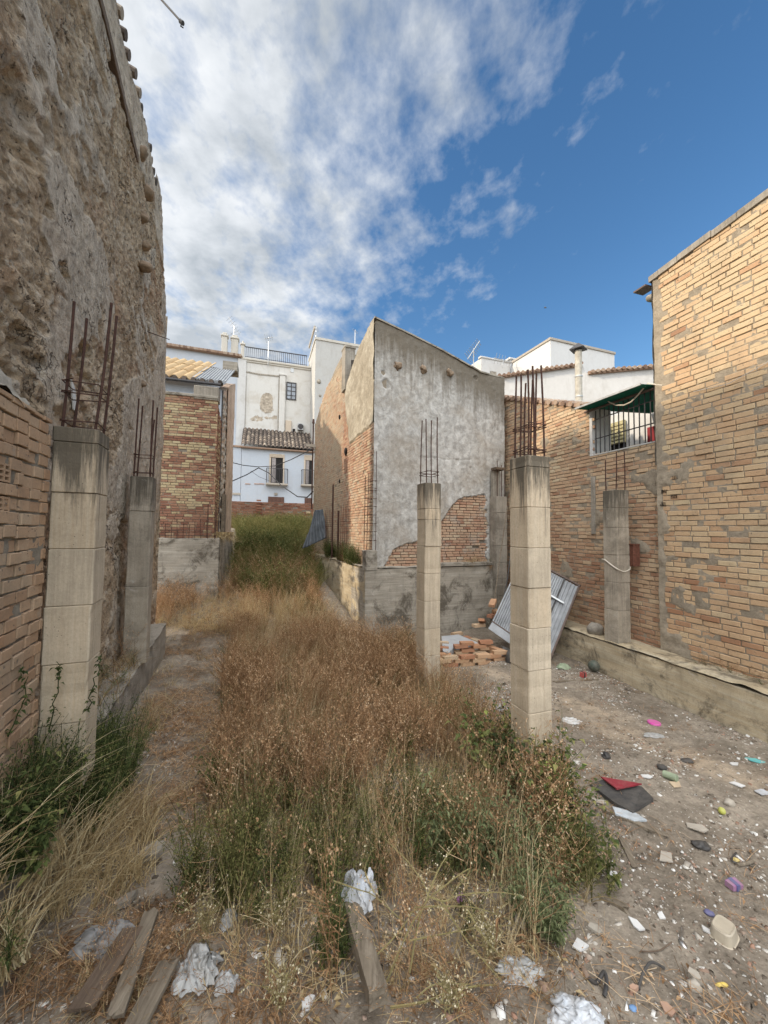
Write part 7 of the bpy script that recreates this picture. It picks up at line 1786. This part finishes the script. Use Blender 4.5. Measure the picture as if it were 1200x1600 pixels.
# bush round the thick column
bush('weed_bush', 780, 1215, 26, (.30, .30), BROAD, 'green_weed', 'leafy green weeds with lime leaves growing beside the foot of the thick concrete column', 'weeds', 1, (.9, 1.3), extra=[(LIMELEAF, 6, 'bright_leaf', (.9, 1.3)), (DRY, 20, 'dry_weed', (.9, 1.3))])
bush('weed_bush', 858, 1275, 24, (.22, .24), BROAD, 'green_weed', 'dark green weed clump in front of the thick column, with a few lime leaves', 'weeds', 2, (.8, 1.2), extra=[(LIMELEAF, 7, 'bright_leaf', (.7, 1.0)), (DRY, 12, 'dry_weed', (.7, 1.1))])
bush('weed_bush', 895, 1365, 30, (.22, .20), FINE, 'olive_weed', 'olive fine leaved weed mound at the edge of the bare rubble', 'weeds', 3, (.7, 1.1), extra=[(BROAD, 8, 'green_weed', (.6, .9)), (SHORT, 10, 'straw', (.8, 1.2))])
bush('weed_bush', 760, 1355, 30, (.34, .22), GREY, 'grey_leaf', 'greyish green leafy weeds sprawling through the brown growth before the column', 'weeds', 4, (.8, 1.2), extra=[(DRY, 14, 'dry_weed', (.8, 1.1))])
bush('weed_bush', 850, 1440, 22, (.14, .14), GREY, 'grey_leaf', 'low grey green sprig clump near the beige flat stone', 'weeds', 5, (.5, .8))
bush('weed_bush', 845, 1180, 8, (.10, .08), GREY, 'grey_leaf', 'slender weeds climbing the front of the thick column', 'weeds', 6, (.9, 1.2), pos=tuple(np.array((1.33, 3.16, 0.0))), extra=[(DRY, 8, 'dry_weed', (.9, 1.2))])
# olive clumps left of centre
bush('weed_bush', 385, 1385, 46, (.36, .28), TALLFINE, 'olive_weed', 'bright olive green feathery weed clump beside the trodden path', 'weeds', 7, (.7, 1.0), tb=.05, extra=[(FINE, 16, 'green_weed', (.8, 1.1))])
bush('weed_bush', 600, 1350, 34, (.50, .30), FINE, 'olive_weed', 'thin olive weeds among brown stalks between the feathery clump and the red scrap', 'weeds', 8, (.9, 1.3), extra=[(FINE, 16, 'green_weed', (.9, 1.2))])
bush('weed_bush', 690, 1290, 22, (.30, .22), FINE, 'olive_weed', 'straggly olive weeds around the tiny red scrap', 'weeds', 9, (.8, 1.2), extra=[(GREY, 8, 'grey_leaf', (.7, 1.0))])
bush('weed_bush', 365, 1235, 22, (.20, .16), BROAD, 'green_weed', 'small dark green leafy weed at the edge of the trodden path', 'weeds', 10, (.45, .7))
bush('weed_bush', 628, 1035, 22, (.26, .20), TALLFINE, 'olive_weed', 'yellowish green grass like clump at the foot of the stained house base', 'weeds', 11, (.7, 1.0))
bush('weed_bush', 520, 1500, 12, (.10, .10), TALLFINE, 'green_weed', 'dark green sprig beside the white bag and rotten timber', 'weeds', 12, (.5, .8))
# left: dark weeds on the footing, straw over it
def along(u0, u1, n0, n1, seed):
    rng = np.random.default_rng(seed)
    def f(P_):
        k = len(P_); u = rng.uniform(u0, u1, k); n = rng.uniform(n0, n1, k); q = FPL.o[None] + u[:, None] * FPL.v[None] + n[:, None] * FPL.n[None]; return q
    return f
def ledge(name, u0, u1, n0, n1, z, n, var, mat, label, cat, seed, scale, extra=None, tb=0.0):
    rng = np.random.default_rng(seed); u = rng.uniform(u0, u1, n); nn = rng.uniform(n0, n1, n); q = FPL.o[None] + u[:, None] * FPL.v[None] + nn[:, None] * FPL.n[None]
    P_ = np.column_stack([q, np.full(n, z) if not callable(z) else z(q[:, 0], q[:, 1])]); parts = [(0, scatter(var, P_, rng, scale, .12, .15, tb))]; ms = [M[mat]]
    for i, (v2, k, m_, sc) in enumerate(extra or []):
        j = rng.integers(0, n, k); parts.append((i + 1, scatter(v2, P_[j] + np.column_stack([rng.normal(0, .04, (k, 2)), np.zeros(k)]), rng, sc, .12, .2))); ms.append(M[m_])
    c = FPL.p((u0 + u1) / 2, (n0 + n1) / 2, P_[:, 2].mean()); return stuff(name, ms, parts, label, cat, None, c)
ledge('weed_bush', -.52, .14, -.40, .12, .50, 150, FINE, 'green_weed', 'dense dark green weeds smothering the ledge below the hollow block wall', 'weeds', 21, (.9, 1.35), [(BROAD, 40, 'green_weed', (.6, .9)), (SHORT, 12, 'straw', (1, 1.5))], -.08)
ledge('weed_bush', .12, 1.15, .0, .26, gz, 90, TALLFINE, 'green_weed', 'green weeds on the ground between the footing and the trodden path', 'weeds', 22, (.8, 1.2), [(SHORT, 10, 'straw', (1, 1.5))])
ledge('ledge_grass', 1.0, 3.2, -.42, -.02, .52, 60, SHORT, 'straw', 'brown dry grass along the footing ledge around the darker column', 'dry grass', 23, (.8, 1.4), [(GREY, 5, 'grey_leaf', (.5, .7)), (DRY, 16, 'dry_weed', (.6, .9))], -.2)
LONG = [grass_tuft(300 + i, (14, 22), (.35, .8), .0085, (.35, 1.0), 1.25) for i in range(6)]
ledge('straw_grass', -1.0, .05, -.38, .20, lambda X, Y: np.where((X + .404 * (Y - 2.38) + 2.0) < .02, .52, gz(X, Y) + .12), 70, LONG, 'straw', 'big tuft of long arching pale straw grass hanging over the near footing', 'straw grass', 24, (.5, .95), [(SHORT, 70, 'straw', (.9, 1.6)), (FINE, 10, 'green_weed', (.7, 1.0))], -.05)
ledge('straw_grass', -.35, .55, .12, .55, gz, 46, LONG, 'straw', 'shorter dry straw grass spreading onto the trodden path', 'straw grass', 25, (.4, .7), [(SHORT, 50, 'straw', (.9, 1.4))], -.18)
# creeper on the hollow brick wall and column
def creeper(path, label, seed):
    b = PB(seed); r = b.r
    for pts in path:
        P_ = [Vector(p) for p in pts]; Q = [interp(P_, t / 14) + Vector((r.gauss(0, .008), r.gauss(0, .008), r.gauss(0, .008))) for t in range(15)]; b.ribbon(Q, .008, .004, .15, Vector((.2, -1, .1)))
        for _ in range(34): p = interp(Q, r.random()); a = r.uniform(0, 2 * PI); b.leaf(p + Vector((r.gauss(0, .006), r.gauss(0, .006), r.gauss(0, .006))), Vector((math.cos(a), math.sin(a) - .5, r.uniform(-.7, .4))), r.uniform(.018, .04), .02, r.uniform(.0, .5))
    v, f, t = b.arr(); return tag(mesh_object('climbing_weed', v, f, M['green_weed'], tint=np.clip(t, 0, 1), base=path[0][0]), label, 'climbing plant')
creeper([[at(75, 1140, 2.42), at(92, 1060, 2.45), at(90, 1035, 2.45)]], 'thin dark leafy creeper climbing the front of the column beside the hollow block wall', 31)
creeper([[at(140, 1110, 2.52), at(150, 1060, 2.52), at(158, 1025, 2.53)]], 'short dark creeper on the lit edge of the column beside the hollow block wall', 33)
creeper([[at(10, 1150, 2.1), at(40, 1090, 2.2), at(35, 1040, 2.2)]], 'withered creeper stem on the lower face of the hollow clay block wall', 32)
# plants on the middle house's base
for (px, py, n, var, mat, lab, sc, sd, dn) in ((551, 868, 40, FINE, 'green_weed', 'green weed tuft hanging over the side ledge next to the concrete stub', (1.0, 1.5), 41, -.1), (516, 852, 30, GRN, 'green_weed', 'taller green weeds on the ledge around the rusty bars', (.5, .8), 42, -.1), (532, 858, 30, FINE, 'olive_weed', 'olive weed tuft on the ledge between the rebar cage and the stub', (1.0, 1.5), 43, -.08)):
    u_, _ = FB.px(px, py, dn); rng = np.random.default_rng(sd); u = u_ + rng.normal(0, .22, n); nn = rng.uniform(-.2, -.02, n); q = FB.o[None] + u[:, None] * FB.v[None] + nn[:, None] * FB.n[None]
    stuff('ledge_weed', [M[mat], M['straw']], [(0, scatter(var, np.column_stack([q, np.full(n, 1.38)]), rng, sc, .12, .2)), (1, scatter(SHORT, np.column_stack([q, np.full(n, 1.38)])[:5], rng, (.8, 1.3), .1, .2))], lab, 'weeds', None, FB.p(u_, -.1, 1.38))
u0, u1 = FA.px(720, 880, -.1)[0], FA.px(782, 880, -.1)[0]; rng = np.random.default_rng(44); n = 26; u = rng.uniform(u0, u1, n); q = FA.o[None] + u[:, None] * FA.v[None] + rng.uniform(-.2, .0, n)[:, None] * FA.n[None]
stuff('ledge_weed', [M['straw'], M['dry_weed']], [(0, scatter(SHORT, np.column_stack([q, np.full(n, 1.43)]), rng, (.8, 1.3), .1, .2, -.1)), (1, scatter(DRY, np.column_stack([q, np.full(n, 1.43)])[:14], rng, (.35, .6), .1, .3))], 'dry brown grass tufts on the front ledge under the bare brick patch', 'dry grass', None, FA.p((u0 + u1) / 2, -.1, 1.43))
u0, u1 = FA.px(760, 890, .0)[0], FA.px(790, 900, .0)[0]; n = 16; u = rng.uniform(u0, u1, n); q = FA.o[None] + u[:, None] * FA.v[None] + rng.uniform(-.06, .1, n)[:, None] * FA.n[None]
HANG = [(v * np.array((1, 1, -.8)), f, t) for v, f, t in SHORT]
stuff('hanging_dry_plant', [M['dry_weed']], [(0, scatter(HANG, np.column_stack([q, np.full(n, 1.42)]), rng, (.8, 1.4), .1, .2, -.1))], 'dry brown plant hanging from the base corner behind the leaning gate', 'dry plant', None, FA.p((u0 + u1) / 2, 0, 1.42))
bush('ledge_weed', 0, 0, 5, (.06, .05), FINE, 'green_weed', 'single green sprig standing on the front ledge by the corner pillar', 'weeds', 46, (.5, .7), pos=FA.p(FA.px(772, 880)[0], -.05, 1.43))
p0 = LB.p(.25, -.06, 1.9); bush('hanging_dry_plant', 0, 0, 34, (.22, .14), HANG, 'straw', 'orange brown dry plant spilling over the corner of the concrete block', 'dry plant', 47, (1.2, 2.0), pos=(p0[0] + .10, p0[1], LA.px(300, 841)[1] + .12), tb=-.22)
# moss and small plants on the right footing
u0, u1 = RP.px(1060, 1000)[0], RP.px(1175, 1050)[0]; n = 40; u = rng.uniform(u1, u0, n); q = RP.o[None] + u[:, None] * RP.v[None] + rng.uniform(-.38, -.2, n)[:, None] * RP.n[None]
stuff('ledge_weed', [M['dry_weed'], M['green_weed']], [(0, scatter(DRY, np.column_stack([q, np.full(n, .53)]), rng, (.2, .36), .1, .2, -.15)), (1, scatter(FINE, np.column_stack([q, np.full(n, .51)])[:14], rng, (.2, .4), .1, .2, -.1))], 'low dark dead weeds on the footing ledge under the tall tan brick wall', 'weeds', None, RP.p((u0 + u1) / 2, -.2, .51))
# foreground twiggy shrub
def shrub():
    b = PB(71); r = b.r; root = gp(640, 1540); o = Vector(root)
    def P(x, y, Y): return Vector(at(x, y, Y))
    main = [[(610, 1574, 1.85), (660, 1566, 1.87), (720, 1545, 1.9), (790, 1540, 1.95), (862, 1560, 2.0)], [(650, 1560, 1.86), (680, 1538, 1.87), (735, 1538, 1.9)],
            [(640, 1520, 1.95), (660, 1420, 2.0), (690, 1388, 2.0), (735, 1357, 2.02), (705, 1400, 2.0)], [(668, 1400, 2.0), (695, 1408, 2.0), (720, 1398, 2.05), (790, 1395, 2.15), (850, 1412, 2.2)],
            [(650, 1418, 2.0), (690, 1416, 2.05), (750, 1420, 2.1), (820, 1448, 2.2)], [(600, 1545, 1.9), (640, 1450, 1.95), (668, 1400, 2.0), (640, 1350, 2.05), (600, 1310, 2.1)],
            [(668, 1400, 2.0), (690, 1350, 2.05), (720, 1310, 2.1)], [(690, 1408, 2.0), (730, 1470, 2.0), (790, 1540, 1.95)], [(520, 1376, 2.1), (560, 1390, 2.1), (585, 1400, 2.05), (630, 1440, 2.0)],
            [(640, 1470, 1.95), (690, 1460, 2.0), (760, 1448, 2.1), (800, 1446, 2.1)], [(730, 1420, 2.05), (760, 1470, 2.0), (800, 1510, 2.0)], [(560, 1520, 1.9), (620, 1460, 1.95), (650, 1415, 2.0)], [(585, 1395, 2.05), (570, 1360, 2.1), (580, 1330, 2.1)]]
    for i, line in enumerate(main):
        Q = [P(*q) for q in line]; pts = []
        for k in range(len(Q) - 1):
            p0, p1, p2, p3 = Q[max(k - 1, 0)], Q[k], Q[k + 1], Q[min(k + 2, len(Q) - 1)]
            for t in (0, .2, .4, .6, .8): pts.append(.5 * ((2 * p1) + (p2 - p0) * t + (2 * p0 - 5 * p1 + 4 * p2 - p3) * t * t + (3 * p1 - p0 - 3 * p2 + p3) * t ** 3))
        pts.append(Q[-1]); w = .013 if i == 0 else .008
        b.ribbon(pts, w, w * .4, .5, Vector((0, -1, .3))); b.ribbon(pts, w, w * .4, .4, Vector((0, .3, 1)))
        for _ in range(13 if i else 22):
            p = interp(pts, r.uniform(.15, 1)); a = r.uniform(0, 2 * PI); L = r.uniform(.015, .06); e = p + Vector((math.cos(a) * L, math.sin(a) * L * .6, r.uniform(-.4, 1) * L)); b.ribbon([p, e], .003, .0015, .5)
            for _ in range(r.randint(1, 3)): b.seed(e + Vector((r.gauss(0, .006), r.gauss(0, .006), r.gauss(0, .006))), r.uniform(.005, .010), r.uniform(.6, 1))
    v, f, t = b.arr(); tag(mesh_object('twiggy_shrub', v, f, M['twig'], tint=np.clip(t, 0, 1), base=root), 'sprawling yellowish twiggy shrub with pale buds arching beside the rotten timber', 'shrub')
shrub()
def twigs(px, py, n, seed, label, h=(.2, .5)):
    b = PB(seed); r = b.r; c = Vector(gp(px, py))
    for _ in range(n):
        st = [p + c + Vector((0, 0, 0)) for p in stalk(r, r.uniform(*h), .7, 6, .3)]; off = Vector((r.gauss(0, .02), r.gauss(0, .02), 0)); st = [p + off for p in st]; b.ribbon(st, .005, .002, r.uniform(.15, .5), Vector((0, -1, .3)))
        for _ in range(12):
            p = interp(st, r.uniform(.25, 1)); a = r.uniform(0, 2 * PI); L = r.uniform(.02, .09); e = p + Vector((math.cos(a) * L, math.sin(a) * L, L * r.uniform(.1, 1))); b.ribbon([p, e], .0028, .0014, .4)
            for _ in range(2): b.seed(p.lerp(e, r.uniform(.4, 1.05)), r.uniform(.005, .010), r.uniform(.5, 1))
    v, f, t = b.arr(); tag(mesh_object('dry_twigs', v, f, M['twig'], tint=np.clip(t, 0, 1), base=c), label, 'dry weed')
twigs(320, 1470, 9, 5, 'dry pale seeded stalks around the beige pottery shard', (.15, .4))
twigs(430, 1470, 9, 6, 'dry pale seeded stalks between the dull plastic scrap and the white bag', (.15, .4))
twigs(760, 1500, 10, 7, 'dry seeded stalks tangled under the twiggy shrub', (.12, .3))
twigs(440, 1580, 8, 8, 'dry pale stalks at the bottom edge beside the rotten timber', (.1, .25))
twigs(700, 1580, 8, 9, 'dead pale stalks at the bottom edge under the thickest shrub branch', (.08, .2))
